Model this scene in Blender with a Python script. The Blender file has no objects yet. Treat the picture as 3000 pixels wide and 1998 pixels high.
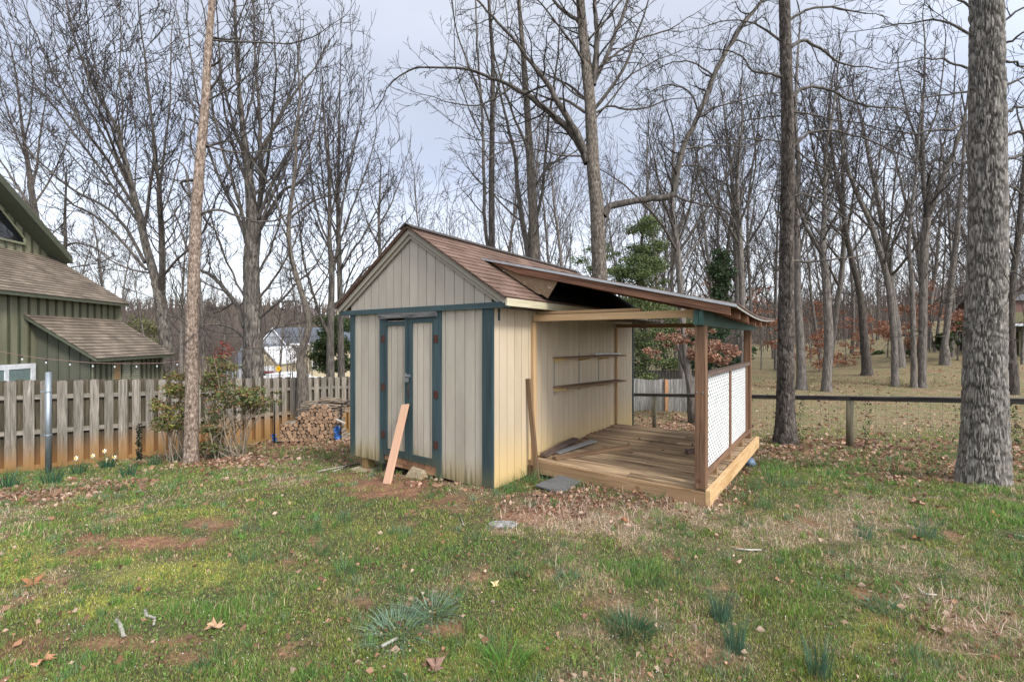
import bpy, math, random
import numpy as np
from math import radians, sin, cos, pi
from mathutils import Vector

S = bpy.context.scene
# ---------------------------------------------------------------- camera
CAMH, FPX, HV = 1.6, 1300.0, 993.0       # eye height, focal length and horizon in pixels of the 3000 px photograph
cd = bpy.data.cameras.new('camera'); cam = bpy.data.objects.new('camera', cd)
S.collection.objects.link(cam); S.camera = cam
cam.location = (0, 0, CAMH); cam.rotation_euler = (radians(90), 0, 0)
cd.sensor_width = 36; cd.lens = FPX/3000*36; cd.shift_y = (HV-999)/3000
cd.clip_start = .05; cd.clip_end = 3000
# ---------------------------------------------------------------- sky, sun, exposure
SUN_EL, SUN_AZ = radians(42), radians(140)   # azimuth clockwise from +Y : behind the camera, to the right
w = bpy.data.worlds.new('World'); S.world = w; w.use_nodes = True
nt = w.node_tree; N = nt.nodes; L = nt.links
bg = N['Background']; bg.inputs[1].default_value = .12
sky = N.new('ShaderNodeTexSky'); sky.sky_type = 'NISHITA'; sky.sun_disc = False
sky.sun_elevation = SUN_EL; sky.sun_rotation = SUN_AZ
tc = N.new('ShaderNodeTexCoord'); sx = N.new('ShaderNodeSeparateXYZ'); L.new(tc.outputs['Generated'], sx.inputs[0])
gr = N.new('ShaderNodeValToRGB'); L.new(sx.outputs[2], gr.inputs[0])
gr.color_ramp.elements[0].position = 0.0; gr.color_ramp.elements[0].color = (.92, .94, .98, 1)
gr.color_ramp.elements[1].position = .34; gr.color_ramp.elements[1].color = (.46, .50, .61, 1)
e = gr.color_ramp.elements.new(.17); e.color = (.80, .83, .90, 1)
e = gr.color_ramp.elements.new(.75); e.color = (.62, .64, .68, 1)
mp = N.new('ShaderNodeMapping'); mp.inputs['Scale'].default_value = (1, 1, 3.2); L.new(tc.outputs['Generated'], mp.inputs[0])
nz = N.new('ShaderNodeTexNoise'); nz.inputs['Scale'].default_value = 1.6; nz.inputs['Detail'].default_value = 6; L.new(mp.outputs[0], nz.inputs[0])
cr = N.new('ShaderNodeMapRange'); cr.inputs[1].default_value = .35; cr.inputs[2].default_value = .7
cr.inputs[3].default_value = 5.6; cr.inputs[4].default_value = 6.8; L.new(nz.outputs[0], cr.inputs[0])
# thin overcast is brighter towards the veiled sun
dt = N.new('ShaderNodeVectorMath'); dt.operation = 'DOT_PRODUCT'; L.new(tc.outputs['Generated'], dt.inputs[0])
dt.inputs[1].default_value = (sin(SUN_AZ)*cos(SUN_EL), cos(SUN_AZ)*cos(SUN_EL), sin(SUN_EL))
mr = N.new('ShaderNodeMapRange'); mr.inputs[1].default_value = .15; mr.inputs[2].default_value = 1
mr.inputs[3].default_value = 1; mr.inputs[4].default_value = 3.4; L.new(dt.outputs['Value'], mr.inputs[0])
mu = N.new('ShaderNodeMath'); mu.operation = 'MULTIPLY'; L.new(cr.outputs[0], mu.inputs[0]); L.new(mr.outputs[0], mu.inputs[1])
vs = N.new('ShaderNodeVectorMath'); vs.operation = 'SCALE'; L.new(gr.outputs[0], vs.inputs[0]); L.new(mu.outputs[0], vs.inputs['Scale'])
mx = N.new('ShaderNodeMix'); mx.data_type = 'RGBA'; mx.inputs[0].default_value = .82
L.new(sky.outputs[0], mx.inputs[6]); L.new(vs.outputs[0], mx.inputs[7]); L.new(mx.outputs[2], bg.inputs[0])
sl = bpy.data.lights.new('sun', 'SUN'); sun = bpy.data.objects.new('sun', sl); S.collection.objects.link(sun)
sl.energy = 1.9; sl.angle = radians(12); sl.color = (1, .95, .86)
sd = Vector((sin(SUN_AZ)*cos(SUN_EL), cos(SUN_AZ)*cos(SUN_EL), sin(SUN_EL)))
sun.rotation_euler = sd.to_track_quat('Z', 'Y').to_euler(); sun.location = (20, -20, 30)
S.view_settings.view_transform = 'Standard'; S.view_settings.look = 'None'
S.view_settings.exposure = 1.0; S.view_settings.gamma = 1
S.render.engine = 'CYCLES'
RN = random.Random(7); NR = np.random.default_rng(7)

# ---------------------------------------------------------------- helpers
def P(u, v, Y): return Vector(((u-1500)/FPX*Y, Y, CAMH-(v-HV)/FPX*Y))
def link(o): S.collection.objects.link(o); return o
def setp(o, label=None, cat=None, group=None, kind=None):
    if label: o['label'] = label
    if cat: o['category'] = cat
    if group: o['group'] = group
    if kind: o['kind'] = kind
    return o
def thing(name, label, cat, loc=(0, 0, 0), group=None):
    o = bpy.data.objects.new(name, None); o.location = loc; o.empty_display_size = .2; link(o)
    return setp(o, label, cat, group)
def dup(root, loc=None, rz=None, sc=None, label=None):
    r = root.copy(); link(r)
    if loc is not None: r.location = loc
    if rz is not None: r.rotation_euler = (0, 0, rz)
    if sc is not None: r.scale = (sc, sc, sc)
    if label: r['label'] = label
    for ch in list(root.children):
        c = ch.copy(); link(c); c.parent = r
        for g in ch.children:
            d = g.copy(); link(d); d.parent = c
    return r
def frame(ox, oy, ang, oz=0):
    c, s = cos(ang), sin(ang)
    return lambda x, y, z: (ox+x*c-y*s, oy+x*s+y*c, oz+z)
W = lambda x, y, z: (x, y, z)

class MB:
    """collects shapes of ONE mesh; carries a per-shape random value and a local texture coordinate"""
    def __init__(s): s.v = []; s.f = []; s.r = []; s.t = []; s.m = []
    def add(s, vs, fs, tc=None, rnd=None, mi=0):
        n = len(s.v); rnd = RN.random() if rnd is None else rnd
        s.v += [tuple(p) for p in vs]; s.f += [tuple(i+n for i in f) for f in fs]
        s.t += [tuple(p) for p in (tc or vs)]; s.r += [rnd]*len(vs); s.m += [mi]*len(fs)
    BF = [(0, 3, 2, 1), (4, 5, 6, 7), (0, 1, 5, 4), (1, 2, 6, 5), (2, 3, 7, 6), (3, 0, 4, 7)]
    def box(s, x0, x1, y0, y1, z0, z1, F=W, rnd=None, mi=0, ax=None, tapz=None):
        L_ = [(x0, y0, z0), (x1, y0, z0), (x1, y1, z0), (x0, y1, z0), (x0, y0, z1), (x1, y0, z1), (x1, y1, z1), (x0, y1, z1)]
        if ax is None: d = (abs(x1-x0), abs(y1-y0), abs(z1-z0)); ax = d.index(max(d))
        t = [(p[ax], p[(ax+1) % 3], p[(ax+2) % 3]) for p in L_]
        s.add([F(*p) for p in L_], s.BF, t, rnd, mi)
    def hexa(s, pts, rnd=None, mi=0, tc=None): s.add(pts, s.BF, tc, rnd, mi)
    def beam(s, p, q, w_, h_, up=(0, 0, 1), rnd=None, mi=0):
        p = Vector(p); q = Vector(q); d = (q-p); ln = d.length; d.normalize(); up = Vector(up)
        x = d.cross(up)
        if x.length < 1e-4: x = Vector((1, 0, 0))
        x.normalize(); y = x.cross(d)
        vs = []; t = []
        for (o, l) in ((p, 0), (q, ln)):
            for a, b in ((-1, -1), (1, -1), (1, 1), (-1, 1)):
                vs.append(o+x*a*w_/2+y*b*h_/2); t.append((l, a*w_/2, b*h_/2))
        s.add(vs, s.BF, t, rnd, mi)
    def poly(s, pts, off, rnd=None, mi=0, tc=None):
        n = len(pts); off = Vector(off); A = [Vector(p) for p in pts]; B = [p+off for p in A]
        fs = [tuple(range(n-1, -1, -1)), tuple(range(n, 2*n))]+[(i, (i+1) % n, n+(i+1) % n, n+i) for i in range(n)]
        s.add(A+B, fs, tc and tc+tc, rnd, mi)
    def tube(s, pts, rad, n=8, rnd=None, mi=0, cap=True, rough=0.0):
        pts = [Vector(p) for p in pts]; m = len(pts)
        if not hasattr(rad, '__len__'): rad = [rad]*m
        ref = Vector((0.13, 1, .07)) if abs((pts[-1]-pts[0]).normalized().y) < .9 else Vector((1, .1, .1))
        vs = []; ln = 0; t = []
        for i, p in enumerate(pts):
            d = (pts[min(i+1, m-1)]-pts[max(i-1, 0)]).normalized()
            x = d.cross(ref).normalized(); y = d.cross(x)
            if i: ln += (p-pts[i-1]).length
            for k in range(n):
                a = 2*pi*k/n; rr = rad[i]*(1+rough*(RN.random()-.5)); vs.append(p+x*cos(a)*rr+y*sin(a)*rr); t.append((ln, cos(a)*rad[i], sin(a)*rad[i]))
        fs = [(i*n+k, i*n+(k+1) % n, (i+1)*n+(k+1) % n, (i+1)*n+k) for i in range(m-1) for k in range(n)]
        if cap: fs += [tuple(range(n-1, -1, -1)), tuple((m-1)*n+k for k in range(n))]
        s.add(vs, fs, t, rnd, mi)
    def build(s, name, mats, parent=None, label=None, cat=None, group=None, kind=None, smooth=False, bevel=0):
        base = Vector(parent_loc(parent)) if parent else Vector((0, 0, 0))
        if parent is None and kind is None and s.v:       # a thing that is one mesh gets its origin at its base
            a = np.array(s.v); base = Vector((float(a[:, 0].mean()), float(a[:, 1].mean()), float(a[:, 2].min())))
        me = bpy.data.meshes.new(name); V = np.array(s.v, dtype=np.float64)-np.array(base)
        me.from_pydata(V.tolist(), [], s.f)
        a = me.attributes.new('rnd', 'FLOAT', 'POINT'); a.data.foreach_set('value', np.array(s.r, dtype=np.float32))
        a = me.attributes.new('tc', 'FLOAT_VECTOR', 'POINT'); a.data.foreach_set('vector', np.array(s.t, dtype=np.float32).ravel())
        mats = mats if isinstance(mats, (list, tuple)) else [mats]
        for m in mats: me.materials.append(m)
        if len(mats) > 1: me.polygons.foreach_set('material_index', np.array(s.m, dtype=np.int32))
        if smooth: me.polygons.foreach_set('use_smooth', np.ones(len(me.polygons), dtype=bool))
        me.update()
        o = bpy.data.objects.new(name, me); link(o)
        if parent: o.parent = parent
        else: o.location = base
        if bevel:
            b = o.modifiers.new('bevel', 'BEVEL'); b.width = bevel; b.segments = 1; b.limit_method = 'ANGLE'
        return setp(o, label, cat, group, kind)
def parent_loc(p):
    l = Vector(p.location)
    while p.parent: p = p.parent; l += Vector(p.location)
    return l
def npmesh(name, V, F, mat, parent=None, col=None, smooth=False, **kw):
    """V (n,3), F (m,k) arrays"""
    me = bpy.data.meshes.new(name); n, (m, k) = len(V), F.shape
    if parent: V = V-np.array(parent_loc(parent))
    me.vertices.add(n); me.vertices.foreach_set('co', V.astype(np.float32).ravel())
    me.loops.add(m*k); me.loops.foreach_set('vertex_index', F.astype(np.int32).ravel())
    me.polygons.add(m); me.polygons.foreach_set('loop_start', np.arange(0, m*k, k, dtype=np.int32))
    me.polygons.foreach_set('loop_total', np.full(m, k, dtype=np.int32))
    if smooth: me.polygons.foreach_set('use_smooth', np.ones(m, dtype=bool))
    if col is not None:
        if col.ndim == 1: a = me.attributes.new('rnd', 'FLOAT', 'POINT'); a.data.foreach_set('value', col.astype(np.float32))
        else:
            a = me.attributes.new('col', 'FLOAT_COLOR', 'POINT')
            a.data.foreach_set('color', np.concatenate([col, np.ones((len(col), 1))], 1).astype(np.float32).ravel())
    me.materials.append(mat); me.update(calc_edges=True)
    o = bpy.data.objects.new(name, me); link(o)
    if parent: o.parent = parent
    return setp(o, **kw)

def mat(name, cols, scale=(4, 4, 4), space='tc', rough=.8, bump=.3, bs=None, rv=.25, detail=6, fac=(.3, .7), metal=0, dist=0.0, stain=None, knots=None):
    """procedural material: a stretched noise through a ramp, per-piece value shift, fine bump"""
    m = bpy.data.materials.new(name); m.use_nodes = True; nt = m.node_tree; N = nt.nodes; L = nt.links
    b = N['Principled BSDF']; b.inputs['Roughness'].default_value = rough; b.inputs['Metallic'].default_value = metal
    b.inputs['Specular IOR Level'].default_value = .3
    if space == 'tc': src = N.new('ShaderNodeAttribute'); src.attribute_name = 'tc'; out = src.outputs['Vector']
    elif space == 'world': src = N.new('ShaderNodeNewGeometry'); out = src.outputs['Position']
    else: src = N.new('ShaderNodeTexCoord'); out = src.outputs['Object']
    r = N.new('ShaderNodeAttribute'); r.attribute_name = 'rnd'
    ad = N.new('ShaderNodeVectorMath'); ad.operation = 'MULTIPLY_ADD'; L.new(r.outputs['Fac'], ad.inputs[0]); ad.inputs[1].default_value = (17, 9, 5); L.new(out, ad.inputs[2])
    mp = N.new('ShaderNodeMapping'); mp.inputs['Scale'].default_value = scale; L.new(ad.outputs[0], mp.inputs[0])
    nz = N.new('ShaderNodeTexNoise'); nz.inputs['Scale'].default_value = 1; nz.inputs['Detail'].default_value = detail
    nz.inputs['Roughness'].default_value = .65; nz.inputs['Distortion'].default_value = dist; L.new(mp.outputs[0], nz.inputs[0])
    rp = N.new('ShaderNodeValToRGB'); L.new(nz.outputs[0], rp.inputs[0]); n = len(cols)
    for i, c in enumerate(cols):
        t = fac[0]+(fac[1]-fac[0])*i/(n-1)
        e = rp.color_ramp.elements[0] if i == 0 else rp.color_ramp.elements[1] if i == n-1 else rp.color_ramp.elements.new(t)
        e.position = t; e.color = (*c, 1)
    hs = N.new('ShaderNodeHueSaturation'); L.new(rp.outputs[0], hs.inputs['Color'])
    mr = N.new('ShaderNodeMapRange'); mr.inputs[3].default_value = 1-rv; mr.inputs[4].default_value = 1+rv; L.new(r.outputs['Fac'], mr.inputs[0]); L.new(mr.outputs[0], hs.inputs['Value'])
    last = hs.outputs[0]
    geo = N.new('ShaderNodeNewGeometry'); sp = N.new('ShaderNodeSeparateXYZ'); L.new(geo.outputs['Position'], sp.inputs[0])
    for st in (stain or []):        # (colour, z_full, z_none, noise amplitude, strength, noise scale xyz): dirt splashed up from the ground
        c, z0, z1, amp, k, nsc = st
        q = N.new('ShaderNodeTexNoise'); q.inputs['Scale'].default_value = 1; q.inputs['Detail'].default_value = 5
        mq = N.new('ShaderNodeMapping'); mq.inputs['Scale'].default_value = nsc; L.new(geo.outputs['Position'], mq.inputs[0]); L.new(mq.outputs[0], q.inputs[0])
        ma = N.new('ShaderNodeMath'); ma.operation = 'MULTIPLY_ADD'; L.new(q.outputs[0], ma.inputs[0]); ma.inputs[1].default_value = amp; L.new(sp.outputs[2], ma.inputs[2])
        m2 = N.new('ShaderNodeMapRange'); m2.interpolation_type = 'SMOOTHSTEP'; m2.inputs[1].default_value = z0+amp*.5; m2.inputs[2].default_value = z1+amp*.5; m2.inputs[3].default_value = k; m2.inputs[4].default_value = 0
        L.new(ma.outputs[0], m2.inputs[0])
        mi = N.new('ShaderNodeMix'); mi.data_type = 'RGBA'; L.new(m2.outputs[0], mi.inputs[0]); L.new(last, mi.inputs[6]); mi.inputs[7].default_value = (*c, 1); last = mi.outputs[2]
    if knots:                        # sparse dark knots in timber
        vo = N.new('ShaderNodeTexVoronoi'); vo.inputs['Scale'].default_value = 1
        mk = N.new('ShaderNodeMapping'); mk.inputs['Scale'].default_value = knots[0]; L.new(ad.outputs[0], mk.inputs[0]); L.new(mk.outputs[0], vo.inputs[0])
        m2 = N.new('ShaderNodeMapRange'); m2.inputs[1].default_value = knots[1]; m2.inputs[2].default_value = knots[1]*.4; m2.inputs[3].default_value = 0; m2.inputs[4].default_value = .8
        L.new(vo.outputs['Distance'], m2.inputs[0])
        mi = N.new('ShaderNodeMix'); mi.data_type = 'RGBA'; L.new(m2.outputs[0], mi.inputs[0]); L.new(last, mi.inputs[6]); mi.inputs[7].default_value = (*knots[2], 1); last = mi.outputs[2]
    L.new(last, b.inputs['Base Color'])
    if bump:
        bp = N.new('ShaderNodeBump'); bp.inputs['Strength'].default_value = bump; bp.inputs['Distance'].default_value = .01
        if bs:
            n2 = N.new('ShaderNodeTexNoise'); n2.inputs['Scale'].default_value = 1; n2.inputs['Detail'].default_value = 4
            m3 = N.new('ShaderNodeMapping'); m3.inputs['Scale'].default_value = bs; L.new(ad.outputs[0], m3.inputs[0]); L.new(m3.outputs[0], n2.inputs[0]); L.new(n2.outputs[0], bp.inputs['Height'])
        else: L.new(nz.outputs[0], bp.inputs['Height'])
        L.new(bp.outputs[0], b.inputs['Normal'])
    return m
def cmat(name, rough=.8, trans=.25):
    """albedo from the 'col' attribute (leaf and blade colour), slight translucency"""
    m = bpy.data.materials.new(name); m.use_nodes = True; nt = m.node_tree; N = nt.nodes; L = nt.links
    b = N['Principled BSDF']; b.inputs['Roughness'].default_value = rough; b.inputs['Specular IOR Level'].default_value = .25
    a = N.new('ShaderNodeAttribute'); a.attribute_name = 'col'; L.new(a.outputs['Color'], b.inputs['Base Color'])
    if trans:
        t = N.new('ShaderNodeBsdfTranslucent'); L.new(a.outputs['Color'], t.inputs[0]); mx = N.new('ShaderNodeMixShader'); mx.inputs[0].default_value = trans
        L.new(b.outputs[0], mx.inputs[1]); L.new(t.outputs[0], mx.inputs[2]); L.new(mx.outputs[0], N['Material Output'].inputs[0])
    return m
def plain(name, c, rough=.6, metal=0, **k): return mat(name, [tuple(x*.82 for x in c), tuple(min(1, x*1.12) for x in c)], scale=(9, 9, 9), rough=rough, metal=metal, bump=k.pop('bump', .08), rv=k.pop('rv', .08), **k)
def glass(name, c=(.05, .06, .07), rough=.06):
    m = plain(name, c, rough=rough, bump=0); m.node_tree.nodes['Principled BSDF'].inputs['Specular IOR Level'].default_value = .9; return m

# ---------------------------------------------------------------- terrain
_tab = NR.random((64, 64))
def vn(x, y, s, o=0.0):
    """value noise 0..1, numpy"""
    x = np.asarray(x, dtype=float)/s+o*7.31+100.5; y = np.asarray(y, dtype=float)/s+o*3.77+200.5
    i = np.floor(x).astype(int); j = np.floor(y).astype(int); fx = x-i; fy = y-j; fx = fx*fx*(3-2*fx); fy = fy*fy*(3-2*fy)
    g = lambda a, b: _tab[a % 64, b % 64]
    return (g(i, j)*(1-fx)+g(i+1, j)*fx)*(1-fy)+(g(i, j+1)*(1-fx)+g(i+1, j+1)*fx)*fy
def sm(x, a, b): t = np.clip((x-a)/(b-a), 0, 1); return t*t*(3-2*t)
def zt(X, Y):
    X = np.asarray(X, dtype=float); Y = np.asarray(Y, dtype=float)
    y1 = np.clip(Y-4.6, 0, 9.6); h = -.12*y1*sm(y1, -1.2, 1.6)
    h = h-.062*np.clip(-X-1.6, 0, 12)*sm(Y, 3.5, 7.5)
    q = X/np.maximum(Y, 8)
    lf = 1-sm(q, -.35, .35)
    h = h-.055*np.clip(Y-14, 0, 60)*lf
    rt = sm(q, .62, 1.0)
    h = h+rt*(.105*np.clip(Y-22, 0, 60)*sm(Y, 20, 30))+sm(q, .3, .62)*(1-rt)*.02*np.clip(Y-24, 0, 60)
    h = h+(.03*(vn(X, Y, 1.7)-.5)+.015*(vn(X, Y, .45, 1)-.5))*sm(Y, 1, 3)*(1-.0*Y)
    return h
def gz(x, y): return float(zt(x, y))
def G(u, v, dz=0.0):
    """the point where the sight line through a photo pixel meets the ground"""
    Y = 1.0; k = (v-HV)/FPX; a = (u-1500)/FPX
    while Y < 400:
        if CAMH-k*Y <= gz(a*Y, Y)+dz: break
        Y += .02 if Y < 15 else .1
    return Vector((a*Y, Y, gz(a*Y, Y)))
# ================================================================ SHED
YAW = math.atan2(.819, .573)                     # local x runs back along the long wall, local y to its outer side
CX, CY = -.21, 4.73
_F = frame(CX, CY, YAW)
F = lambda a, b, z: _F(a, -b, z)                 # a along the long wall, b outwards (to the right), z up
FW = lambda t, n, z: F(-n, -t, z)                # front wall: t leftwards from the near corner, n out of the wall
WID, LEN, EAVE, RIDGE = 2.44, 4.27, 1.99, 2.94
SLOPE = .637
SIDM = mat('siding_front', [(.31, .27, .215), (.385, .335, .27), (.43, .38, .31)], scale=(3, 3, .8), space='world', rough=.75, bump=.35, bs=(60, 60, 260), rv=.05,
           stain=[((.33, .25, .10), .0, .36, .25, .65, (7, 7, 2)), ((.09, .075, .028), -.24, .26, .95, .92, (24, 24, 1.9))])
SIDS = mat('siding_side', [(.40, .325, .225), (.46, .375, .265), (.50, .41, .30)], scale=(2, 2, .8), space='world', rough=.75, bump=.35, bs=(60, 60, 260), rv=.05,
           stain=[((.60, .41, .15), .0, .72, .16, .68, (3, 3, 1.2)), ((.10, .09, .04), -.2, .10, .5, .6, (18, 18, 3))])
TEAL = mat('teal_trim', [(.018, .036, .042), (.030, .056, .064), (.05, .082, .088)], scale=(1.2, 30, 30), rough=.55, bump=.5, rv=.18,
           stain=[((.10, .10, .05), -.05, .3, .3, .7, (6, 6, 3))])
TEALW = mat('weathered_teal_trim', [(.016, .03, .036), (.035, .06, .068), (.26, .24, .22), (.04, .065, .07), (.20, .18, .165)], scale=(2.6, 40, 40), rough=.8, bump=1, rv=.1, fac=(.36, .64), dist=1.2)
TAUPE = mat('taupe_trim', [(.24, .215, .17), (.31, .28, .225)], scale=(1, 20, 20), rough=.6, bump=.3, rv=.08)
FASC = mat('cream_fascia', [(.38, .33, .21), (.53, .48, .33), (.58, .54, .40)], scale=(1.5, 18, 18), rough=.6, bump=.3, rv=.05)
def shingle(name, c1, c2, dark=(.05, .035, .03), sx=.30, sy=.125):
    m = bpy.data.materials.new(name); m.use_nodes = True; nt = m.node_tree; N = nt.nodes; L = nt.links
    b = N['Principled BSDF']; b.inputs['Roughness'].default_value = .92; b.inputs['Specular IOR Level'].default_value = .15
    a = N.new('ShaderNodeAttribute'); a.attribute_name = 'tc'; br = N.new('ShaderNodeTexBrick')
    L.new(a.outputs['Vector'], br.inputs[0]); br.inputs['Scale'].default_value = 1; br.inputs['Brick Width'].default_value = sx; br.inputs['Row Height'].default_value = sy
    br.inputs['Mortar Size'].default_value = .004; br.inputs['Color1'].default_value = (*c1, 1); br.inputs['Color2'].default_value = (*c2, 1); br.inputs['Mortar'].default_value = (*dark, 1); br.inputs['Bias'].default_value = 0
    nz = N.new('ShaderNodeTexNoise'); nz.inputs['Scale'].default_value = 90; nz.inputs['Detail'].default_value = 3; L.new(a.outputs['Vector'], nz.inputs[0])
    n2 = N.new('ShaderNodeTexNoise'); n2.inputs['Scale'].default_value = 1.6; n2.inputs['Detail'].default_value = 5; L.new(a.outputs['Vector'], n2.inputs[0])
    ma = N.new('ShaderNodeMath'); ma.operation = 'ADD'; L.new(nz.outputs[0], ma.inputs[0]); L.new(n2.outputs[0], ma.inputs[1])
    mr = N.new('ShaderNodeMapRange'); mr.inputs[1].default_value = .6; mr.inputs[2].default_value = 1.4; mr.inputs[3].default_value = .55; mr.inputs[4].default_value = 1.45; L.new(ma.outputs[0], mr.inputs[0])
    hs = N.new('ShaderNodeHueSaturation'); L.new(br.outputs['Color'], hs.inputs['Color']); L.new(mr.outputs[0], hs.inputs['Value']); L.new(hs.outputs[0], b.inputs['Base Color'])
    bp = N.new('ShaderNodeBump'); bp.inputs['Strength'].default_value = .6; bp.inputs['Distance'].default_value = .006; L.new(nz.outputs[0], bp.inputs['Height']); L.new(bp.outputs[0], b.inputs['Normal'])
    return m
SHB = shingle('brown_shingles', (.115, .072, .055), (.18, .118, .092))
SHG = shingle('weathered_brown_shingles', (.135, .11, .085), (.22, .18, .14))
def courses(mb, pt, u0, u1, n0, w0, w1, th=.012, exp=.13, tck=0):
    """overlapping shingle courses: pt(u, d, h) -> world, u along the eave, d down the slope, h off the slope; from w0 (ridge) to w1 (eave)"""
    k = 0; d = w0
    while d < w1-1e-6:
        e = min(d+exp, w1)
        for i in range(n0):
            a0 = u0(d)+(u1(d)-u0(d))*i/n0; a1 = u0(d)+(u1(d)-u0(d))*(i+1)/n0; b0 = u0(e)+(u1(e)-u0(e))*i/n0; b1 = u0(e)+(u1(e)-u0(e))*(i+1)/n0
            L_ = [(a0, d, 0), (a1, d, 0), (b1, e, 0), (b0, e, 0), (a0, d, th*.35), (a1, d, th*.35), (b1, e, th), (b0, e, th)]
            mb.hexa([pt(*p) for p in L_], tc=[(p[0], p[1]*.125/exp, p[2]) for p in L_], rnd=k*.1 % 1)
        d = e; k += 1
shed = thing('garden_shed', 'beige wooden shed with teal trim and steep brown shingled gable roof', 'shed', F(LEN/2, -WID/2, 0))
def boards(mb, u0, u1, zf0, zf1, pt, pitch=.147, th=.012, gap=.011, off=0.0):
    """grooved plywood siding: backing sheet plus raised strips; zf(u) gives lower/upper height"""
    u = u0-off
    while u < u1:
        a = max(u, u0); b = min(u+pitch-gap, u1)
        if b-a > .004:
            L_ = [(a, 0, zf0(a)), (b, 0, zf0(b)), (b, th, zf0(b)), (a, th, zf0(a)), (a, 0, zf1(a)), (b, 0, zf1(b)), (b, th, zf1(b)), (a, th, zf1(a))]
            mb.hexa([pt(*p) for p in L_])
        a, b = max(u+pitch-gap, u0), min(u+pitch, u1)
        if b-a > .002:
            L_ = [(a, -.004, zf0(a)), (b, -.004, zf0(b)), (b, .001, zf0(b)), (a, .001, zf0(a)), (a, -.004, zf1(a)), (b, -.004, zf1(b)), (b, .001, zf1(b)), (a, .001, zf1(a))]
            mb.hexa([pt(*p) for p in L_], rnd=.0)
        u += pitch
cst = lambda c: (lambda u: c)
# side wall
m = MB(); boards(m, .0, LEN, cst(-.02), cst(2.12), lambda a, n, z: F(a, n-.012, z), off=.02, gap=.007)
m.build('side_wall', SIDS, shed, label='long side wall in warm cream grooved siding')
# far and back walls
m = MB(); boards(m, .012, WID-.012, cst(.02), lambda t: 2.15+SLOPE*min(t, WID-t), lambda t, n, z: F(LEN+n-.012, -t, z)); m.build('back_wall', SIDS, shed)
m = MB(); boards(m, .0, LEN, cst(.0), cst(2.12), lambda a, n, z: F(a, -WID-n+.012, z)); m.build('rear_side_wall', SIDM, shed)
m = MB(); m.box(.02, LEN-.03, -WID+.03, -.03, .03, .07, F); m.build('floor', plain('floor_ply', (.15, .11, .07)), shed)
# front wall, left and right of the doors, and gable
DT0, DT1 = .735, 1.83          # door opening incl. frame
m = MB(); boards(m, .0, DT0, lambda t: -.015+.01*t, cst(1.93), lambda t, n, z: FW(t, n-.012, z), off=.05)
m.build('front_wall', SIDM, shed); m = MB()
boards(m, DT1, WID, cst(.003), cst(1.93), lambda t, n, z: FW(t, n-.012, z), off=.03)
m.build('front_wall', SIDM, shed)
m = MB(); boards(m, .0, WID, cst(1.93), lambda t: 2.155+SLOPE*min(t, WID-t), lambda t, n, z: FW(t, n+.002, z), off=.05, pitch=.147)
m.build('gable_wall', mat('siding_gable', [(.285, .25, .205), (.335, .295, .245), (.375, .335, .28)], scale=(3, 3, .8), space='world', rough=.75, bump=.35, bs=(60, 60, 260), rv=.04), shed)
# trim
m = MB()
m.box(.0, .125, .012-.012, .018, -.02, 1.925, FW); m.box(-.018, .0, -.012, .018, -.02, 1.925, FW)
m.build('corner_trim', TEAL, shed); m = MB(); m.box(WID-.075, WID+.018, .0, .018, .0, 1.925, FW); m.box(WID+.0, WID+.018, -.09, .0, .0, 1.925, FW)
m.build('corner_trim', TEAL, shed)
m = MB(); m.box(LEN-.02, LEN+.018, -.0, .018, .0, 2.0, F); m.box(LEN+.0, LEN+.018, -.08, -.0, .0, 2.0, F); m.build('corner_trim', TEAL, shed)
m = MB(); m.box(-.24, WID+.245, .0165, .045, 1.925, 1.987, FW); m.build('gable_band', TEAL, shed)
m = MB(); m.box(DT0, DT0+.078, .0, .02, -.015, 1.925, FW); m.build('door_frame', TEAL, shed)
m = MB(); m.box(DT1-.075, DT1, .0, .02, .004, 1.925, FW); m.build('door_frame', TEAL, shed)
m = MB(); m.box(DT0+.05, DT1-.0, .0205, .044, 1.857, 1.9235, FW); m.build('door_header', TEALW, shed, label='cracked weathered header board over the doors')
def door(t0, t1, z0, z1, railz, nm):
    d = MB(); boards(d, t0+.04, t1-.04, cst(z0+.02), cst(z1-.02), lambda t, n, z: FW(t, n-.010, z), pitch=.11, off=.03, th=.010)
    o = d.build('door', SIDM, shed)
    for a, b in ((t0, t0+.062), (t1-.062, t1)):
        d = MB(); d.box(a, b, .002, .020, z0, z1, FW); d.build('stile', TEAL, o)
    for a, b in ((z0, z0+.085), (z1-railz-.055, z1-railz)):
        d = MB(); d.box(t0+.062, t1-.062, .001, .018, a, b, FW); d.build('rail', TEAL, o)
    return o
MIDT = 1.285
dr = door(DT0+.079, MIDT-.003, .105, 1.852, .0, 'r'); dl = door(MIDT+.003, DT1-.077, .115, 1.852, .03, 'l')
RUST = mat('rusty_hinge', [(.03, .012, .009), (.085, .032, .022)], scale=(40, 40, 40), rough=.8, rv=.1)
SILV = plain('dull_steel', (.35, .36, .37), rough=.4, metal=.8)
for (d, tc_, zs) in ((dr, DT0+.078, (1.60, .95, .36)), (dl, DT1-.076, (1.60, .98, .37))):
    for z in zs:
        h = MB(); h.box(tc_-.034, tc_-.003, .0205, .0245, z-.045, z+.045, FW); h.box(tc_+.003, tc_+.036, .0205, .0245, z-.045, z+.045, FW)
        h.tube([FW(tc_, .026, z-.047), FW(tc_, .026, z+.047)], .006, 8)
        ho = h.build('hinge', RUST, d)
h = MB(); h.box(MIDT-.04, MIDT+.055, .0205, .034, 1.135, 1.165, FW); h.tube([FW(MIDT+.0, .034, 1.15), FW(MIDT+.0, .06, 1.15), FW(MIDT+.0, .06, 1.19)], .006, 6)
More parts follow.
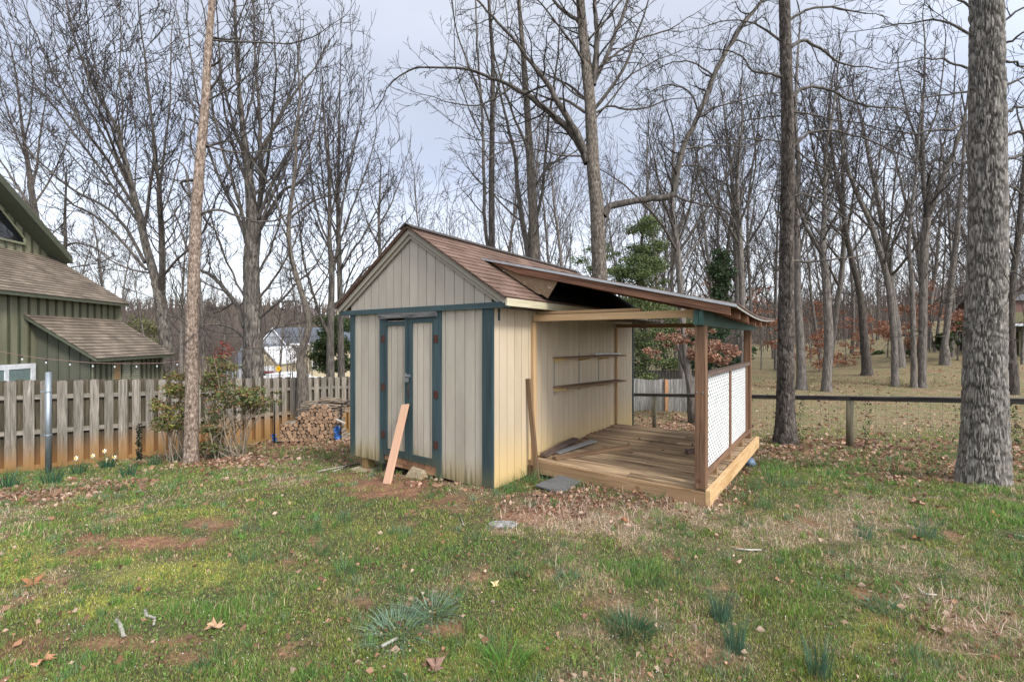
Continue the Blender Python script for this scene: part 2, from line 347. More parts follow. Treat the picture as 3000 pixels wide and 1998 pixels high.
h.box(MIDT-.025, MIDT+.03, .035, .06, 1.075, 1.125, FW); h.build('latch', SILV, dr)
h = MB(); h.tube([FW(MIDT-.02, .03, 1.03), FW(MIDT-.03, .05, .99), FW(MIDT-.028, .05, .93), FW(MIDT-.015, .03, .88)], .006, 6); h.build('pull_handle', RUST, dr)
SILL = mat('orange_stained_sill', [(.20, .095, .05), (.34, .17, .085), (.42, .24, .13)], scale=(3, 10, 10), rough=.8, rv=.25)
m = MB()
for k in range(9):
    a = DT0+.08+k*(DT1-DT0-.155)/9; b = a+(DT1-DT0-.155)/9-.006
    m.box(a, b, -.02, .0+.001*(k % 3), .045, .103, FW)
for k in range(5):
    a = DT0+.08+k*.2; m.box(a, min(a+.194, DT1-.3), -.03, -.009, -.015, .043, FW)
m.build('sill', SILL, shed)
m = MB(); m.box(.1, WID-.1, -.06, -.03, .003, .10, FW); m.build('rim_joist', plain('old_joist', (.09, .065, .045)), shed)
# piers carrying the raised corner
PIER = mat('pier_wood', [(.12, .075, .03), (.22, .14, .06)], scale=(2, 20, 20), rough=.9)
for (t, n) in ((WID-.25, -.08), (WID-.3, -1.6), (WID-.3, -3.2), (.4, -3.9)):
    p = FW(t, n, 0); g = gz(p[0], p[1]); m = MB(); m.box(t-.06, t+.06, n-.06, n+.06, g-.04, .03, FW, ax=2); m.build('pier', PIER, shed)
# roof : ridge at b=-WID/2
RB = -WID/2; A0, A1 = -.115, LEN+.10; EB = .245; RZ = 2.94+.02
sl_len = math.hypot(EB-RB, SLOPE*(EB-RB)); ca, sa = (EB-RB)/sl_len, SLOPE*(EB-RB)/sl_len
def roofR(u, d, h): return F(u, RB+d*ca+h*sa, RZ-d*sa+h*ca)
def roofL(u, d, h): return F(u, RB-d*ca-h*sa, RZ-d*sa+h*ca)
m = MB()
courses(m, roofR, cst(A0), cst(A1), 1, 0.02, sl_len, th=.014, exp=.118); courses(m, roofL, cst(A0), cst(A1), 1, 0.02, sl_len, th=.014, exp=.118)
for (fn) in (roofR, roofL):
    L_ = [(A0+.01, .0, -.016), (A1-.01, .0, -.016), (A1-.01, sl_len-.01, -.016), (A0+.01, sl_len-.01, -.016), (A0+.01, .0, -.001), (A1-.01, .0, -.001), (A1-.01, sl_len-.01, -.001), (A0+.01, sl_len-.01, -.001)]
    m.hexa([fn(*p) for p in L_], rnd=.2)
m.build('roof', SHB, shed)
m = MB()
n = 16
for k in range(n):
    a = A0-.008+k*(A1-A0+.016)/n; b = a+(A1-A0+.016)/n-.004
    for s_ in (-1, 1):
        L_ = [(a, 0, .012), (b, 0, .010), (b, s_*.11, -.052), (a, s_*.11, -.050), (a, 0, .020), (b, 0, .018), (b, s_*.115, -.042), (a, s_*.115, -.040)]
        m.hexa([F(p[0], RB+p[1], RZ+p[2]+.012) for p in L_])
m.build('ridge_cap', plain('dark_ridge', (.06, .05, .045), rough=.9), shed)
m = MB()   # the felt-covered part of the right slope under the canopy
L_ = [(.80, .75, .0145), (LEN+.085, .75, .0145), (LEN+.085, sl_len-.02, .0165), (.80, sl_len-.02, .0165), (.80, .75, .019), (LEN+.085, .75, .019), (LEN+.085, sl_len-.02, .021), (.80, sl_len-.02, .021)]
m.hexa([roofR(*p) for p in L_]); m.build('roof_felt', mat('black_roof_felt', [(.003, .003, .003), (.007, .006, .006), (.02, .018, .016)], scale=(5, 5, 5), rough=.9, fac=(.4, .8)), shed)
# rake boards and fascia
m = MB()
for s_ in (1, -1):
    for (w0, w1, n0, n1) in ((-.018, -.075, .045, .070), (-.050, -.118, .030, .0449)):
        fn = roofR if s_ == 1 else roofL; L_ = []
        for h in (w1, w0):
            for (d, n_) in ((-w1*.0, n1), (sl_len-.0, n1), (sl_len-.0, n0), (0, n0)):
                L_.append(fn(-n_, d+(0.0 if d else -h*.62), h))
        m.hexa(L_, tc=[(0, 0, w1), (1.8, 0, w1), (1.8, .02, w1), (0, .02, w1), (0, 0, w0), (1.8, 0, w0), (1.8, .02, w0), (0, .02, w0)])
m.build('rake_board', TAUPE, shed)
m = MB(); m.box(A0+.045, A1, EB-.022, EB, RZ-sl_len*sa-.085, RZ-sl_len*sa-.006, F); m.build('fascia', FASC, shed)
m = MB(); m.box(A0+.045, A1, 2*RB-EB, 2*RB-EB+.022, RZ-sl_len*sa-.085, RZ-sl_len*sa-.006, F); m.build('fascia', FASC, shed)
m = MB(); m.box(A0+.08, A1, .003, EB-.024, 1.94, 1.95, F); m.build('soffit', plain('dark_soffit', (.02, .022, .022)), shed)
m = MB(); m.box(.10, .125, .003, .012, 1.80, 1.93, F, ax=2); m.build('bracket_hook', plain('dark_hook', (.03, .05, .055)), shed)
# shelves on the long wall
SHW = mat('shelf_wood', [(.10, .055, .03), (.19, .11, .06), (.26, .17, .10)], scale=(1, 25, 25), rough=.85, rv=.15)
for (z0, z1) in ((1.345, 1.315), (.962, .895)):
    m = MB(); a0, a1 = 1.30, 3.42; am = 2.3; zm = z0+(z1-z0)*(am-a0)/(a1-a0)
    for (x, y, za, zb) in ((a0, am-.002, z0, zm), (am+.002, a1, zm, z1)):
        L_ = [(x, .001, za), (y, .001, zb), (y, .20, zb-.004), (x, .20, za-.004), (x, .001, za+.02), (y, .001, zb+.02), (y, .20, zb+.016), (x, .20, za+.016)]
        m.hexa([F(*p) for p in L_], tc=[(p[0], p[1], p[2]) for p in L_])
    sh = m.build('shelf', SHW, shed)
    for a in (1.32, 2.05, 2.72):
        zz = z0+(z1-z0)*(a-a0)/(a1-a0)-.001; m = MB(); m.poly([F(a, .002, zz), F(a, .19, zz-.003), F(a, .17, zz-.02), F(a, .03, zz-.045), F(a, .002, zz-.05)], Vector(F(.02, 0, 0))-Vector(F(0, 0, 0)))
        m.build('bracket', plain('bracket_ochre', (.42, .30, .12)), sh)
for a in (1.33, 2.06, 2.73):
    m = MB(); m.box(a-.009, a+.009, .0005, .006, .86, 1.40 if a > 2 else 1.34, F); m.build('shelf_upright', plain('upright_grey', (.22, .23, .23), rough=.4, metal=.3), shed)
m = MB(); m.tube([F(2.35, .12, 1.375), F(3.40, .1, 1.352)], .012, 8); m.build('white_pipe', plain('white_pvc', (.62, .63, .62), rough=.4), None, 'thin white pipe lying on the upper wall shelf of the shed', 'pipe')

# ================================================================ DECK AND CANOPY
DECKW = mat('deck_boards', [(.045, .022, .011), (.16, .088, .045), (.28, .17, .092), (.46, .33, .20)], scale=(1.1, 15, 8), rough=.8, bump=.6, rv=.30, fac=(.30, .68), knots=((2.2, 13, 3), .12, (.07, .04, .025)))
RIMW = mat('rim_board_wood', [(.16, .09, .04), (.30, .18, .09), (.38, .25, .14)], scale=(1.1, 16, 16), rough=.8, bump=.4, rv=.1, dist=1.2, knots=((3, 9, 3), .13, (.09, .04, .02)))
RIMO = mat('fresh_rim_board', [(.36, .20, .075), (.55, .36, .16), (.62, .44, .24)], scale=(1.4, 14, 14), rough=.75, bump=.3, rv=.05, dist=1)
POSTW = mat('brown_post_wood', [(.06, .03, .016), (.155, .082, .043), (.25, .14, .08)], scale=(1.2, 30, 30), rough=.8, bump=.4, rv=.12, dist=.8, knots=((3, 9, 3), .12, (.04, .015, .01)))
RAFW = mat('red_brown_rafter', [(.06, .026, .016), (.21, .088, .048), (.34, .165, .095)], scale=(1.2, 30, 30), rough=.7, bump=.4, rv=.2, dist=1.4, knots=((2.2, 10, 3), .15, (.02, .01, .008)))
RAFD = mat('grey_old_wood', [(.035, .02, .015), (.10, .065, .05), (.18, .13, .105)], scale=(1.2, 40, 40), rough=.9, bump=.6, rv=.2, dist=1.6)
STUD = mat('tan_painted_timber', [(.36, .215, .10), (.47, .30, .155), (.50, .34, .19)], scale=(1, 20, 20), rough=.7, bump=.2, rv=.06)
GREENB = mat('green_painted_beam', [(.022, .05, .04), (.036, .08, .06), (.055, .11, .085)], scale=(1, 6, 6), rough=.65, bump=.3, rv=.08, stain=[((.01, .02, .018), 1.95, 1.76, .5, .8, (28, 28, 3))])
porch = thing('deck_porch', 'low wooden deck under a sagging lean-to canopy on posts beside the shed', 'porch', F(2.1, 1.0, 0))
DC = [(.755, .004), (.80, 1.985), (3.60, 2.085), (3.44, .004)]   # plan corners: near wall, near outer, far outer, far wall
def DK(s_, t_, z):      # s across from near(0) to far(1), t outwards from wall(0) to rim(1)
    a = (DC[0][0]*(1-t_)+DC[1][0]*t_)*(1-s_)+(DC[3][0]*(1-t_)+DC[2][0]*t_)*s_
    b = (DC[0][1]*(1-t_)+DC[1][1]*t_)*(1-s_)+(DC[3][1]*(1-t_)+DC[2][1]*t_)*s_
    return F(a, b, z)
DZ = .165
m = MB(); nb = 19
for k in range(nb):
    s0 = (k+.0)/nb; s1 = (k+.905)/nb; t1 = .985+.01*RN.random(); wv = .004*RN.random(); rn = RN.random()
    split = RN.choice([None, None, .45, .6]); parts_ = [(0.003, t1)] if split is None else [(0.003, split-.002), (split+.002, t1)]
    for (t0, t1_) in parts_:
        L_ = [(s0, t0), (s0, t1_), (s1, t1_), (s1, t0)]
        pts = [DK(s_, t_, DZ-.032-(0 if True else 0)) for s_, t_ in L_]+[DK(s_, t_, DZ-wv) for s_, t_ in L_]
        tcs = [(t_*2, s_*2.7, 0) for s_, t_ in L_]+[(t_*2, s_*2.7, .03) for s_, t_ in L_]
        m.add(pts, [(0, 1, 2, 3), (7, 6, 5, 4), (0, 4, 5, 1), (1, 5, 6, 2), (2, 6, 7, 3), (3, 7, 4, 0)], tcs)
m.build('deck_boards', DECKW, porch)
def dkbeam(name, p0, p1, w_, h_, mt, par=porch, **k):
    q = MB(); q.beam(p0, p1, w_, h_); return q.build(name, mt, par, **k)
dkbeam('rim_board', DK(-.012, .0, .085), DK(-.012, 1.0, .072), .038, .14, RIMW)
dkbeam('rim_board', DK(-.02, 1.006, .09), DK(1.03, 1.006, .09), .04, .15, RIMO, label='fresh orange-toned outer rim board')
dkbeam('rim_board', DK(1.01, .0, .085), DK(1.01, .98, .085), .038, .12, RIMW)
for s_ in (.12, .3, .5, .7, .88): dkbeam('joist', DK(s_, .03, .06), DK(s_, .97, .06), .038, .13, POSTW)
for (s_, t_) in ((.02, .05), (.0, .97), (1, .95), (.5, .95), (.98, .05)):
    p = DK(s_+(.03 if s_ == 0 else -.03), t_-.03, 0); g = gz(p[0], p[1]); q = MB(); q.beam((p[0], p[1], g-.05), (p[0], p[1], .1), .09, .09, up=(0, 1, 0)); q.build('deck_pier', POSTW, porch)
NP, FP = (.80, 1.925), (3.50, 1.99)
def vpost(name, a, b, z0, z1, wa, wb, mt, par=porch, **k):
    q = MB(); q.box(a-wa/2, a+wa/2, b-wb/2, b+wb/2, z0, z1, F, ax=2); return q.build(name, mt, par, bevel=.003, **k)
np_ = vpost('post', NP[0], NP[1], DZ-.0, 1.728, .09, .10, POSTW); vpost('post', FP[0], FP[1], DZ+.0, 1.728, .09, .095, POSTW)
for z in (1.09,):
    q = MB()
    for db in (-.03, .025): q.tube([F(NP[0]-.046, NP[1]+db, z), F(NP[0]-.053, NP[1]+db, z)], .009, 8)
    q.build('bolt', SILV, np_)
# green doubled beam, slightly bowed
for (w0, w1, nm) in ((-.045, -.004, 'b'), (.0, .042, 'a')):
    q = MB(); npc = 8; a0, a1 = .70, 3.92
    for k in range(npc):
        x = a0+(a1-a0)*k/npc; y = a0+(a1-a0)*(k+1)/npc; f = lambda a: (1.925+.024*(a-.8), 1.731-.012*sin(pi*(a-a0)/(a1-a0)))
        bx, zx = f(x); by, zy = f(y); ht = .145 if w0 < -.01 else .139
        L_ = [(x, bx+w0, zx), (y, by+w0, zy), (y, by+w1, zy), (x, bx+w1, zx), (x, bx+w0, zx+ht), (y, by+w0, zy+ht), (y, by+w1, zy+ht), (x, bx+w1, zx+ht)]
        q.hexa([F(*p) for p in L_], tc=[(p[0], p[1], p[2]) for p in L_], rnd=.4)
    q.build('beam', GREENB, porch)
# canopy: rafters carry sagging sheathing; zc = underside of sheathing
def sag(a): return .055*sin(pi*np.clip((a-.65)/3.7, 0, 1))*1.0
def zc(a, b): return 1.907+.246*(2.21-b)-float(sag(a))*float(np.clip((b+.7)/2.9, 0, 1))**3
RA = [.66+.42*k for k in range(9)]+[4.33]
for i, a in enumerate(RA):
    b0 = -.60; b1 = 2.20+.02*((i*7) % 3); q = MB(); n = 6
    if i: b0 = -.55
    for k in range(n):
        x = b0+(b1-b0)*k/n; y = b0+(b1-b0)*(k+1)/n
        L_ = [(x, zc(a, x)), (y, zc(a, y))]
        hx = .092; hexp = []
        for dz in (-hx, -.001):
            for (bb, zz, da) in ((x, L_[0][1], 0), (y, L_[1][1], 0), (y, L_[1][1], .038), (x, L_[0][1], .038)):
                zlo = zz+dz
                if dz < -.01 and bb < .22: zlo = max(zlo, RZ-(bb-RB)*SLOPE+.026); zlo = min(zlo, zz-.004)
                hexp.append(F(a+da, bb, zlo))
        q.hexa(hexp, tc=[(x+i, 0, 0), (y+i, 0, 0), (y+i, .038, 0), (x+i, .038, 0), (x+i, 0, hx), (y+i, 0, hx), (y+i, .038, hx), (x+i, .038, hx)], rnd=.31+.07*i)
    q.build('rafter', RAFW, porch, label='long reddish brown edge rafter of the canopy' if i == 0 else None)
def slab(name, a0, a1, b0, b1, z0, z1, mt, na=10, nbb=6, zz=zc, tcs=False, **k):
    q = MB()
    V = []; T = []
    for lay in (z0, z1):
        for i in range(na+1):
            for j in range(nbb+1):
                a = a0+(a1-a0)*i/na; b = b0+(b1-b0)*j/nbb; V.append(F(a, b, zz(a, b)+lay)); T.append((a, b, 0))
    n1 = (na+1)*(nbb+1); ix = lambda i, j: i*(nbb+1)+j; fs = []
    for i in range(na):
        for j in range(nbb):
            fs.append((ix(i, j), ix(i, j+1), ix(i+1, j+1), ix(i+1, j))); fs.append(tuple(n1+x for x in (ix(i, j), ix(i+1, j), ix(i+1, j+1), ix(i, j+1))))
    for i in range(na):
        for j in (0, nbb): fs.append((ix(i, j), ix(i+1, j), n1+ix(i+1, j), n1+ix(i, j)))
    for j in range(nbb):
        for i in (0, na): fs.append((ix(i, j), ix(i, j+1), n1+ix(i, j+1), n1+ix(i, j)))
    q.add(V, fs, T, rnd=.5); return q.build(name, mt, porch, **k)
slab('canopy_sheathing', .655, 4.40, -.58, 2.25, .001, .013, mat('plywood', [(.10, .07, .045), (.22, .16, .10)], scale=(2, 2, 2), rough=.9))
cp = MB()
def ccan(u, d, h): return F(u, -.66+d, zc(u, -.66+d)+.0145+h)
courses(cp, ccan, cst(.635), cst(4.42), 8, 0.0, 2.93, th=.011, exp=.13); cp.build('canopy_roof', SHB, porch)
q = MB(); n = 8
for k in range(n):       # silver drip edge along the near end
    x = -.66+(2.26+.66)*k/n; y = -.66+(2.26+.66)*(k+1)/n
    L_ = [(.628, x, zc(.65, x)-.012), (.628, y, zc(.65, y)-.012), (.634, y, zc(.65, y)-.012), (.634, x, zc(.65, x)-.012), (.628, x, zc(.65, x)+.013), (.628, y, zc(.65, y)+.013), (.634, y, zc(.65, y)+.014), (.634, x, zc(.65, x)+.014)]
    q.hexa([F(*p) for p in L_], rnd=.3)
q.build('drip_edge', plain('silver_drip_edge', (.40, .41, .42), rough=.4, metal=.4), porch)
q = MB(); n = 12
for k in range(n):       # pale drip edge along the wavy outer edge
    x = .655+3.75*k/n; y = .655+3.75*(k+1)/n
    L_ = [(x, 2.252, zc(x, 2.25)-.016), (y, 2.252, zc(y, 2.25)-.016), (y, 2.258, zc(y, 2.25)-.016), (x, 2.258, zc(x, 2.25)-.016), (x, 2.252, zc(x, 2.25)+.012), (y, 2.252, zc(y, 2.25)+.012), (y, 2.258, zc(y, 2.25)+.012), (x, 2.258, zc(x, 2.25)+.012)]
    q.hexa([F(*p) for p in L_], rnd=.3)
q.build('drip_edge', plain('pale_edge', (.30, .28, .25), rough=.6), porch)
# OSB closing piece: traced in the plane a=.715
OSB = mat('osb_flakes', [(.16, .105, .06), (.40, .29, .175), (.55, .43, .28), (.22, .15, .09)], scale=(38, 38, 38), rough=.9, bump=.6, rv=.05, fac=(.3, .68), detail=2, dist=2)
ao = .70
zr = lambda b: RZ-(b-RB)*SLOPE+.03
pts = [(-.55, zr(-.55)+.0), (-.2, zr(-.2)), (.13, zr(.13)+.005), (.19, zr(.19)+.03), (.27, zr(.27)+.03), (.40, zc(ao, .40)-.10), (.32, zc(ao, .32)-.005), (0.0, zc(ao, 0)-.006), (-.5, zc(ao, -.5)-.006)]
q = MB(); q.poly([F(ao, b, z) for b, z in pts], Vector(F(.011, 0, 0))-Vector(F(0, 0, 0))); q.build('gable_infill', OSB, porch, label='broken triangle of bare particle board')
# debris blown onto the deck
# wall studs and cross braces
vpost('wall_stud', .80, .022, DZ, 1.805, .075, .040, STUD); vpost('wall_stud', 3.43, .022, DZ, 1.78, .05, .040, STUD)
dkbeam('brace', F(.80, .0205, 1.85), F(.84, 1.87, 1.848), .04, .075, STUD); dkbeam('brace', F(3.44, .0205, 1.822), F(3.50, 1.94, 1.80), .04, .065, mat('brown_painted_timber', [(.20, .11, .05), (.30, .18, .085)], scale=(1, 20, 20), rough=.7))
dkbeam('brace', F(.86, .06, 1.915), F(.90, 1.3, 1.912), .06, .03, STUD)
q = MB(); q.beam(F(2.3, .35, 1.872), F(3.75, .55, 1.872), .26, .012); q.build('loose_board', RAFD, None, 'thin loose board lying across the top of the porch braces', 'board')
# lattice screen
LB = lambda a: 1.925+.024*(a-.8)-.0
scr = MB(); WHT = plain('white_lattice', (.60, .61, .60), rough=.5)
def screen_panel(a0, a1, z0, z1):
    mb = MB(); pw, ph = .092, .036; rows = int((z1-z0)/ph); cols_ = int((a1-a0)/pw)
    ph = (z1-z0)/rows; pw = (a1-a0)/cols_
    for r in range(rows):
        off = (r % 2)*.5
        for c in range(-1, cols_+1):
            x0 = a0+(c+off)*pw; x1 = x0+pw
            if x0 < a0-pw*.51 or x1 > a1+pw*.51: continue
            cx_, cz_ = (x0+x1)/2, z0+(r+.5)*ph; xa, xb = max(x0, a0), min(x1, a1)
            if xa > x0+1e-6 or xb < x1-1e-6:
                L_ = [(xa, z0+r*ph), (xb, z0+r*ph), (xb, z0+(r+1)*ph), (xa, z0+(r+1)*ph)]
                mb.add([F(a, LB(a), z) for a, z in L_], [(0, 1, 2, 3)], rnd=.5); continue
            ou = [(x0, -1), (cx_, -1), (x1, -1), (x1, 0), (x1, 1), (cx_, 1), (x0, 1), (x0, 0)]
            inn = [(cx_+.027*cos(t), cz_+.0125*sin(t)) for t in [pi*1.25, pi*1.5, pi*1.75, 0, pi*.25, pi*.5, pi*.75, pi]]
            vs = [F(a, LB(a), cz_+s_*ph/2) for a, s_ in ou]+[F(a, LB(a), z) for a, z in inn]
            mb.add(vs, [(i, (i+1) % 8, 8+(i+1) % 8, 8+i) for i in range(8)], rnd=.5)
    o = mb.build('lattice_panel', WHT, porch); s_ = o.modifiers.new('thick', 'SOLIDIFY'); s_.thickness = .005; s_.offset = 0; return o
ZL0, ZL1 = .30, 1.225
screen_panel(1.00, 2.13, ZL0, ZL1); screen_panel(2.21, 3.30, ZL0, ZL1)
for a, wa in ((.965, .075), (2.17, .085), (3.345, .085)): vpost('screen_stud', a, LB(a)+.0, ZL0-.0, ZL1, wa, .038, POSTW)
dkbeam('screen_rail', F(.85, LB(.85), ZL1+.02), F(3.46, LB(3.46), ZL1+.02), .085, .04, RAFD)
dkbeam('screen_rail', F(.85, LB(.85), ZL0-.02), F(3.46, LB(3.46), ZL0-.02), .085, .04, POSTW)
for a in (1.35, 2.1, 2.9): dkbeam('screen_block', F(a, LB(a)-.035, DZ+.0565), F(a, LB(a)+.035, DZ+.0565), .09, .11, RIMW)
# loose timbers on the deck
def plank(pts, w_, h_, mt, label, name='plank', cat='plank', group=None):
    q = MB(); q.beam(pts[0], pts[1], w_, h_); return q.build(name, mt, None, label, cat, group, bevel=.002)
plank((F(.85, .12, DZ+.035), F(1.75, .10, DZ+.06)), .09, .035, RAFD, 'weathered plank on the deck lying close along the shed wall')
plank((F(.86, .27, DZ+.02), F(1.9, .80, DZ+.02)), .085, .035, SHW, 'tan plank lying diagonally across the near left deck corner')
plank((F(1.1, .17, DZ+.012), F(1.85, .33, DZ+.05)), .10, .012, plain('grey_slat', (.20, .20, .20)), 'thin grey slat tucked between the two planks on the deck')
plank((F(2.0, 1.50, DZ+.03), F(2.65, 1.80, DZ+.03)), .05, .05, RAFD, 'short square timber offcut on the deck behind the near post', name='timber_offcut', cat='timber')
pt_, pb_ = F(.66, .025, 1.13), F(.655, .16, 0)
plank(((pb_[0], pb_[1], gz(pb_[0], pb_[1])), pt_), .03, .06, SHW, 'dark weathered board leaning upright against the side wall before the deck')
tp = Vector(FW(1.295, .055, .80)); bt = P(1133, 1424, 4.97); bt.z = gz(bt.x, bt.y)-.005
q = MB(); d = (tp-bt); q.beam(bt, tp, .115, .02, up=(-.5, -.8, .3)); q.build('leaning_plank', mat('pink_tan_plank', [(.40, .235, .15), (.48, .29, .195)], scale=(1, 60, 20), rough=.6, bump=.15), None, 'smooth pinkish tan plank leaning against the shed doors', 'plank', bevel=.002)
# ================================================================ GROUND
PATCH = [  # (u, v, ru, rv, kind, strength) read off the photograph, laid on the terrain
 (420,1590,230,30,'d',1.25), (620,1540,110,24,'d',.9), (250,1612,110,22,'d',.9), (1150,1425,140,34,'d',1.1), (1010,1405,90,20,'d',.7), (1310,1465,120,22,'d',.9),
 (330,1890,150,30,'d',.8), (540,1930,110,34,'d',.7), (60,1900,90,30,'d',.7), (1300,1845,70,22,'d',.8), (1540,1512,110,24,'d',.9), (1060,1765,70,18,'d',.6),
 (2530,1745,60,24,'d',.9), (2650,1815,80,24,'d',.7), (2110,1925,120,36,'d',.7), (1620,1680,36,24,'d',.8), (1790,1765,90,22,'d',.6), (830,1640,90,26,'d',.6), (1480,1410,50,14,'d',.7),
 (2760,1840,160,60,'d',.55), (1360,1420,60,16,'d',.5), (1120,1340,200,25,'d',.6), (2060,1400,60,40,'d',.4), (500,1880,90,20,'d',.8), (1950,1620,70,14,'d',.4),(2900,1930,90,30,'d',.5),
 (1760,1525,310,62,'s',1.2), (2040,1490,120,50,'s',1.1), (2330,1545,330,60,'s',.8), (2880,1820,240,120,'s',.8), (2560,1520,220,70,'s',.7), (1560,1500,120,40,'s',.9),
 (2700,1650,260,60,'s',.6), (1750,1720,80,18,'s',.7), (2450,1890,90,30,'s',.5), (1030,1750,120,26,'s',.5), (1330,1720,120,26,'s',.5), (2100,1600,300,40,'s',.5), (2500,1640,120,30,'s',.6),
 (1700,1470,230,40,'l',1), (2400,1330,380,50,'l',.8), (2700,1380,200,34,'l',.9), (700,1345,220,30,'l',1), (950,1305,220,26,'l',1), (110,1455,180,30,'l',1.1), (330,1425,140,20,'l',.8),
 (1960,1240,170,50,'l',1), (2400,1128,420,16,'l',1), (2750,1080,300,30,'l',.7), (2100,1430,110,60,'l',.8), (1400,1440,60,16,'l',.8), (850,1640,80,30,'l',.5), (2150,1340,100,70,'l',.9), (1300,1410,110,16,'l',.8), (2930,1340,100,60,'l',.7),(2550,1090,250,16,'l',.6),
 (480,1680,260,50,'y',1.3), (90,1640,150,70,'y',1.1), (250,1760,260,40,'y',.8), (520,1500,250,30,'y',.6), (1250,1950,260,50,'y',.7), (1560,1890,160,40,'y',.5), (2560,1850,100,60,'y',.6), (60,1980,200,40,'y',.5), (760,1660,160,30,'y',.5), (280,1480,200,20,'y',.4), (1150,1560,250,40,'y',.35),
 (2650,1630,130,22,'g',1.6), (2900,1510,180,40,'g',1.4), (2700,1510,110,18,'g',1.4), (2440,1380,100,26,'g',1.3), (2280,1375,70,26,'g',1.5), (2340,1620,90,30,'g',.6), (1500,1420,60,20,'g',1), (600,1790,220,40,'g',.9), (1780,1680,130,50,'g',1),
 (2800,1970,200,50,'g',.9), (2330,1750,150,60,'g',.6), (80,1560,100,40,'g',.7), (2880,1440,120,16,'g',1.2),(700,1960,220,40,'g',.8), (1600,1790,120,40,'g',.5),
]
def cover(X, Y):
    X = np.asarray(X, dtype=float); Y = np.maximum(np.asarray(Y, dtype=float), .6); z = zt(X, Y)
    u = 1500+FPX*X/Y; v = HV+FPX*(CAMH-z)/Y
    n1 = vn(X, Y, .5, 2); n2 = vn(X, Y, .14, 3); n3 = vn(X, Y, 1.6, 4); n4 = vn(X, Y, .05, 5)
    o = {}
    for k in 'dslyg':
        a = np.zeros_like(X)
        for (pu, pv, ru, rv, kk, st) in PATCH:
            if kk == k:
                q = np.sqrt(((u-pu)/ru)**2+((v-pv)/rv)**2)
                a = np.maximum(a, st*(1-sm(q+.9*(n2-.5)+.7*(n1-.5)+.6*(n4-.5), .35, 1.25)))
        o[k] = a
    o['d'] = np.maximum(o['d'], .75*sm(n2*.6+n4*.3+n1*.35, .86, .98))
    o['s'] = np.maximum(o['s'], .5*sm(n1*.5+n2*.3+n3*.4, .62, .88)+.08)
    far = sm(Y, 9, 14); o['s'] = np.maximum(o['s'], far*(.30+.45*n3)); o['l'] = np.maximum(o['l'], far*.25*n1)
    # under the deck and shed nothing grows
    dx, dy = X-CX, Y-CY; a_ = dx*cos(YAW)+dy*sin(YAW); b_ = dx*sin(YAW)-dy*cos(YAW)
    bare = (a_ > -.02) & (a_ < 4.3) & (b_ > -2.5) & (b_ < .02) | (a_ > .85) & (a_ < 3.5) & (b_ > 0) & (b_ < 1.95)
    o['bare'] = bare
    return o, (n1, n2, n3, n4)
def groundcol(X, Y):
    o, (n1, n2, n3, n4) = cover(X, Y); e = lambda c: np.array(c)[None, :]; k = lambda a: np.clip(a, 0, 1)[:, None]
    c = e((.05, .052, .022))*(.75+.5*n4[:, None])+0*X[:, None]
    c = c*(1-k(o['y']))+e((.12, .125, .035))*k(o['y'])
    c = c*(1-k(o['s']*.9))+e((.17, .13, .08))*k(o['s']*.9)
    c = c*(1-k(o['l']*.85))+e((.12, .075, .045))*k(o['l']*.85)
    c = c*(1-k(o['d']*.9))+(e((.19, .098, .058))*(.6+.8*n4[:, None]))*k(o['d']*.9)
    c = np.where(o['bare'][:, None], e((.07, .045, .03))+0*c, c)
    return c
def axis(a0, a1, near0, near1, fine, g=1.06):
    L_ = list(np.arange(near0, near1, fine)); s = fine; x = near1
    while x < a1: L_.append(x); s *= g; x += s
    L_.append(a1); s = fine; x = near0-fine; P_ = []
    while x > a0: P_.append(x); s *= g; x -= s
    P_.append(a0); return np.array(P_[::-1]+L_)
gx = axis(-500, 500, -7, 8, .055); gy = axis(-60, 900, 1.3, 9.5, .045)
XX, YY = np.meshgrid(gx, gy, indexing='ij'); xf, yf = XX.ravel(), YY.ravel()
zf = zt(xf, yf)+.012*(vn(xf, yf, .09, 8)-.5)*(yf < 14)
nx, ny = len(gx), len(gy); I, J = np.meshgrid(np.arange(nx-1), np.arange(ny-1), indexing='ij'); b0 = (I*ny+J).ravel()
GM = cmat('ground_cover', rough=.95, trans=0); nt = GM.node_tree; at_ = nt.nodes['Attribute']; bs_ = nt.nodes['Principled BSDF']
nz = nt.nodes.new('ShaderNodeTexNoise'); nz.inputs['Scale'].default_value = 45; nz.inputs['Detail'].default_value = 6; ge = nt.nodes.new('ShaderNodeNewGeometry'); nt.links.new(ge.outputs['Position'], nz.inputs[0])
mr = nt.nodes.new('ShaderNodeMapRange'); mr.inputs[1].default_value = .3; mr.inputs[2].default_value = .7; mr.inputs[3].default_value = .5; mr.inputs[4].default_value = 1.5; nt.links.new(nz.outputs[0], mr.inputs[0])
n9 = nt.nodes.new('ShaderNodeTexNoise'); n9.inputs['Scale'].default_value = 1.3; n9.inputs['Detail'].default_value = 9; n9.inputs['Roughness'].default_value = .75; nt.links.new(ge.outputs['Position'], n9.inputs[0])
r9 = nt.nodes.new('ShaderNodeValToRGB'); nt.links.new(n9.outputs[0], r9.inputs[0]); r9.color_ramp.elements[0].position = .38; r9.color_ramp.elements[0].color = (.085, .10, .03, 1); r9.color_ramp.elements[1].position = .62; r9.color_ramp.elements[1].color = (.17, .10, .06, 1); e9 = r9.color_ramp.elements.new(.5); e9.color = (.19, .155, .08, 1)
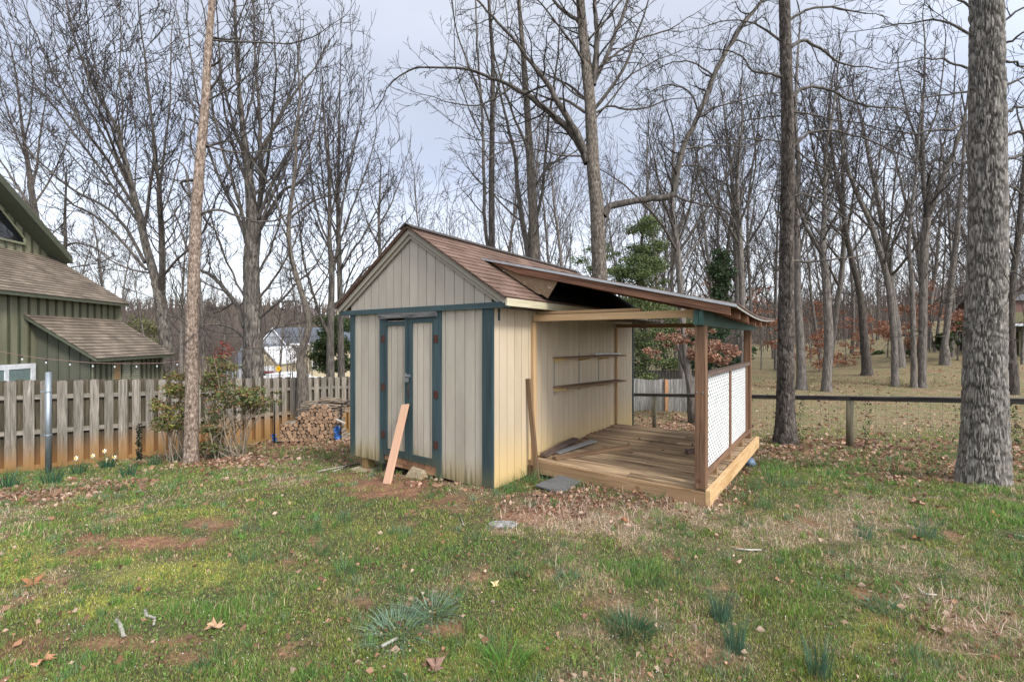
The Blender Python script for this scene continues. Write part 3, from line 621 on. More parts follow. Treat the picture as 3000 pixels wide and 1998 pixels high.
m9 = nt.nodes.new('ShaderNodeMix'); m9.data_type = 'RGBA'; s9 = nt.nodes.new('ShaderNodeSeparateXYZ'); nt.links.new(ge.outputs['Position'], s9.inputs[0]); q9 = nt.nodes.new('ShaderNodeMapRange'); q9.inputs[1].default_value = 8; q9.inputs[2].default_value = 15; q9.inputs[4].default_value = .8; nt.links.new(s9.outputs[1], q9.inputs[0]); nt.links.new(q9.outputs[0], m9.inputs[0]); nt.links.new(at_.outputs['Color'], m9.inputs[6]); nt.links.new(r9.outputs[0], m9.inputs[7])
hs = nt.nodes.new('ShaderNodeHueSaturation'); nt.links.new(m9.outputs[2], hs.inputs['Color']); nt.links.new(mr.outputs[0], hs.inputs['Value']); nt.links.new(hs.outputs[0], bs_.inputs['Base Color'])
bp = nt.nodes.new('ShaderNodeBump'); bp.inputs['Strength'].default_value = .7; bp.inputs['Distance'].default_value = .02; nt.links.new(nz.outputs[0], bp.inputs['Height']); nt.links.new(bp.outputs[0], bs_.inputs['Normal'])
npmesh('ground', np.stack([xf, yf, zf], 1), np.stack([b0, b0+ny, b0+ny+1, b0+1], 1), GM, col=groundcol(xf, yf), smooth=True, kind='structure')

BLADE = cmat('grass_blades', rough=.6, trans=.3)
def blades(X, Y, H, Wd, C, name, lean=.6, mt=BLADE, flat=None, **kw):
    n = len(X); Z = zt(X, Y)-.004; th = NR.random(n)*2*pi; ph = NR.random(n)*2*pi; l = NR.random(n)*lean
    tx, ty = np.cos(ph)*H*l, np.sin(ph)*H*l; hz = H*np.sqrt(np.clip(1-l*l, .05, 1))
    if flat is not None: hz = np.where(flat, .006+.02*NR.random(n), hz)
    V = np.zeros((n, 5, 3)); wx, wy = np.cos(th)*Wd/2, np.sin(th)*Wd/2
    V[:, 0] = np.stack([X-wx, Y-wy, Z], 1); V[:, 1] = np.stack([X+wx, Y+wy, Z], 1)
    mxx, mxy = X+tx*.35, Y+ty*.35; mz = Z+hz*.6
    V[:, 2] = np.stack([mxx+wx*.7, mxy+wy*.7, mz], 1); V[:, 3] = np.stack([mxx-wx*.7, mxy-wy*.7, mz], 1)
    V[:, 4] = np.stack([X+tx, Y+ty, Z+hz], 1)
    b = np.arange(n)[:, None]*5
    Fc = np.concatenate([b+np.array([[0, 1, 2]]), b+np.array([[0, 2, 3]]), b+np.array([[3, 2, 4]])], 0)
    return npmesh(name, V.reshape(-1, 3), Fc, mt, col=np.repeat(C, 5, 0), **kw)
def sample(n, y0, y1, pw):
    r = NR.random(n)
    Y = (y0**(1-pw)+r*(y1**(1-pw)-y0**(1-pw)))**(1/(1-pw)); X = (NR.random(n)*2-1)*(1.2*Y+.4); return X, Y
def pick(c, w):   # random colour blend
    return c
X, Y = sample(820000, 1.75, 26, 1.45)
o, (n1, n2, n3, n4) = cover(X, Y); r = NR.random(len(X)); far = sm(Y, 10, 20)
g_ = np.clip(.62+.55*(vn(X, Y, .22, 9))+.35*o['g']-.62*o['d']-.65*o['l']-.35*np.clip(o['s'], 0, 1), .04, 1.6)
keep = (r < g_) & ~o['bare']
X, Y, n1, n2, n3, n4 = X[keep], Y[keep], n1[keep], n2[keep], n3[keep], n4[keep]; o = {k: a[keep] for k, a in o.items()}; n = len(X)
r1, r2, r3 = NR.random(n), NR.random(n), NR.random(n)
tuft = vn(X, Y, .16, 12)
H = (.014+.038*r1*(.2+1.5*tuft*tuft))*(1+.8*np.clip(o['g'], 0, 1.5))*(1-.45*np.clip(o['y'], 0, 1))*(1+.15*np.clip(Y-4, 0, 8)*.5)
Wd = (.0028+.0022*r2)*np.clip(Y/3.2, .8, 5)
C = np.array([.20, .255, .055])[None]*(.4+1.2*r3[:, None])*np.array([1, 1, 1])[None]
mixc = lambda C, c, a: C*(1-a[:, None])+np.array(c)[None]*(.6+.8*r3[:, None])*a[:, None]
C = mixc(C, (.10, .21, .085), np.clip(vn(X, Y, .4, 14)-.35, 0, 1)*.9)
C = mixc(C, (.42, .43, .08), np.clip(o['y']*.95+.35*(r2 > .8), 0, 1))
C = mixc(C, (.11, .26, .045), np.clip(o['g'], 0, 1)*.75)
ps = np.clip(o['s']*.85+.04, 0, .95); C = mixc(C, (.56, .43, .29), (NR.random(n) < ps)*1.0)
C = mixc(C, (.30, .17, .10), (NR.random(n) < .12+.4*np.clip(o['d'], 0, 1))*.9)
flat = NR.random(n) < .2+.5*np.clip(o['s'], 0, 1)
blades(X, Y, H*.88, Wd, C, 'lawn_grass', lean=.95, flat=flat, label='patchy green and straw coloured lawn grass around the shed', cat='grass', kind='stuff')
# dead matted straw before the deck
X, Y = sample(150000, 1.9, 8, .8); o, nn = cover(X, Y); k = (NR.random(len(X)) < np.clip(o['s']-.5, 0, 1)*1.1+.25*np.clip(o['l']-.3, 0, 1)) & ~o['bare']; X, Y = X[k], Y[k]; n = len(X)
r3 = NR.random(n); C = np.array([.66, .51, .40])[None]*(.4+.85*r3[:, None]); C[:, 0] *= .95+.1*NR.random(n)
blades(X, Y, .05+.08*NR.random(n), .003+.003*NR.random(n), C, 'dead_straw', lean=1, flat=NR.random(n) < .7, label='matted dead straw lying in front of the deck', cat='straw', kind='stuff')
# denser clumps standing out of the lawn
cx_, cy_ = sample(3400, 1.8, 9, 1.3); o, nn = cover(cx_, cy_); kk = ~o['bare'] & (o['d'] < .7) & (NR.random(len(cx_)) < .25+.9*vn(cx_, cy_, .6, 41)); cx_, cy_, st_ = cx_[kk], cy_[kk], o['s'][kk]
m_ = 26; rr_ = np.repeat(.03+.05*NR.random(len(cx_))**2, m_)*np.sqrt(NR.random(len(cx_)*m_)); aa_ = NR.random(len(rr_))*2*pi; X = np.repeat(cx_, m_)+rr_*np.cos(aa_); Y = np.repeat(cy_, m_)+rr_*np.sin(aa_)
cc_ = np.array([[.14, .27, .06], [.21, .30, .07], [.11, .21, .08], [.17, .25, .14], [.46, .38, .22], [.10, .20, .045]]); ci = NR.integers(0, 6, len(cx_)); ci = np.where((ci == 4) & (st_ < .3), 0, ci); C = cc_[np.repeat(ci, m_)]*(.45+.95*NR.random(len(X)))[:, None]
hh_ = np.repeat(.028+.05*NR.random(len(cx_))**1.6, m_)*(.6+.6*NR.random(len(X))); blades(X, Y, hh_, .0035*np.clip(Y/3, .8, 3), C, 'grass_clumps', lean=.8, label='small denser clumps of grass standing out of the lawn', cat='grass', kind='stuff')
# clover-like ground weeds: tiny leaves near the camera
def leafquads(Cn, size, C, name, mt=None, tilt=1.0, parent=None, elong=1.0, fold=.35, **kw):
    n = len(Cn); size = np.broadcast_to(size, (n,))[:, None]
    d = NR.normal(size=(n, 3)); d[:, 2] *= tilt; d /= np.linalg.norm(d, axis=1)[:, None]+1e-9
    q = NR.normal(size=(n, 3)); q[:, 2] *= tilt; s_ = np.cross(d, q); s_ /= np.linalg.norm(s_, axis=1)[:, None]+1e-9; up = np.cross(s_, d)
    V = np.zeros((n, 6, 3)); h = size/2
    V[:, 0] = Cn-d*h*elong; V[:, 1] = Cn+s_*h*.75+up*h*fold; V[:, 2] = Cn+d*h*.2+s_*h*.6+up*h*fold*.9; V[:, 3] = Cn+d*h*elong; V[:, 4] = Cn+d*h*.1-s_*h*.7+up*h*fold; V[:, 5] = Cn-s_*h*.6-d*h*.25+up*h*fold*.6
    b = np.arange(n)[:, None]*6; Fc = np.concatenate([b+np.array([[0, 1, 2, 3]]), b+np.array([[0, 3, 4, 5]])], 0)
    return npmesh(name, V.reshape(-1, 3), Fc, mt or LEAFM, parent=parent, col=np.repeat(C, 6, 0), **kw)
LEAFM = cmat('leaves', rough=.7, trans=.25)
X, Y = sample(60000, 1.75, 5.5, 1.6); o, nn = cover(X, Y); k = (NR.random(len(X)) < np.clip(vn(X, Y, .35, 21)*1.6-.55, 0, 1)) & ~o['bare'] & (o['d'] < .6) & (o['s'] < .6); X, Y = X[k], Y[k]; n = len(X)
Cn = np.stack([X, Y, zt(X, Y)+.008+.014*NR.random(n)], 1); C = np.array([.12, .19, .045])[None]*(.6+.9*NR.random(n)[:, None])
leafquads(Cn, .009+.009*NR.random(n), C, 'lawn_weeds', tilt=.3, label='small round leaved weeds growing low in the near lawn', cat='weeds', kind='stuff')
X, Y = sample(1500, 1.75, 6, 1.2); C = np.tile([.75, .75, .78], (len(X), 1)); leafquads(np.stack([X, Y, zt(X, Y)+.03], 1), .006, C, 'tiny_flowers', tilt=.3, label='tiny white flowers dotted over the near lawn', cat='flowers', kind='stuff')
# fallen leaves
X, Y = sample(150000, 1.9, 30, 1.02); o, nn = cover(X, Y)
pl = np.clip(o['l'], 0, 1)**1.2*1.15+.022+.10*np.clip(o['s']-.6, 0, 1)+.05*sm(vn(X, Y, .5, 31), .6, .8)
k = (NR.random(len(X)) < pl) & ~o['bare']; X, Y = X[k], Y[k]; n = len(X)
pal = np.array([[.36, .21, .13], [.28, .145, .085], [.42, .28, .195], [.22, .12, .08], [.30, .17, .11], [.50, .36, .27], [.14, .08, .055]])
C = pal[NR.integers(0, len(pal), n)]*(.7+.55*NR.random(n)[:, None])
sz = (.014+.05*NR.random(n)**2)*np.clip(Y/4.5, .8, 2.4)
leafquads(np.stack([X, Y, zt(X, Y)+.008+.02*NR.random(n)], 1), sz, C, 'fallen_leaves', tilt=.22, label='litter of dry brown fallen leaves over the lawn and along the fences', cat='leaves', kind='stuff')
# single large leaves that show clearly
def bigleaf(u, v, s_, c, label, rz):
    p = G(u, v); q = MB(); n = 9; lob = [(0, -.5), (.10, -.28), (.38, -.30), (.20, -.08), (.50, .10), (.18, .14), (.26, .40), (.06, .30), (0, .55)]
    pts = [(x, y) for x, y in lob]+[(-x*.9, y+.03) for x, y in lob[-2:0:-1]]; R_ = radians(rz)
    vs = [(p.x+s_*.8*(x*cos(R_)-y*sin(R_)), p.y+.8*s_*(x*sin(R_)+y*cos(R_)), p.z+.02+s_*(.30*abs(x)+.12*y+.1*sin(9*y))) for x, y in pts]
    ctr = (p.x, p.y, p.z+.02); k = len(vs); q.add([ctr]+vs, [(0, i+1, (i+1) % k+1) for i in range(k)], rnd=.5)
    q.build('fallen_leaf', mat('big_leaf', [tuple(x*.7 for x in c), c, tuple(min(1, x*1.25) for x in c)], scale=(60, 60, 60), rough=.8, bump=.5), None, label, 'leaf', 'single large fallen leaves')
for a in [(2690,1478,.17,(.36,.20,.14),'pinkish brown lobed oak leaf on the green grass left of the big grey trunk',70), (630,1845,.13,(.42,.26,.16),'pale tan curled leaf on the lawn at the lower left',120), (1275,1965,.13,(.20,.12,.09),'dark brown lobed leaf at the bottom edge of the lawn near the middle',10),
          (2755,1855,.13,(.36,.25,.18),'grey brown leaf on the lawn at the lower right',200), (95,1715,.15,(.25,.11,.05),'rusty brown leaf on the yellowish grass at the far left',40), (2910,1515,.13,(.35,.14,.06),'orange brown leaf lying in the bright green grass at the right edge',30), (2690,1585,.11,(.28,.13,.06),'dark rust leaf at the foot of the tall onion grass',80),
          (125,1950,.12,(.42,.21,.12),'tan leaf in the weeds at the bottom left corner',300), (1450,1722,.08,(.5,.38,.2),'small yellow leaf on the lawn between the two blue green clumps',20), (1830,1532,.10,(.3,.12,.06),'reddish leaf on the pale straw before the deck',60)]: bigleaf(*a)
# sticks
STK = mat('lichen_stick', [(.10, .08, .06), (.30, .28, .24), (.45, .44, .38)], scale=(30, 30, 30), rough=.9)
def stick(px, r, label, name='stick'):
    q = MB(); pts = [G(u, v)+Vector((0, 0, r+.008)) for u, v in px]; q.tube(pts, [r*(1-.3*i/len(pts)) for i in range(len(pts))], 7, rough=.4); q.build(name, STK, None, label, 'stick', 'sticks lying on the lawn', smooth=True)
stick([(340,1828),(350,1845),(357,1858),(362,1876)], .011, 'short thick lichen covered stick on the lower left lawn'); stick([(425,1795),(430,1812),(455,1822),(450,1842)], .008, 'crooked thin stick on the lower left lawn right of the thick one')
stick([(2152,1614),(2190,1619),(2230,1617)], .007, 'small bleached stick on the lawn right of the deck'); stick([(1118,1905),(1165,1885)], .009, 'short brown stick on the weeds below the large blue green clump')
stick([(2690,1735),(2715,1750),(2745,1752)], .006, 'forked white twig on the dry patch at the right'); stick([(2955,1568),(3000,1578)], .006, 'thin pale stick at the right edge of the lawn'); stick([(930,1386),(1050,1362)], .014, 'long grey stick on the ground under the raised shed corner')
stick([(975,1386),(1010,1374)], .012, 'short grey stick beside the long one under the shed corner'); stick([(1350,1523),(1360,1545)], .005, 'curled white twig on the lawn before the near shed corner')
# flat stones, slab, blocks
def stone(u, v, rx, ry, h, label, c, name='flat_stone', cat='stone', seed=1, base=None):
    p = base or G(u, v); q = MB(); n = 14; R_ = random.Random(seed); rr = [1+.28*(R_.random()-.5) for _ in range(n)]; V = []
    for (k, zz) in ((1.0, -.03), (1.0, h*.7), (.9, h)):
        for i in range(n): a = 2*pi*i/n; V.append((p.x+rx*k*rr[i]*cos(a), p.y+ry*k*rr[i]*sin(a), p.z+zz+.006*R_.random()))
    fs = [(l*n+i, l*n+(i+1) % n, (l+1)*n+(i+1) % n, (l+1)*n+i) for l in range(2) for i in range(n)]+[tuple(2*n+i for i in range(n))]
    q.add(V, fs); q.build(name, c, None, label, cat)
STONE = mat('mottled_stone', [(.08, .07, .06), (.28, .27, .26), (.48, .48, .47)], scale=(28, 28, 28), rough=.9, bump=.8, fac=(.35, .65), stain=None)
stone(1477, 1541, .125, .075, .014, 'flat pale grey mottled stone set in the lawn before the shed', STONE, seed=4)
CONC = mat('dirty_concrete', [(.20, .15, .085), (.36, .28, .17), (.46, .38, .26)], scale=(14, 14, 14), rough=.95, bump=.5)
bp_ = FW(1.13, .05, 0); g = gz(bp_[0], bp_[1]); q = MB(); L_ = [(.96, -.12, g-.04), (1.30, -.12, g-.04), (1.30, .11, g-.04), (.96, .11, g-.04), (1.0, -.10, g+.10), (1.26, -.10, g+.115), (1.22, .03, g+.11), (1.03, .03, g+.10)]
q.hexa([FW(*p) for p in L_]); q.build('concrete_block', CONC, None, 'stained concrete block half buried under the shed doors', 'block', bevel=.012)
q = MB(); q.box(2.0, 2.35, -.25, .10, gz(*FW(2.2, -.1, 0)[:2])-.03, gz(*FW(2.2, -.1, 0)[:2])+.035, FW); q.build('concrete_pad', CONC, None, 'flat concrete pad under the pier of the left shed corner', 'pad', bevel=.01)
MATG = mat('grey_slab', [(.10, .10, .10), (.155, .155, .155)], scale=(30, 30, 30), rough=.85)
c4 = [G(1568, 1433), G(1640, 1411), G(1700, 1424), G(1643, 1449)]; q = MB(); q.poly([Vector((p.x, p.y, -.0+.028-.02*(i == 3))) for i, p in enumerate(c4)][::1], (0, 0, .02)); q.build('grey_slab', MATG, None, 'dark grey flat slab on the grass under the front deck edge', 'slab', bevel=.003)
p = F(3.35, 2.02, 0); g = gz(p[0], p[1]); q = MB(); q.tube([(p[0], p[1], g+.02), (p[0]+.01, p[1], g+.06), (p[0], p[1], g+.11)], [.07, .085, .06], 10, rough=.3); q.build('plastic_bag', plain('pale_blue_plastic', (.12, .17, .25), rough=.4), None, 'crumpled pale blue plastic wrapped round the far deck pier', 'bag', smooth=True)
# grass tufts
def tuftmesh(n, h, wdt, sp, c, lean, seed):
    rs = np.random.default_rng(seed); V = []; Fc = []; Cc = []
    for i in range(n):
        a = rs.random()*2*pi; rr = sp*math.sqrt(rs.random()); x, y = rr*cos(a), rr*sin(a); hh = h*(.5+.6*rs.random()); l = lean*(.2+rr/sp)*(.5+.7*rs.random()); aa = a+.5*(rs.random()-.5); ww = wdt*(.7+.5*rs.random()); t = rs.random()*pi
        b = len(V); m = 5
        for j in range(m):
            f = j/(m-1); ox = hh*l*f*f; z = hh*(f-.35*l*f*f); k = (1-f*.9)
            for s_ in (-1, 1): V.append((x+ox*cos(aa)+s_*ww/2*k*cos(t), y+ox*sin(aa)+s_*ww/2*k*sin(t), z-.01))
        for j in range(m-1): Fc.append((b+2*j, b+2*j+1, b+2*j+3, b+2*j+2))
        cc = np.array(c)*(.55+.9*rs.random()); Cc += [cc]*(2*m)
    return np.array(V), np.array(Fc), np.array(Cc)
def tuft_at(u, v, n, h, wdt, sp, c, lean, label, name='grass_tuft', cat='grass tuft', group=None, seed=0, p=None):
    p = p or G(u, v); V, Fc, Cc = tuftmesh(n, h, wdt, sp, c, lean, seed); o = npmesh(name, V, Fc, BLADE, col=Cc, label=label, cat=cat, group=group); o.location = (p.x, p.y, p.z); return o
BG = (.13, .21, .15); DG = (.06, .125, .055); OG = (.065, .135, .085); LG = (.10, .22, .04)
tuft_at(1160, 1850, 420, .095, .006, .15, (.17, .25, .17), 1.6, 'broad blue green grass clump spreading on the near lawn left of centre', seed=1); tuft_at(1270, 1795, 220, .11, .007, .11, (.15, .22, .15), 1.4, 'smaller blue green grass clump just behind the broad one', seed=2)
tuft_at(1845, 1850, 420, .12, .005, .115, DG, .9, 'round dark green grass clump on the near lawn right of centre', seed=3)
tuft_at(2108, 1818, 90, .26, .004, .045, OG, .35, 'upright onion grass clump, left of a close pair right of the round clump', seed=4); tuft_at(2155, 1905, 90, .24, .004, .05, OG, .3, 'upright onion grass clump, nearer the camera of the close pair', seed=5)
tuft_at(2705, 1575, 70, .30, .004, .07, (.09, .17, .10), .45, 'tall thin onion grass clump on the right lawn beside a dark leaf', seed=6); tuft_at(2530, 1580, 60, .22, .004, .05, (.09, .17, .10), .4, 'thin onion grass clump on the right lawn left of the tall one', seed=7)
tuft_at(2400, 1990, 90, .25, .004, .05, OG, .35, 'onion grass clump cut by the bottom edge of the lawn', seed=8); tuft_at(2590, 1790, 110, .10, .006, .09, (.10, .19, .10), 1.1, 'low spreading green clump on the right lawn beside the bare soil', seed=9)
tuft_at(1520, 1690, 120, .09, .006, .08, DG, 1.0, 'small dark green clump on the lawn below the flat stone', seed=10); tuft_at(1665, 1705, 120, .09, .006, .08, (.08, .16, .09), 1.0, 'small blue green clump right of the small dark green one', seed=11)
tuft_at(1480, 1950, 130, .15, .006, .10, LG, 1.0, 'bright green spreading clump at the bottom middle of the lawn', seed=12); tuft_at(620, 1955, 120, .08, .006, .1, DG, 1.0, 'dark green clump at the lower left of the lawn', seed=13)
tuft_at(1900, 1690, 200, .10, .006, .13, (.10, .19, .06), .9, 'thick green clump on the middle lawn below the straw patch', seed=14)
for i, (u, v, h) in enumerate([(2215,1440,.30),(2260,1420,.26),(2250,1490,.22),(2170,1460,.16),(2310,1430,.2),(1555,1415,.24),(1500,1440,.20),(1690,1432,.18),(2400,1370,.14),(2290,1380,.18),(2440,1395,.16),(2560,1440,.2),(920,1560,.18),(1010,1530,.16),(300,1560,.16),(1390,1590,.16),(730,1650,.12),(2840,1412,.16),(1010,1680,.2),(940,1620,.18),(1600,1420,.22)]):
    tuft_at(u, v, 45, h, .005, .07, (.09, .17, .07), .55, 'thin upright tuft of wild grass scattered round the shed and lawn', group='wild grass tufts', seed=20+i)
for i, (a, b) in enumerate([(.12,.06),(.35,.08),(.55,.10),(.72,.16),(1.1,2.12),(1.7,2.18),(2.4,2.2),(3.0,2.22),(3.6,2.15)]+[(-.07,-.35),(-.08,-.75),(-.06,-1.75),(-.08,-2.2),(.68,.9),(.70,1.5)]):
    q_ = F(a, b, 0); tuft_at(0, 0, 34, .10+.06*(i % 3), .005, .09, (.10, .19, .06), .8, 'thin upright tuft of wild grass scattered round the shed and lawn', group='wild grass tufts', seed=70+i, p=Vector((q_[0], q_[1], gz(q_[0], q_[1]))))
n = 60; a_ = .9+2.4*NR.random(n); b_ = .03+.25*NR.random(n)**2; a_[40:] = .9+2.4*NR.random(20); b_[40:] = 1.8*NR.random(20); Cn = np.array([F(a, b, DZ+.012) for a, b in zip(a_, b_)])
leafquads(Cn, .03+.03*NR.random(n), pal[NR.integers(0, len(pal), n)]*(.5+.5*NR.random(n)[:, None]), 'deck_leaves', tilt=.25, label='few dry brown leaves blown onto the deck boards', cat='leaves', kind='stuff')
# daffodils along the left fence
FLW = plain('daffodil_white', (.85, .83, .70), rough=.5); FLY = plain('daffodil_yellow', (.85, .60, .08), rough=.5)
def daff(u, v, n, h, label, flowers=()):
    p = G(u, v); t = thing('daffodil_plant', label, 'plant', p, 'daffodil plants along the left fence' if not flowers else None); V, Fc, Cc = tuftmesh(n, h, .014, .10, (.05, .12, .065), .45, int(u)); V = V+np.array(p); npmesh('leaves', V, Fc, BLADE, parent=t, col=Cc)
    for (fu, fv) in flowers:
        c = P(fu, fv, p.y+.02); s_ = MB(); s_.tube([(p.x+(c.x-p.x)*.4, p.y, p.z), (c.x, c.y, c.z)], .004, 5); s_.build('stem', plain('daffodil_stem', (.07, .15, .06)), t)
        q = MB(); d = Vector((.25*(RN.random()-.5), -1, .25)).normalized(); x = d.cross(Vector((0, 0, 1))).normalized(); y = x.cross(d)
        for i in range(6):
            a = i*pi/3+.3; e1 = x*cos(a)+y*sin(a); e2 = x*cos(a+.45)+y*sin(a+.45); e3 = x*cos(a-.45)+y*sin(a-.45)
            q.add([c, c+e3*.026, c+e1*.048, c+e2*.026], [(0, 1, 2, 3)], rnd=.5)
        fo = q.build('flower', FLW, t); q = MB(); q.tube([c, c+d*.022], [.010, .017], 8, cap=False); q.build('trumpet', FLY, fo)
daff(315, 1372, 70, .36, 'flowering daffodil clump with four blooms by the left fence', [(272,1335),(306,1321),(313,1347),(335,1339)]); daff(228, 1388, 55, .32, 'daffodil clump with a single bloom left of the full flowering one', [(223,1342)])
for (u, v, n) in ((150,1418,70),(20,1432,60),(380,1398,50),(455,1362,45),(512,1352,40),(640,1345,20)): daff(u, v, n, .30, 'dark green daffodil leaves without flowers along the left fence')
# ================================================================ LEFT FENCE
FK0 = Vector((-9.7, 8.5, 0)); FKD = Vector((.609, .793, 0)); FKN = Vector((.793, -.609, 0))   # FKN towards the camera side
def FP_(k, n, z): p = FK0+FKD*k+FKN*n; return (p.x, p.y, z)
ftop = lambda k: .80-.0573*k
FBM = mat('weathered_fence_board', [(.06, .05, .035), (.16, .135, .10), (.25, .215, .165), (.33, .295, .25)], scale=(2, 30, 30), rough=.9, bump=.5, rv=.22, fac=(.28, .7), dist=.6, stain=[((.36, .165, .05), -1.0, -.30, .35, .85, (5, 5, 2)), ((.10, .10, .035), -1.35, -.2, .5, .45, (5, 5, 3))])
FBD = mat('shaded_fence_board', [(.03, .026, .018), (.075, .063, .043), (.12, .10, .07)], scale=(2, 30, 30), rough=.95, bump=.5, rv=.2, stain=[((.24, .11, .035), -1.0, -.30, .35, .8, (5, 5, 2))])  # shade behind the front boards is painted into this darker wood
fence = thing('wooden_fence', 'weathered grey shadowbox board fence with orange stained feet at the left', 'fence', FP_(2, 0, -1.2))
def fboard(mb, k, n, wd, hgt):
    zt_ = ftop(k)+.03*(RN.random()-.5); zb = gz(*FP_(k, n, 0)[:2])-.03; h = wd/2; c = .03; tl = .006*(RN.random()-.5)
    A = [(-h, zb), (h, zb), (h+tl, zt_-c), (h-c*.9+tl, zt_), (-h+c*.9+tl, zt_), (-h+tl, zt_-c)]
    pts = [FP_(k+a, n-.009, z) for a, z in A]; off = FKN*.018; tcs = [(z, a, 0) for a, z in A]; mb.poly(pts, off, tc=tcs)
mf, mb_ = MB(), MB(); k = -4.2; i = 0
while k < 14:
    fboard(mf, k, .045, .142+.012*RN.random(), 1)
    fboard(mb_, k+.136, -.045, .170, 1); k += .236*(1 if k < 6 else .97)+.012*(RN.random()-.5); i += 1
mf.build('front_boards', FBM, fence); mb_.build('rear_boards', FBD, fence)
for dz in (-.33, -1.02, -1.72):
    m = MB()
    for s_ in range(6): a, b = -4.2+s_*3, -4.2+(s_+1)*3-.01; m.beam(FP_(a, 0, ftop(a)+dz), FP_(b, 0, ftop(b)+dz), .065, .085)
    m.build('rail', FBM, fence)
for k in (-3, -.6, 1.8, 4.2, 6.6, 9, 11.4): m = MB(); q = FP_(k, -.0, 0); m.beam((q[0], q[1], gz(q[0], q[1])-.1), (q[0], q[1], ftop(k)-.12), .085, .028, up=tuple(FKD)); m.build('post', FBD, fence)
GALV = mat('galvanised_steel', [(.22, .25, .27), (.36, .40, .43)], scale=(3, 14, 14), rough=.45, metal=.7)
pp = G(142, 1388); t = thing('metal_post', 'galvanised round steel post standing in front of the left fence', 'post', pp); m = MB(); m.tube([(pp.x, pp.y, pp.z-.1), (pp.x, pp.y, 1.6-97*pp.y/1300)], .047*pp.y/8.6, 16); m.build('pipe', GALV, t, smooth=True)
for v in (1147, 1274):
    z = 1.6-(v-993)*pp.y/1300; m = MB(); m.tube([(pp.x, pp.y, z-.012), (pp.x, pp.y, z+.012)], .056*pp.y/8.6, 16); m.box(pp.x-.14, pp.x-.04, pp.y-.01, pp.y+.01, z-.01, z+.012); m.build('band_clamp', GALV, t)
# ================================================================ RAIL FENCE at the right
RA_, RB_ = Vector((3.95, 12.3, 0)), Vector((6.4, 8.4, 0)); rd = (RB_-RA_); rdn = rd.normalized(); OLDP = mat('old_round_post', [(.07, .065, .04), (.16, .14, .09), (.24, .20, .13)], scale=(2, 25, 25), rough=.9, bump=.4)
BLK = mat('dark_rail', [(.02, .018, .015), (.06, .052, .045), (.13, .12, .11)], scale=(2, 20, 20), rough=.6, bump=.3)
rf = thing('rail_fence', 'low dark rail fence on posts with wire mesh crossing behind the porch', 'fence', (RA_.x, RA_.y, -1))
rtop = lambda k: .02+(.43)*k/rd.length
for k in (-4.6, 0, rd.length, rd.length+4.4):
    p = RA_+rdn*k; m = MB(); m.tube([(p.x, p.y, gz(p.x, p.y)-.1), (p.x, p.y, rtop(k)-.02)], [.062, .055] if k == 0 else [.065, .06], 12, rough=.06); m.build('post', OLDP, rf, smooth=True)
for (a, b) in ((-5, 0), (0, rd.length), (rd.length, rd.length+5)):
    m = MB(); A, B = RA_+rdn*a, RA_+rdn*b; A.z, B.z = rtop(a)+.02, rtop(b)+.02; m.beam(A, B, .045, .075); A.z, B.z = rtop(a)+.062, rtop(b)+.062; m.beam(A, B, .12, .02, rnd=.9); m.build('rail', BLK, rf)
m = MB(); k = -4.6
while k < rd.length+4.4: p = RA_+rdn*k; g = gz(p.x, p.y); m.beam((p.x, p.y, g+.02), (p.x, p.y, rtop(k)), .0022, .0022, up=(0, 1, 0)); k += .15
for j in range(7):
    for s_ in range(9): a, b = -4.6+s_*1.5, -4.6+(s_+1)*1.5; A, B = RA_+rdn*a, RA_+rdn*b; A.z = gz(A.x, A.y)+.04+j*.14; B.z = gz(B.x, B.y)+.04+j*.14; m.beam(A, B, .0022, .0022)
m.build('wire_mesh', plain('wire', (.12, .12, .12), metal=.5), rf)
VINE = mat('ivy_leaf', [(.02, .035, .012), (.05, .08, .03)], scale=(20, 20, 20), rough=.7)
def vine(k, label):
    p = RA_+rdn*k; g = gz(p.x, p.y); n = 110; zz = g+NR.random(n)*(rtop(k)-g); Cn = np.stack([p.x+.03*np.sin(zz*7)+.035*NR.normal(size=n), p.y-.04+.03*NR.normal(size=n), zz], 1)
    leafquads(Cn, .035, np.array([.04, .065, .025])[None]*(.5+NR.random(n)[:, None]), 'climbing_vine', label=label, cat='vine')
vine(rd.length+.25, 'thin dark vine on the wire just right of the second rail fence post'); vine(rd.length+2.05, 'dark vine hanging on the rail fence at the right edge behind the big trunk'); vine(rd.length-.9, 'thin dry vine on the wire left of the second rail fence post')
# ================================================================ BACK FENCES
GFB = mat('silver_grey_palings', [(.12, .11, .10), (.26, .25, .235), (.36, .35, .335)], scale=(2, 30, 30), rough=.9, rv=.2)
bf = thing('paling_fence', 'silver grey tall paling fence behind the porch beyond the rail fence', 'fence', (6, 17, -1.4))
for (x0, y0, x1, y1, v0, v1) in ((1.2, 17.4, 5.75, 17.0, 1105, 1112), (5.75, 17.0, 8.3, 16.2, 1112, 1098)):
    m = MB(); n = int(math.hypot(x1-x0, y1-y0)/.1); dx, dy = (x1-x0)/n, (y1-y0)/n; A = math.atan2(dy, dx)
    for i in range(n):
        x, y = x0+dx*i, y0+dy*i; v = v0+(v1-v0)*i/n+2*sin(i*.35); z = 1.6-(v-HV)*y/FPX+.02*RN.random(); m.box(.003, .095, -.008, .008, gz(x, y)-.05, z, frame(x, y, A))
    m.build('paling_panel', GFB, bf)
p = P(1952, 1112, 16.95); m = MB(); m.box(p.x-.06, p.x+.06, 16.9, 16.96, gz(p.x, 17)-.1, p.z, rnd=.5); m.build('post', plain('orange_post', (.42, .22, .11)), bf)
m = MB()
for i in range(40): x = 4.5+i*.14; m.box(x, x+.12, 20.5, 20.53, gz(x, 20.5), 1.6-(1066-HV)*20.5/FPX-.3)
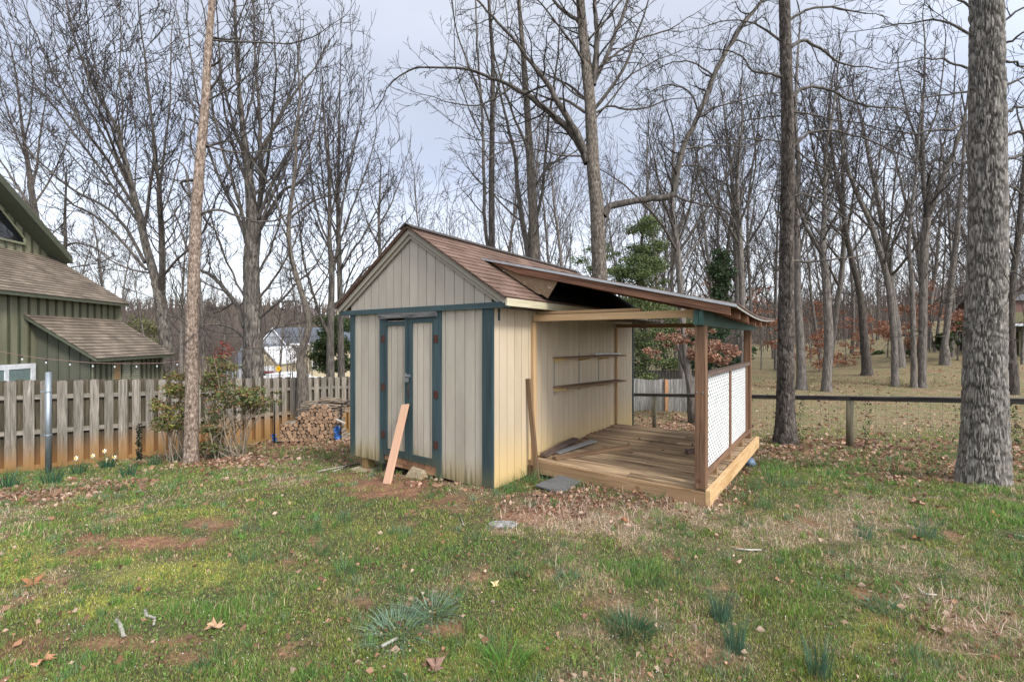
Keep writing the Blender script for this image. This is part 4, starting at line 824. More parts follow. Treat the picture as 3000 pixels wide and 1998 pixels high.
for i in range(16): x = 4.6+i*.34; m.box(x, x+.03, 20.49, 20.52, 1.6-(1066-HV)*20.5/FPX-.3, 1.6-(1064-HV)*20.5/FPX)
m.box(4.5, 10, 20.48, 20.53, 1.6-(1064-HV)*20.5/FPX-.03, 1.6-(1064-HV)*20.5/FPX); m.build('dark_fence', plain('black_brown_fence', (.035, .03, .028)), None, 'dark trellis topped board fence behind the silver palings', 'fence')
# ================================================================ GREEN HOUSE at the left
HF = lambda s_, t_, z: (-10.3-.988*s_-.152*t_, 11-.152*s_+.988*t_, z)
GRN = mat('sage_siding', [(.15, .148, .095), (.21, .205, .135), (.245, .24, .165)], scale=(3, 3, .8), space='world', rough=.75, bump=.1, rv=.05)
GRD = mat('shaded_sage_siding', [(.075, .078, .058), (.10, .105, .078)], scale=(3, 3, .8), space='world', rough=.75, bump=.1, rv=.04)  # sage siding darkened in colour for the shade on the lean-to end
GRT = plain('dark_green_trim', (.085, .095, .065)); WHD = plain('white_door_frame', (.72, .74, .76), rough=.4); WGL = glass('pane_glass', (.16, .22, .21)); BATG = plain('batten_shadow', (.07, .075, .045))
hz = -1.6; house = thing('green_house', 'sage green board and batten house with layered brown shingle roofs', 'house', HF(3, 1.5, -1.5))
def bb(pt, u0, u1, z0, z1, name, mt, pitch=.40, par=house):     # board-and-batten wall, z0/z1 functions
    m = MB(); n = 24
    for i in range(n):
        a, b = u0+(u1-u0)*i/n, u0+(u1-u0)*(i+1)/n
        L_ = [(a, -.02, z0(a)), (b, -.02, z0(b)), (b, 0, z0(b)), (a, 0, z0(a)), (a, -.02, z1(a)), (b, -.02, z1(b)), (b, 0, z1(b)), (a, 0, z1(a))]; m.hexa([pt(*p) for p in L_], rnd=.5)
    w = m.build(name, mt, par); m = MB(); u = u0+.02
    while u < u1:
        b = u+.045; L_ = [(u, .002, z0(u)), (b, .002, z0(b)), (b, .03, z0(b)), (u, .03, z0(u)), (u, .002, z1(u)), (b, .002, z1(b)), (b, .03, z1(b)), (u, .03, z1(u))]; m.hexa([pt(*p) for p in L_], rnd=.1); u += pitch
    m.build('battens', BATG if mt is GRN else GRT, w); return w
zw = 2.64
bb(lambda u, n, z: HF(1.58-n, u, z), -2.5, 3.15, cst(hz), cst(zw+.15), 'main_wall', GRN, .26)
bb(lambda u, n, z: HF(.32-n, u, z), .35, 3.05, cst(hz), cst(1.14), 'lean_wall', GRN, .2)
bb(lambda u, n, z: HF(u, .35-n, z), .34, 1.56, cst(hz), lambda s_: 1.10+(s_)*(2.2-1.1)/1.58-.02, 'lean_end_wall', GRD, .24)
bb(lambda u, n, z: HF(3.38-n, u, z), -2.5, 3.10, cst(3.5), lambda t_: 4.2+.77*(3.25-t_)-.1, 'gable_wall', GRN, .26)
bb(lambda u, n, z: HF(u, 3.14+n, z), 1.6, 8, cst(hz), lambda s_: min(4.1, 2.7+.66*(s_-1.5)), 'rear_wall', GRN, .4)
m = MB(); L_ = [(1.6, -1.6), (8, -1.6), (8, 4.1), (3.4, 4.0), (1.6, 2.8)]; m.poly([HF(a, -2.5, z) for a, z in L_], (-.01, .06, 0)); m.poly([HF(a, -2.45, z) for a, z in ((3.4, 4.0), (8, 4.0), (8, 8.4), (3.4, 8.4))], (-.01, .06, 0)); m.build('front_wall', GRN, house); m = MB(); m.box(3.45, 8, -2.4, 3.0, 3.5, 4.1, HF); m.build('upper_wall', GRN, house)
def hroof(name, s0, z0, s1, z1, t0, t1, th=.10):
    m = MB(); L = math.hypot(s1-s0, z1-z0); cs, ss = (s0-s1)/L, (z1-z0)/L      # from high (s1,z1) down to eave (s0,z0)
    courses(m, lambda u, d, h: HF(s1+cs*d-ss*0, u, z1-ss*d+h), cst(t0), cst(t1), 1, 0, L, th=.02, exp=.14)
    o = m.build(name, SHG, house); m = MB(); L_ = [(t0+.02, 0), (t1-.02, 0), (t1-.02, L-.02), (t0+.02, L-.02)]
    m.hexa([HF(s1+cs*d, u, z1-ss*d-th) for u, d in L_]+[HF(s1+cs*d, u, z1-ss*d-.003) for u, d in L_]); m.build('roof_trim', GRT, o); return o
hroof('lean_roof', 0, 1.115, 1.578, 2.2, .0, 3.2); hroof('lower_roof', 1.3, 2.70, 3.378, 4.09, -2.5, 3.28)
m = MB(); rl = math.hypot(3.4, 2.6)      # big gable: slopes down along +t
TS, TE, ZE = -1.0, 3.28, 4.14; sl_ = .77
pr = lambda u, d, h: HF(u, TE-d, ZE+sl_*d+h)
nn_ = 30
for i in range(nn_):
    d1, d0 = (TE-TS)*(i+1)/nn_, (TE-TS)*i/nn_; L_ = [(2.9, d1, 0), (8, d1, 0), (8, d0, 0), (2.9, d0, 0), (2.9, d1, .012), (8, d1, .012), (8, d0, .026), (2.9, d0, .026)]; m.hexa([pr(*p) for p in L_], tc=[(p[0], -p[1]*.9, 0) for p in L_])
uo = m.build('upper_roof', SHG, house); m = MB(); L_ = [(2.9, TE-TS, -.20), (8, TE-TS, -.20), (8, 0, -.20), (2.9, 0, -.20), (2.9, TE-TS, -.002), (8, TE-TS, -.002), (8, 0, -.002), (2.9, 0, -.002)]; m.hexa([pr(*p) for p in L_]); m.build('roof_trim', GRT, uo)
# windows of the gable wall, the french door, the lean-to vents
def hwin(name, t0, t1, z0, z1, nx=1, mt=WHD, par=house, s_=1.58, fr=.06, ztop=None, g=WGL):
    zt2 = ztop or (lambda t_: z1)
    m = MB()
    for (a, b, c0, c1) in ((t0, t0+fr, lambda t_: z0, zt2), (t1-fr, t1, lambda t_: z0, zt2), (t0+fr, t1-fr, lambda t_: z0, lambda t_: z0+fr), (t0+fr, t1-fr, lambda t_: zt2(t_)-fr, zt2)):
        L_ = [(s_-.031, a, c0(a)), (s_-.031, b, c0(b)), (s_-.06, b, c0(b)), (s_-.06, a, c0(a)), (s_-.031, a, c1(a)), (s_-.031, b, c1(b)), (s_-.06, b, c1(b)), (s_-.06, a, c1(a))]; m.hexa([HF(*p) for p in L_])
    for i in range(1, nx): c = t0+(t1-t0)*i/nx; m.box(s_-.058, s_-.031, c-.05, c+.05, z0+fr, z1-fr, HF)
    o = m.build(name, mt, par); m = MB(); L_ = [(t0+fr, z0+fr), (t1-fr, z0+fr), (t1-fr, zt2(t1)-fr), (t0+fr, zt2(t0)-fr)]; m.hexa([HF(s_-.033, a, z) for a, z in L_]+[HF(s_-.045, a, z) for a, z in L_]); m.build('pane', g, o); return o
hwin('french_door', -1.2, .27, -1.4, 1.00, 2, fr=.12)
SAGE = plain('sage_frame', (.22, .23, .15)); DARKG = glass('dark_pane', (.01, .012, .014), rough=.03)
hwin('window', -.9, 1.15, 4.28, 5.15, 2, mt=SAGE, s_=3.38, g=glass('sky_pane', (.25, .28, .30), rough=.05)); hwin('window', 1.40, 2.25, 4.28, 5.3, 1, mt=SAGE, s_=3.38, g=DARKG, ztop=lambda t_: 5.26-.95*(t_-1.40)); hwin('window', -.9, 1.15, 5.25, 6.4, 1, mt=SAGE, s_=3.38, g=DARKG, ztop=lambda t_: 6.0-.5*(t_-.0))
for i in range(3):
    t0 = .95+i*.38; m = MB(); m.box(.262, .288, t0, t0+.30, .30, .98, HF); o = m.build('shutter', SAGE, house); m = MB()
    for j in range(11): z = .36+j*.054; m.box(.245, .261, t0+.04, t0+.26, z, z+.028, HF)
    m.build('louvres', plain('louvre_'+str(i), (.46, .26, .12) if i == 0 else (.36, .35, .27)), o)
m = MB(); m.box(.27, .40, 3.05, 3.13, hz, 1.12, HF); m.build('corner_board', GRN, house); m = MB(); m.box(1.50, 1.60, 3.15, 3.2, hz, 2.7, HF); m.build('corner_board', GRN, house)
# string of bulbs
sl2 = thing('string_lights', 'drooping string of clear light bulbs in front of the green house', 'string lights', P(300, 1065, 10.2)); sp = [(-60, 1018), (0, 1030), (65, 1042), (135, 1052), (205, 1058), (272, 1063), (340, 1065), (400, 1065), (465, 1064), (530, 1058), (600, 1048), (690, 1030), (760, 1012)]
pts = [P(u, v, 9.9+.004*u) for u, v in sp]; m = MB(); m.tube(pts, .007, 5); m.build('cable', plain('cable', (.20, .12, .10)), sl2)
for i, (u, v) in enumerate([(65, 1042), (135, 1052), (205, 1058), (272, 1063), (336, 1065), (400, 1065), (460, 1064), (519, 1059)]):
    p = P(u, v, 9.9+.004*u); m = MB(); m.tube([p+Vector((0, 0, -.01)), p+Vector((0, 0, -.055))], .012, 6, mi=0); so = m.build('socket', plain('bulb_socket', (.02, .02, .02)), sl2)
    m = MB(); m.tube([p+Vector((0, 0, -.055)), p+Vector((0, 0, -.075)), p+Vector((0, 0, -.10)), p+Vector((0, 0, -.118))], [.008, .018, .018, .006], 8); m.build('bulb', glass('bulb_glass', (.5, .5, .5), rough=.1), so, smooth=True)
# ================================================================ FIREWOOD
wc = G(905, 1296); WX, WY, WZ = wc.x, wc.y, wc.z
LOGM = mat('log_bark', [(.06, .042, .03), (.20, .15, .11), (.36, .29, .22)], scale=(6, 30, 30), rough=.95, rv=.3); LOGE = mat('log_end', [(.10, .055, .033), (.30, .18, .105), (.46, .30, .19)], scale=(30, 30, 30), rough=.9, rv=.35); LOGS_ = []
def mklog(r, l, sides, seed):
    m = MB(); R_ = random.Random(seed); rr = [r*(1+.25*(R_.random()-.5)) for _ in range(sides)]; V = []
    for y in (0, l*.5, l):
        for i in range(sides): a = 2*pi*i/sides; V.append((rr[i]*cos(a)+.006*(y > .1), y-l/2, rr[i]*sin(a)))
    fs = [(k*sides+i, (k+1)*sides+i, (k+1)*sides+(i+1) % sides, k*sides+(i+1) % sides) for k in range(2) for i in range(sides)]
    m.add(V, fs, [(p[1], p[0], p[2]) for p in V], rnd=R_.random()); m.add(V[:sides], [tuple(range(sides))], rnd=R_.random(), mi=1); m.add(V[-sides:], [tuple(range(sides-1, -1, -1))], rnd=R_.random(), mi=1)
    return m
base = []
for s_ in range(9): o = mklog([.05, .062, .043, .055, .07, .048, .058, .045, .052][s_], .5, [10, 9, 10, 6, 11, 8, 5, 10, 9][s_], s_).build('log', [LOGM, LOGE], kind='x'); del o['kind']; base.append(o)
def placelog(x, y, z, rot, i, label, grp):
    b = base[i]; o = b if not b.get('label') else b.copy()
    if o is not b: link(o)
    o.location = (x, y, z); o.rotation_euler = rot; setp(o, label, 'log', grp); return o
R2 = random.Random(5); cnt = 0
for row in range(10):
    z = WZ+.05+row*.092; half = .78-.015*row; xx = -half+(.05 if row % 2 else 0)
    while xx < half:
        lim = .42+.72*max(0, (xx+.45))/.85 if xx > -.45 else .44; lim = min(lim, .92); lim = .42 if xx < -.35 else lim
        if row*.092 < lim and not (xx > .5 and row > 7):
            placelog(WX+xx, WY+.25+.05*R2.random(), z+.012*R2.random(), (0, R2.random()*6, .12*(R2.random()-.5)+.1), R2.randrange(9), 'split log with its cut end facing out in the firewood pile', 'logs stacked in the firewood rack'); cnt += 1
        xx += .105+.012*R2.random()
for i in range(38):
    x = WX-.25+R2.random()*1.0; zz = WZ+.78+.34*R2.random()-.42*abs(x-WX-.38); o = placelog(x, WY+.15+.2*R2.random(), zz, (.25*(R2.random()-.5), .5*(R2.random()-.5), 1.1+.9*R2.random()), R2.choice([2, 7, 5]), 'thin branch piece thrown on top of the firewood pile', 'branch pieces on top of the firewood'); o.scale = (.42, 1.15, .42)
rk = thing('firewood_rack', 'black hooped metal firewood rack against the left fence', 'rack', (WX, WY, WZ)); RKM = plain('black_rack', (.012, .012, .013), rough=.4)
for sx_ in (-.86, .80):
    m = MB(); pts = [(WX+sx_, WY, WZ-.02)]+[(WX+sx_, WY, WZ+.3), (WX+sx_, WY, WZ+.7)]+[(WX+sx_+.0, WY+.19-.19*cos(a), WZ+.86+.14*sin(a)) for a in (.4, .9, 1.57, 2.2, 2.8)]+[(WX+sx_, WY+.38, WZ+.7), (WX+sx_, WY+.38, WZ-.02)]
    pts = [(x-.20*(y-WY)/.38*(1 if sx_ < 0 else -1), y, z) for x, y, z in pts]; m.tube(pts, .016, 8); m.build('hoop', RKM, rk, smooth=True)
for dy in (0, .38): m = MB(); m.tube([(WX-.86, WY+dy, WZ+.012), (WX+.8, WY+dy, WZ+.012)], .014, 6); m.build('base_rail', RKM, rk)
TARP = mat('blue_tarp', [(.02, .07, .22), (.05, .15, .42)], scale=(14, 14, 14), rough=.4, bump=.4)
def rag(x, y, z0, z1, w_, label):
    m = MB(); n = 8; V = []
    for i in range(n):
        f = i/(n-1); z = z0+(z1-z0)*f
        for j in range(4): V.append((x+w_*(j/3-.5)*(1.2-.5*f)+.03*sin(i*2+j), y+.04*sin(j*2.1+i), z))
    m.add(V, [(i*4+j, i*4+j+1, (i+1)*4+j+1, (i+1)*4+j) for i in range(n-1) for j in range(3)], rnd=.5); o = m.build('blue_tarp', TARP, None, label, 'tarp'); s_ = o.modifiers.new('t', 'SOLIDIFY'); s_.thickness = .006
rag(WX+.72, WY-.03, WZ, WZ+.42, .15, 'crumpled blue tarp end hanging at the right of the firewood'); rag(WX-.92, WY+.1, WZ, WZ+.2, .10, 'scrap of blue tarp at the left foot of the firewood rack')
for i, (u0, v0, u1, v1) in enumerate([(985, 1228, 1010, 1240), (1000, 1290, 1026, 1300), (1005, 1278, 1026, 1270)]):
    m = MB(); m.beam(P(u0, v0, WY-.1), P(u1, v1, WY-.3), .05, .025); m.build('wood_scrap', plain('pale_scrap', (.42, .38, .33)), None, 'pale split wood scrap between the firewood and the shed corner', 'wood scrap', 'pale wood scraps by the shed corner')
# ================================================================ FAR HOUSES, CARS, SIGN
DW = plain('white_trim_far', (.75, .76, .77)); YEL = plain('pale_yellow_siding', (.50, .43, .30)); GRY = plain('grey_siding', (.19, .215, .25)); SLT = mat('slate_roof', [(.06, .07, .085), (.10, .115, .135)], scale=(3, 3, 3), space='world'); DKG = glass('far_glass', (.02, .025, .03)); SHU = plain('green_shutter', (.17, .19, .11)); WHS = plain('white_siding', (.42, .44, .47))
def PX(u, v, Y): p = P(u, v, Y); return p.x, p.z
def slabw(name, par, mt, u0, u1, v0, v1, Y, d, **k):
    x0, z0 = PX(u0, v0, Y); x1, z1 = PX(u1, v1, Y); m = MB(); m.box(x0, x1, Y, Y+d, min(z0, z1), max(z0, z1)); return m.build(name, mt, par, **k)
h2 = thing('far_house', 'two storey grey and pale yellow house with slate roof beyond the fence', 'house', P(860, 1105, 76)); Y2 = 75
slabw('wing_wall', h2, GRY, 766, 835, 1007, 1125, Y2, 9); slabw('main_wall', h2, YEL, 836, 1080, 1009, 1125, Y2+1.5, 8)
A = PX(766, 1007, Y2); B = PX(835, 1007, Y2); C_ = PX(801, 966, Y2); m = MB(); m.poly([(A[0], Y2-.02, A[1]), (B[0], Y2-.02, B[1]), (C_[0], Y2-.02, C_[1])], (0, 9, 0)); m.build('wing_gable', WHS, h2)
for s_, e_ in (((762, 1011), (801, 963)), ((840, 1011), (801, 963))):
    p0, p1 = PX(*s_, Y2), PX(*e_, Y2); m = MB(); m.poly([(p0[0], Y2-.3, p0[1]), (p1[0], Y2-.3, p1[1]), (p1[0], Y2-.3, p1[1]+.22), (p0[0], Y2-.3, p0[1]+.22)], (0, 9.5, 0)); m.build('wing_roof', SLT, h2)
    m = MB(); m.poly([(p0[0], Y2-.36, p0[1]-.05), (p1[0], Y2-.36, p1[1]-.05), (p1[0], Y2-.36, p1[1]+.2), (p0[0], Y2-.36, p0[1]+.2)], (0, .05, 0)); m.build('rake_trim', DW, h2)
e0, e1 = PX(836, 1008, Y2+1.2), PX(1085, 1008, Y2+1.2); r0 = PX(836, 962, Y2+1.2); m = MB(); m.poly([(e0[0]-2, Y2+1.0, e0[1]), (e0[0]-2, Y2+5.5, r0[1]+.25), (e0[0]-2, Y2+10, e0[1])], (e1[0]-e0[0]+2, 0, 0)); m.build('main_roof', SLT, h2); slabw('eave_trim', h2, DW, 834, 1086, 1006, 1011, Y2+.9, .2)
slabw('corner_trim', h2, DW, 834, 838, 1009, 1110, Y2-.05, .2)
for (u0, u1, v0, v1, Y_) in ((799, 807, 1016, 1034, Y2), (812, 820, 1016, 1034, Y2), (864, 879, 1015, 1034, Y2+1.5), (863, 880, 1059, 1084, Y2+1.5), (914, 928, 1015, 1034, Y2+1.5), (914, 930, 1059, 1084, Y2+1.5), (770, 777, 1016, 1032, Y2), (815, 823, 1060, 1084, Y2), (960, 974, 1015, 1034, Y2+1.5)):
    o = slabw('window', h2, DW, u0, u1, v0, v1, Y_-.12, .11); slabw('pane', o, DKG, u0+1.5, u1-1.5, v0+1.5, (v0+v1)/2-.5, Y_-.15, .02); slabw('pane', o, DKG, u0+1.5, u1-1.5, (v0+v1)/2+.5, v1-1.5, Y_-.15, .02)
    if Y_ > Y2: slabw('shutter', o, SHU, u0-6, u0-1, v0, v1, Y_-.08, .06); slabw('shutter', o, SHU, u1+1, u1+6, v0, v1, Y_-.08, .06)
    else: slabw('shutter', o, SHU, u0-3.5, u0-.5, v0, v1, Y_-.08, .06); slabw('shutter', o, SHU, u1+.5, u1+3.5, v0, v1, Y_-.08, .06)
g2 = thing('far_garage', 'low pale yellow garage with white door and slate roof left of the far house', 'garage', P(770, 1105, 68)); Y3 = 68
pl_ = [PX(u, v, Y3) for u, v in ((738, 1125), (812, 1125), (812, 1062), (775, 1022), (738, 1062))]; m = MB(); m.poly([(a, Y3, b) for a, b in pl_], (0, 8, 0)); m.build('gable_wall', YEL, g2)
slabw('side_wall', g2, WHS, 640, 738, 1075, 1125, Y3+2, 6); a, b, c = PX(650, 1064, Y3), PX(770, 1064, Y3), PX(700, 1020, Y3); m = MB(); m.poly([(a[0], Y3+1.6, PX(0, 1075, Y3)[1]), (a[0], Y3+5, c[1]+.2), (a[0], Y3+8.6, PX(0, 1075, Y3)[1])], (b[0]-a[0], 0, 0)); m.build('side_roof', SLT, g2)
for s_, e_ in (((733, 1066), (775, 1020)), ((817, 1066), (775, 1020))): p0, p1 = PX(*s_, Y3), PX(*e_, Y3); m = MB(); m.poly([(p0[0], Y3-.3, p0[1]-.1), (p1[0], Y3-.3, p1[1]-.1), (p1[0], Y3-.3, p1[1]+.2), (p0[0], Y3-.3, p0[1]+.2)], (0, 8.5, 0)); m.build('roof', DW, g2)
o = slabw('garage_door', g2, DW, 770, 804, 1072, 1120, Y3-.1, .09); slabw('vent', g2, DKG, 774, 777, 1034, 1038, Y3-.05, .04)
CARW = plain('white_car_paint', (.75, .76, .78), rough=.25, bump=0); CARR = plain('red_car_paint', (.16, .02, .025), rough=.25, bump=0); TYR = plain('tyre', (.02, .02, .02)); TAILL = plain('tail_lamp', (.35, .02, .02), rough=.3)
def car(x, y, rz, paint, label, suv=0):
    g = gz(x, y); t = thing('parked_car', label, 'car', (x, y, g), 'cars parked on the far road'); Fc = frame(x, y, rz); hh = .18*suv
    prof = [(-2.2, .35), (-2.25, .62), (-2.15, .9), (-1.35, .98), (-.75, 1.38+hh), (.2, 1.46+hh), (1.2, 1.40+hh), (1.95, 1.0), (2.2, .92), (2.25, .6), (2.2, .35)]; m = MB(); V = []
    for (yy, kk) in ((-.88, 0), (-.70, 1), (.70, 1), (.88, 0)): V += [Fc(a, yy, g+(z if kk or z < 1.0 else 1.0+(z-1.0)*.55)) for a, z in prof]
    n = len(prof); fs = [(j*n+i, j*n+i+1, (j+1)*n+i+1, (j+1)*n+i) for j in range(3) for i in range(n-1)]+[tuple(range(n-1, -1, -1)), tuple(3*n+i for i in range(n)), tuple([0, n, 2*n, 3*n]), tuple([4*n-1, 3*n-1, 2*n-1, n-1])]
    m.add(V, fs, rnd=.5); m.build('body', paint, t)
    for s_ in (-1, 1):
        for (a0, a1) in ((-.95, .05), (.12, 1.35)): m = MB(); m.box(a0, a1, s_*.80-.07, s_*.80+.075, 1.04, 1.30+hh*.8, lambda a, b, z: Fc(a, b, g+z)); m.build('window', DKG, t)
        for a in (-1.4, 1.4): m = MB(); q = [Fc(a, s_*.92, g+.32), Fc(a, s_*.72, g+.32)]; m.tube(q, .32, 14); m.build('wheel', TYR, t)
        m = MB(); m.box(2.18, 2.27, s_*.7-.15, s_*.7+.15, .68, .82, lambda a, b, z: Fc(a, b, g+z)); m.build('tail_light', TAILL, t)
    m = MB(); m.box(-1.28, -.82, -.62, .62, 1.06, 1.34+hh, lambda a, b, z: Fc(a+.25*(z-1.06)/.3-.15, b, g+z)); m.build('windscreen', DKG, t)
car(P(805, 0, 58).x, 58, .15, CARW, 'white parked saloon car behind the yellow road sign'); car(P(843, 0, 60).x, 60, -.3, CARW, 'white parked estate car in the middle of the far row', 1); car(P(868, 0, 62).x, 62, -.4, CARW, 'white parked hatchback at the right of the far row'); car(P(768, 0, 63).x, 63, .2, CARR, 'dark red parked car left of the white ones', 1)
st = thing('road_sign', 'yellow diamond road sign on a post beyond the fence', 'sign', P(816, 1110, 54)); m = MB(); c = P(816, 1080, 54); m.poly([(c.x-.34, 54, c.z), (c.x, 54, c.z-.42), (c.x+.34, 54, c.z), (c.x, 54, c.z+.42)], (0, .03, 0)); sg = m.build('sign_panel', plain('sign_yellow', (.75, .42, .02), rough=.4), st)
m = MB()
m.beam((c.x+.02, 53.985, c.z-.16), (c.x+.02, 53.985, c.z+.05), .05, .01, up=(0, 1, 0)); m.beam((c.x+.02, 53.985, c.z+.04), (c.x-.10, 53.985, c.z+.12), .05, .01, up=(0, 1, 0)); m.build('marking', plain('sign_black', (.02, .02, .02)), sg)
m = MB(); m.tube([(c.x, 54.05, gz(c.x, 54)), (c.x, 54.05, c.z+.3)], .03, 6); m.build('sign_post', GALV, st)
m = MB(); x0, z0 = PX(890, 1104, 50); x1, z1 = PX(1030, 1108, 50); m.beam((x0, 50, z0), (x1, 50, z1), .3, .12)
for i in range(9): x = x0+(x1-x0)*i/8; m.beam((x, 50, gz(x, 50)), (x, 50, z0+(z1-z0)*i/8-.05), .1, .1, up=(0, 1, 0))
m.build('white_railing', DW, None, 'white railing at the far road right of the parked cars', 'railing')
for (va, vb, lab) in ((975, 985, 'upper thin utility wire crossing before the far houses'), (1022, 1020, 'lower thin utility wire crossing before the far houses')):
    m = MB(); m.tube([P(300+60*i, va+(vb-va)*i/12+6*sin(i/12*pi), 52) for i in range(13)], .022, 4); m.build('utility_wire', TYR, None, lab, 'wire')
# brown house in the woods at the right
hb = thing('woodland_house', 'brown and brick house with a raised deck among the trees at right', 'house', P(2990, 1040, 33)); BRK = mat('brick_far', [(.08, .04, .03), (.13, .07, .055)], scale=(8, 8, 20), space='world'); OLV = plain('olive_boards', (.10, .095, .045))
slabw('brick_wall', hb, BRK, 2905, 3300, 880, 960, 36, 3); slabw('lower_wall', hb, plain('dark_basement', (.03, .03, .028)), 2905, 3300, 960, 1060, 36.3, 2.6); slabw('roof', hb, plain('grey_far_roof', (.11, .11, .115)), 2895, 3310, 862, 880, 35.7, 3.6)
slabw('deck_floor', hb, WHS, 2965, 3200, 948, 955, 33, 3); slabw('deck_screen', hb, OLV, 2970, 3200, 915, 945, 33, .1)
for u in (2970, 3000, 3060, 3130): slabw('deck_post', hb, OLV, u, u+6, 955, 1060, 33, .2)
slabw('garden_door', hb, OLV, 2985, 3010, 972, 1045, 35.9, .2)
# ================================================================ TREES
def bark(name, c, sc=(16, 16, 3.2), bump=1.0):
    m = mat(name, c, scale=sc, space='world', rough=.95, bump=bump, rv=.06, fac=(.33, .66), detail=7)
    if bump: m.node_tree.nodes['Bump'].inputs['Distance'].default_value = .04
    return m
BK_GREY = bark('grey_bark', [(.03, .026, .022), (.095, .083, .07), (.17, .15, .128)])
BK_MASS = bark('massive_bark', [(.06, .052, .045), (.15, .135, .118), (.25, .23, .205)], (30, 30, 9))
BK_DARK = bark('dark_bark', [(.02, .017, .014), (.065, .054, .045), (.12, .10, .085)])
BK_PINK = bark('flaky_tan_bark', [(.07, .045, .032), (.22, .155, .115), (.34, .265, .21)], (30, 30, 12))
BK_CTR = bark('grey_brown_bark', [(.03, .025, .02), (.11, .09, .073), (.19, .16, .13)], (24, 24, 7))
BK_TWIG = bark('twig_bark', [(.026, .022, .019), (.075, .063, .054)], bump=0); BK_LIMB = bark('limb_bark', [(.03, .025, .021), (.09, .077, .064), (.15, .13, .11)])
BK_TWIGL = bark('pale_twig_bark', [(.055, .046, .04), (.12, .10, .088)], bump=0)
BK_WOOD = bark('woodland_bark', [(.05, .043, .037), (.14, .12, .103), (.225, .198, .172)])
def tubes_np(polys, sides):
    """polys: list of (pts list, radii list); vectorised tubes grouped by point count"""
    Vs, Fs, base = [], [], 0; by = {}
    for p, r in polys: by.setdefault(len(p), []).append((p, r))
    for m, lst in by.items():
        A = np.array([p for p, r in lst]); R_ = np.array([r for p, r in lst]); n = len(lst)
        T = np.empty_like(A); T[:, 1:-1] = A[:, 2:]-A[:, :-2]; T[:, 0] = A[:, 1]-A[:, 0]; T[:, -1] = A[:, -1]-A[:, -2]; T /= np.linalg.norm(T, axis=2)[:, :, None]+1e-9
        ref = np.array([.31, .87, .38]); X_ = np.cross(T, ref); X_ /= np.linalg.norm(X_, axis=2)[:, :, None]+1e-9; Y_ = np.cross(T, X_)
        a = np.arange(sides)*2*pi/sides
        V = A[:, :, None]+R_[:, :, None, None]*(X_[:, :, None]*np.cos(a)[None, None, :, None]+Y_[:, :, None]*np.sin(a)[None, None, :, None])
        i, j, k = np.meshgrid(np.arange(n), np.arange(m-1), np.arange(sides), indexing='ij'); b = i*m*sides+j*sides; k2 = (k+1) % sides
        F_ = np.stack([b+k, b+k2, b+sides+k2, b+sides+k], -1).reshape(-1, 4)+base
        Vs.append(V.reshape(-1, 3)); Fs.append(F_); base += n*m*sides
    return np.concatenate(Vs), np.concatenate(Fs)
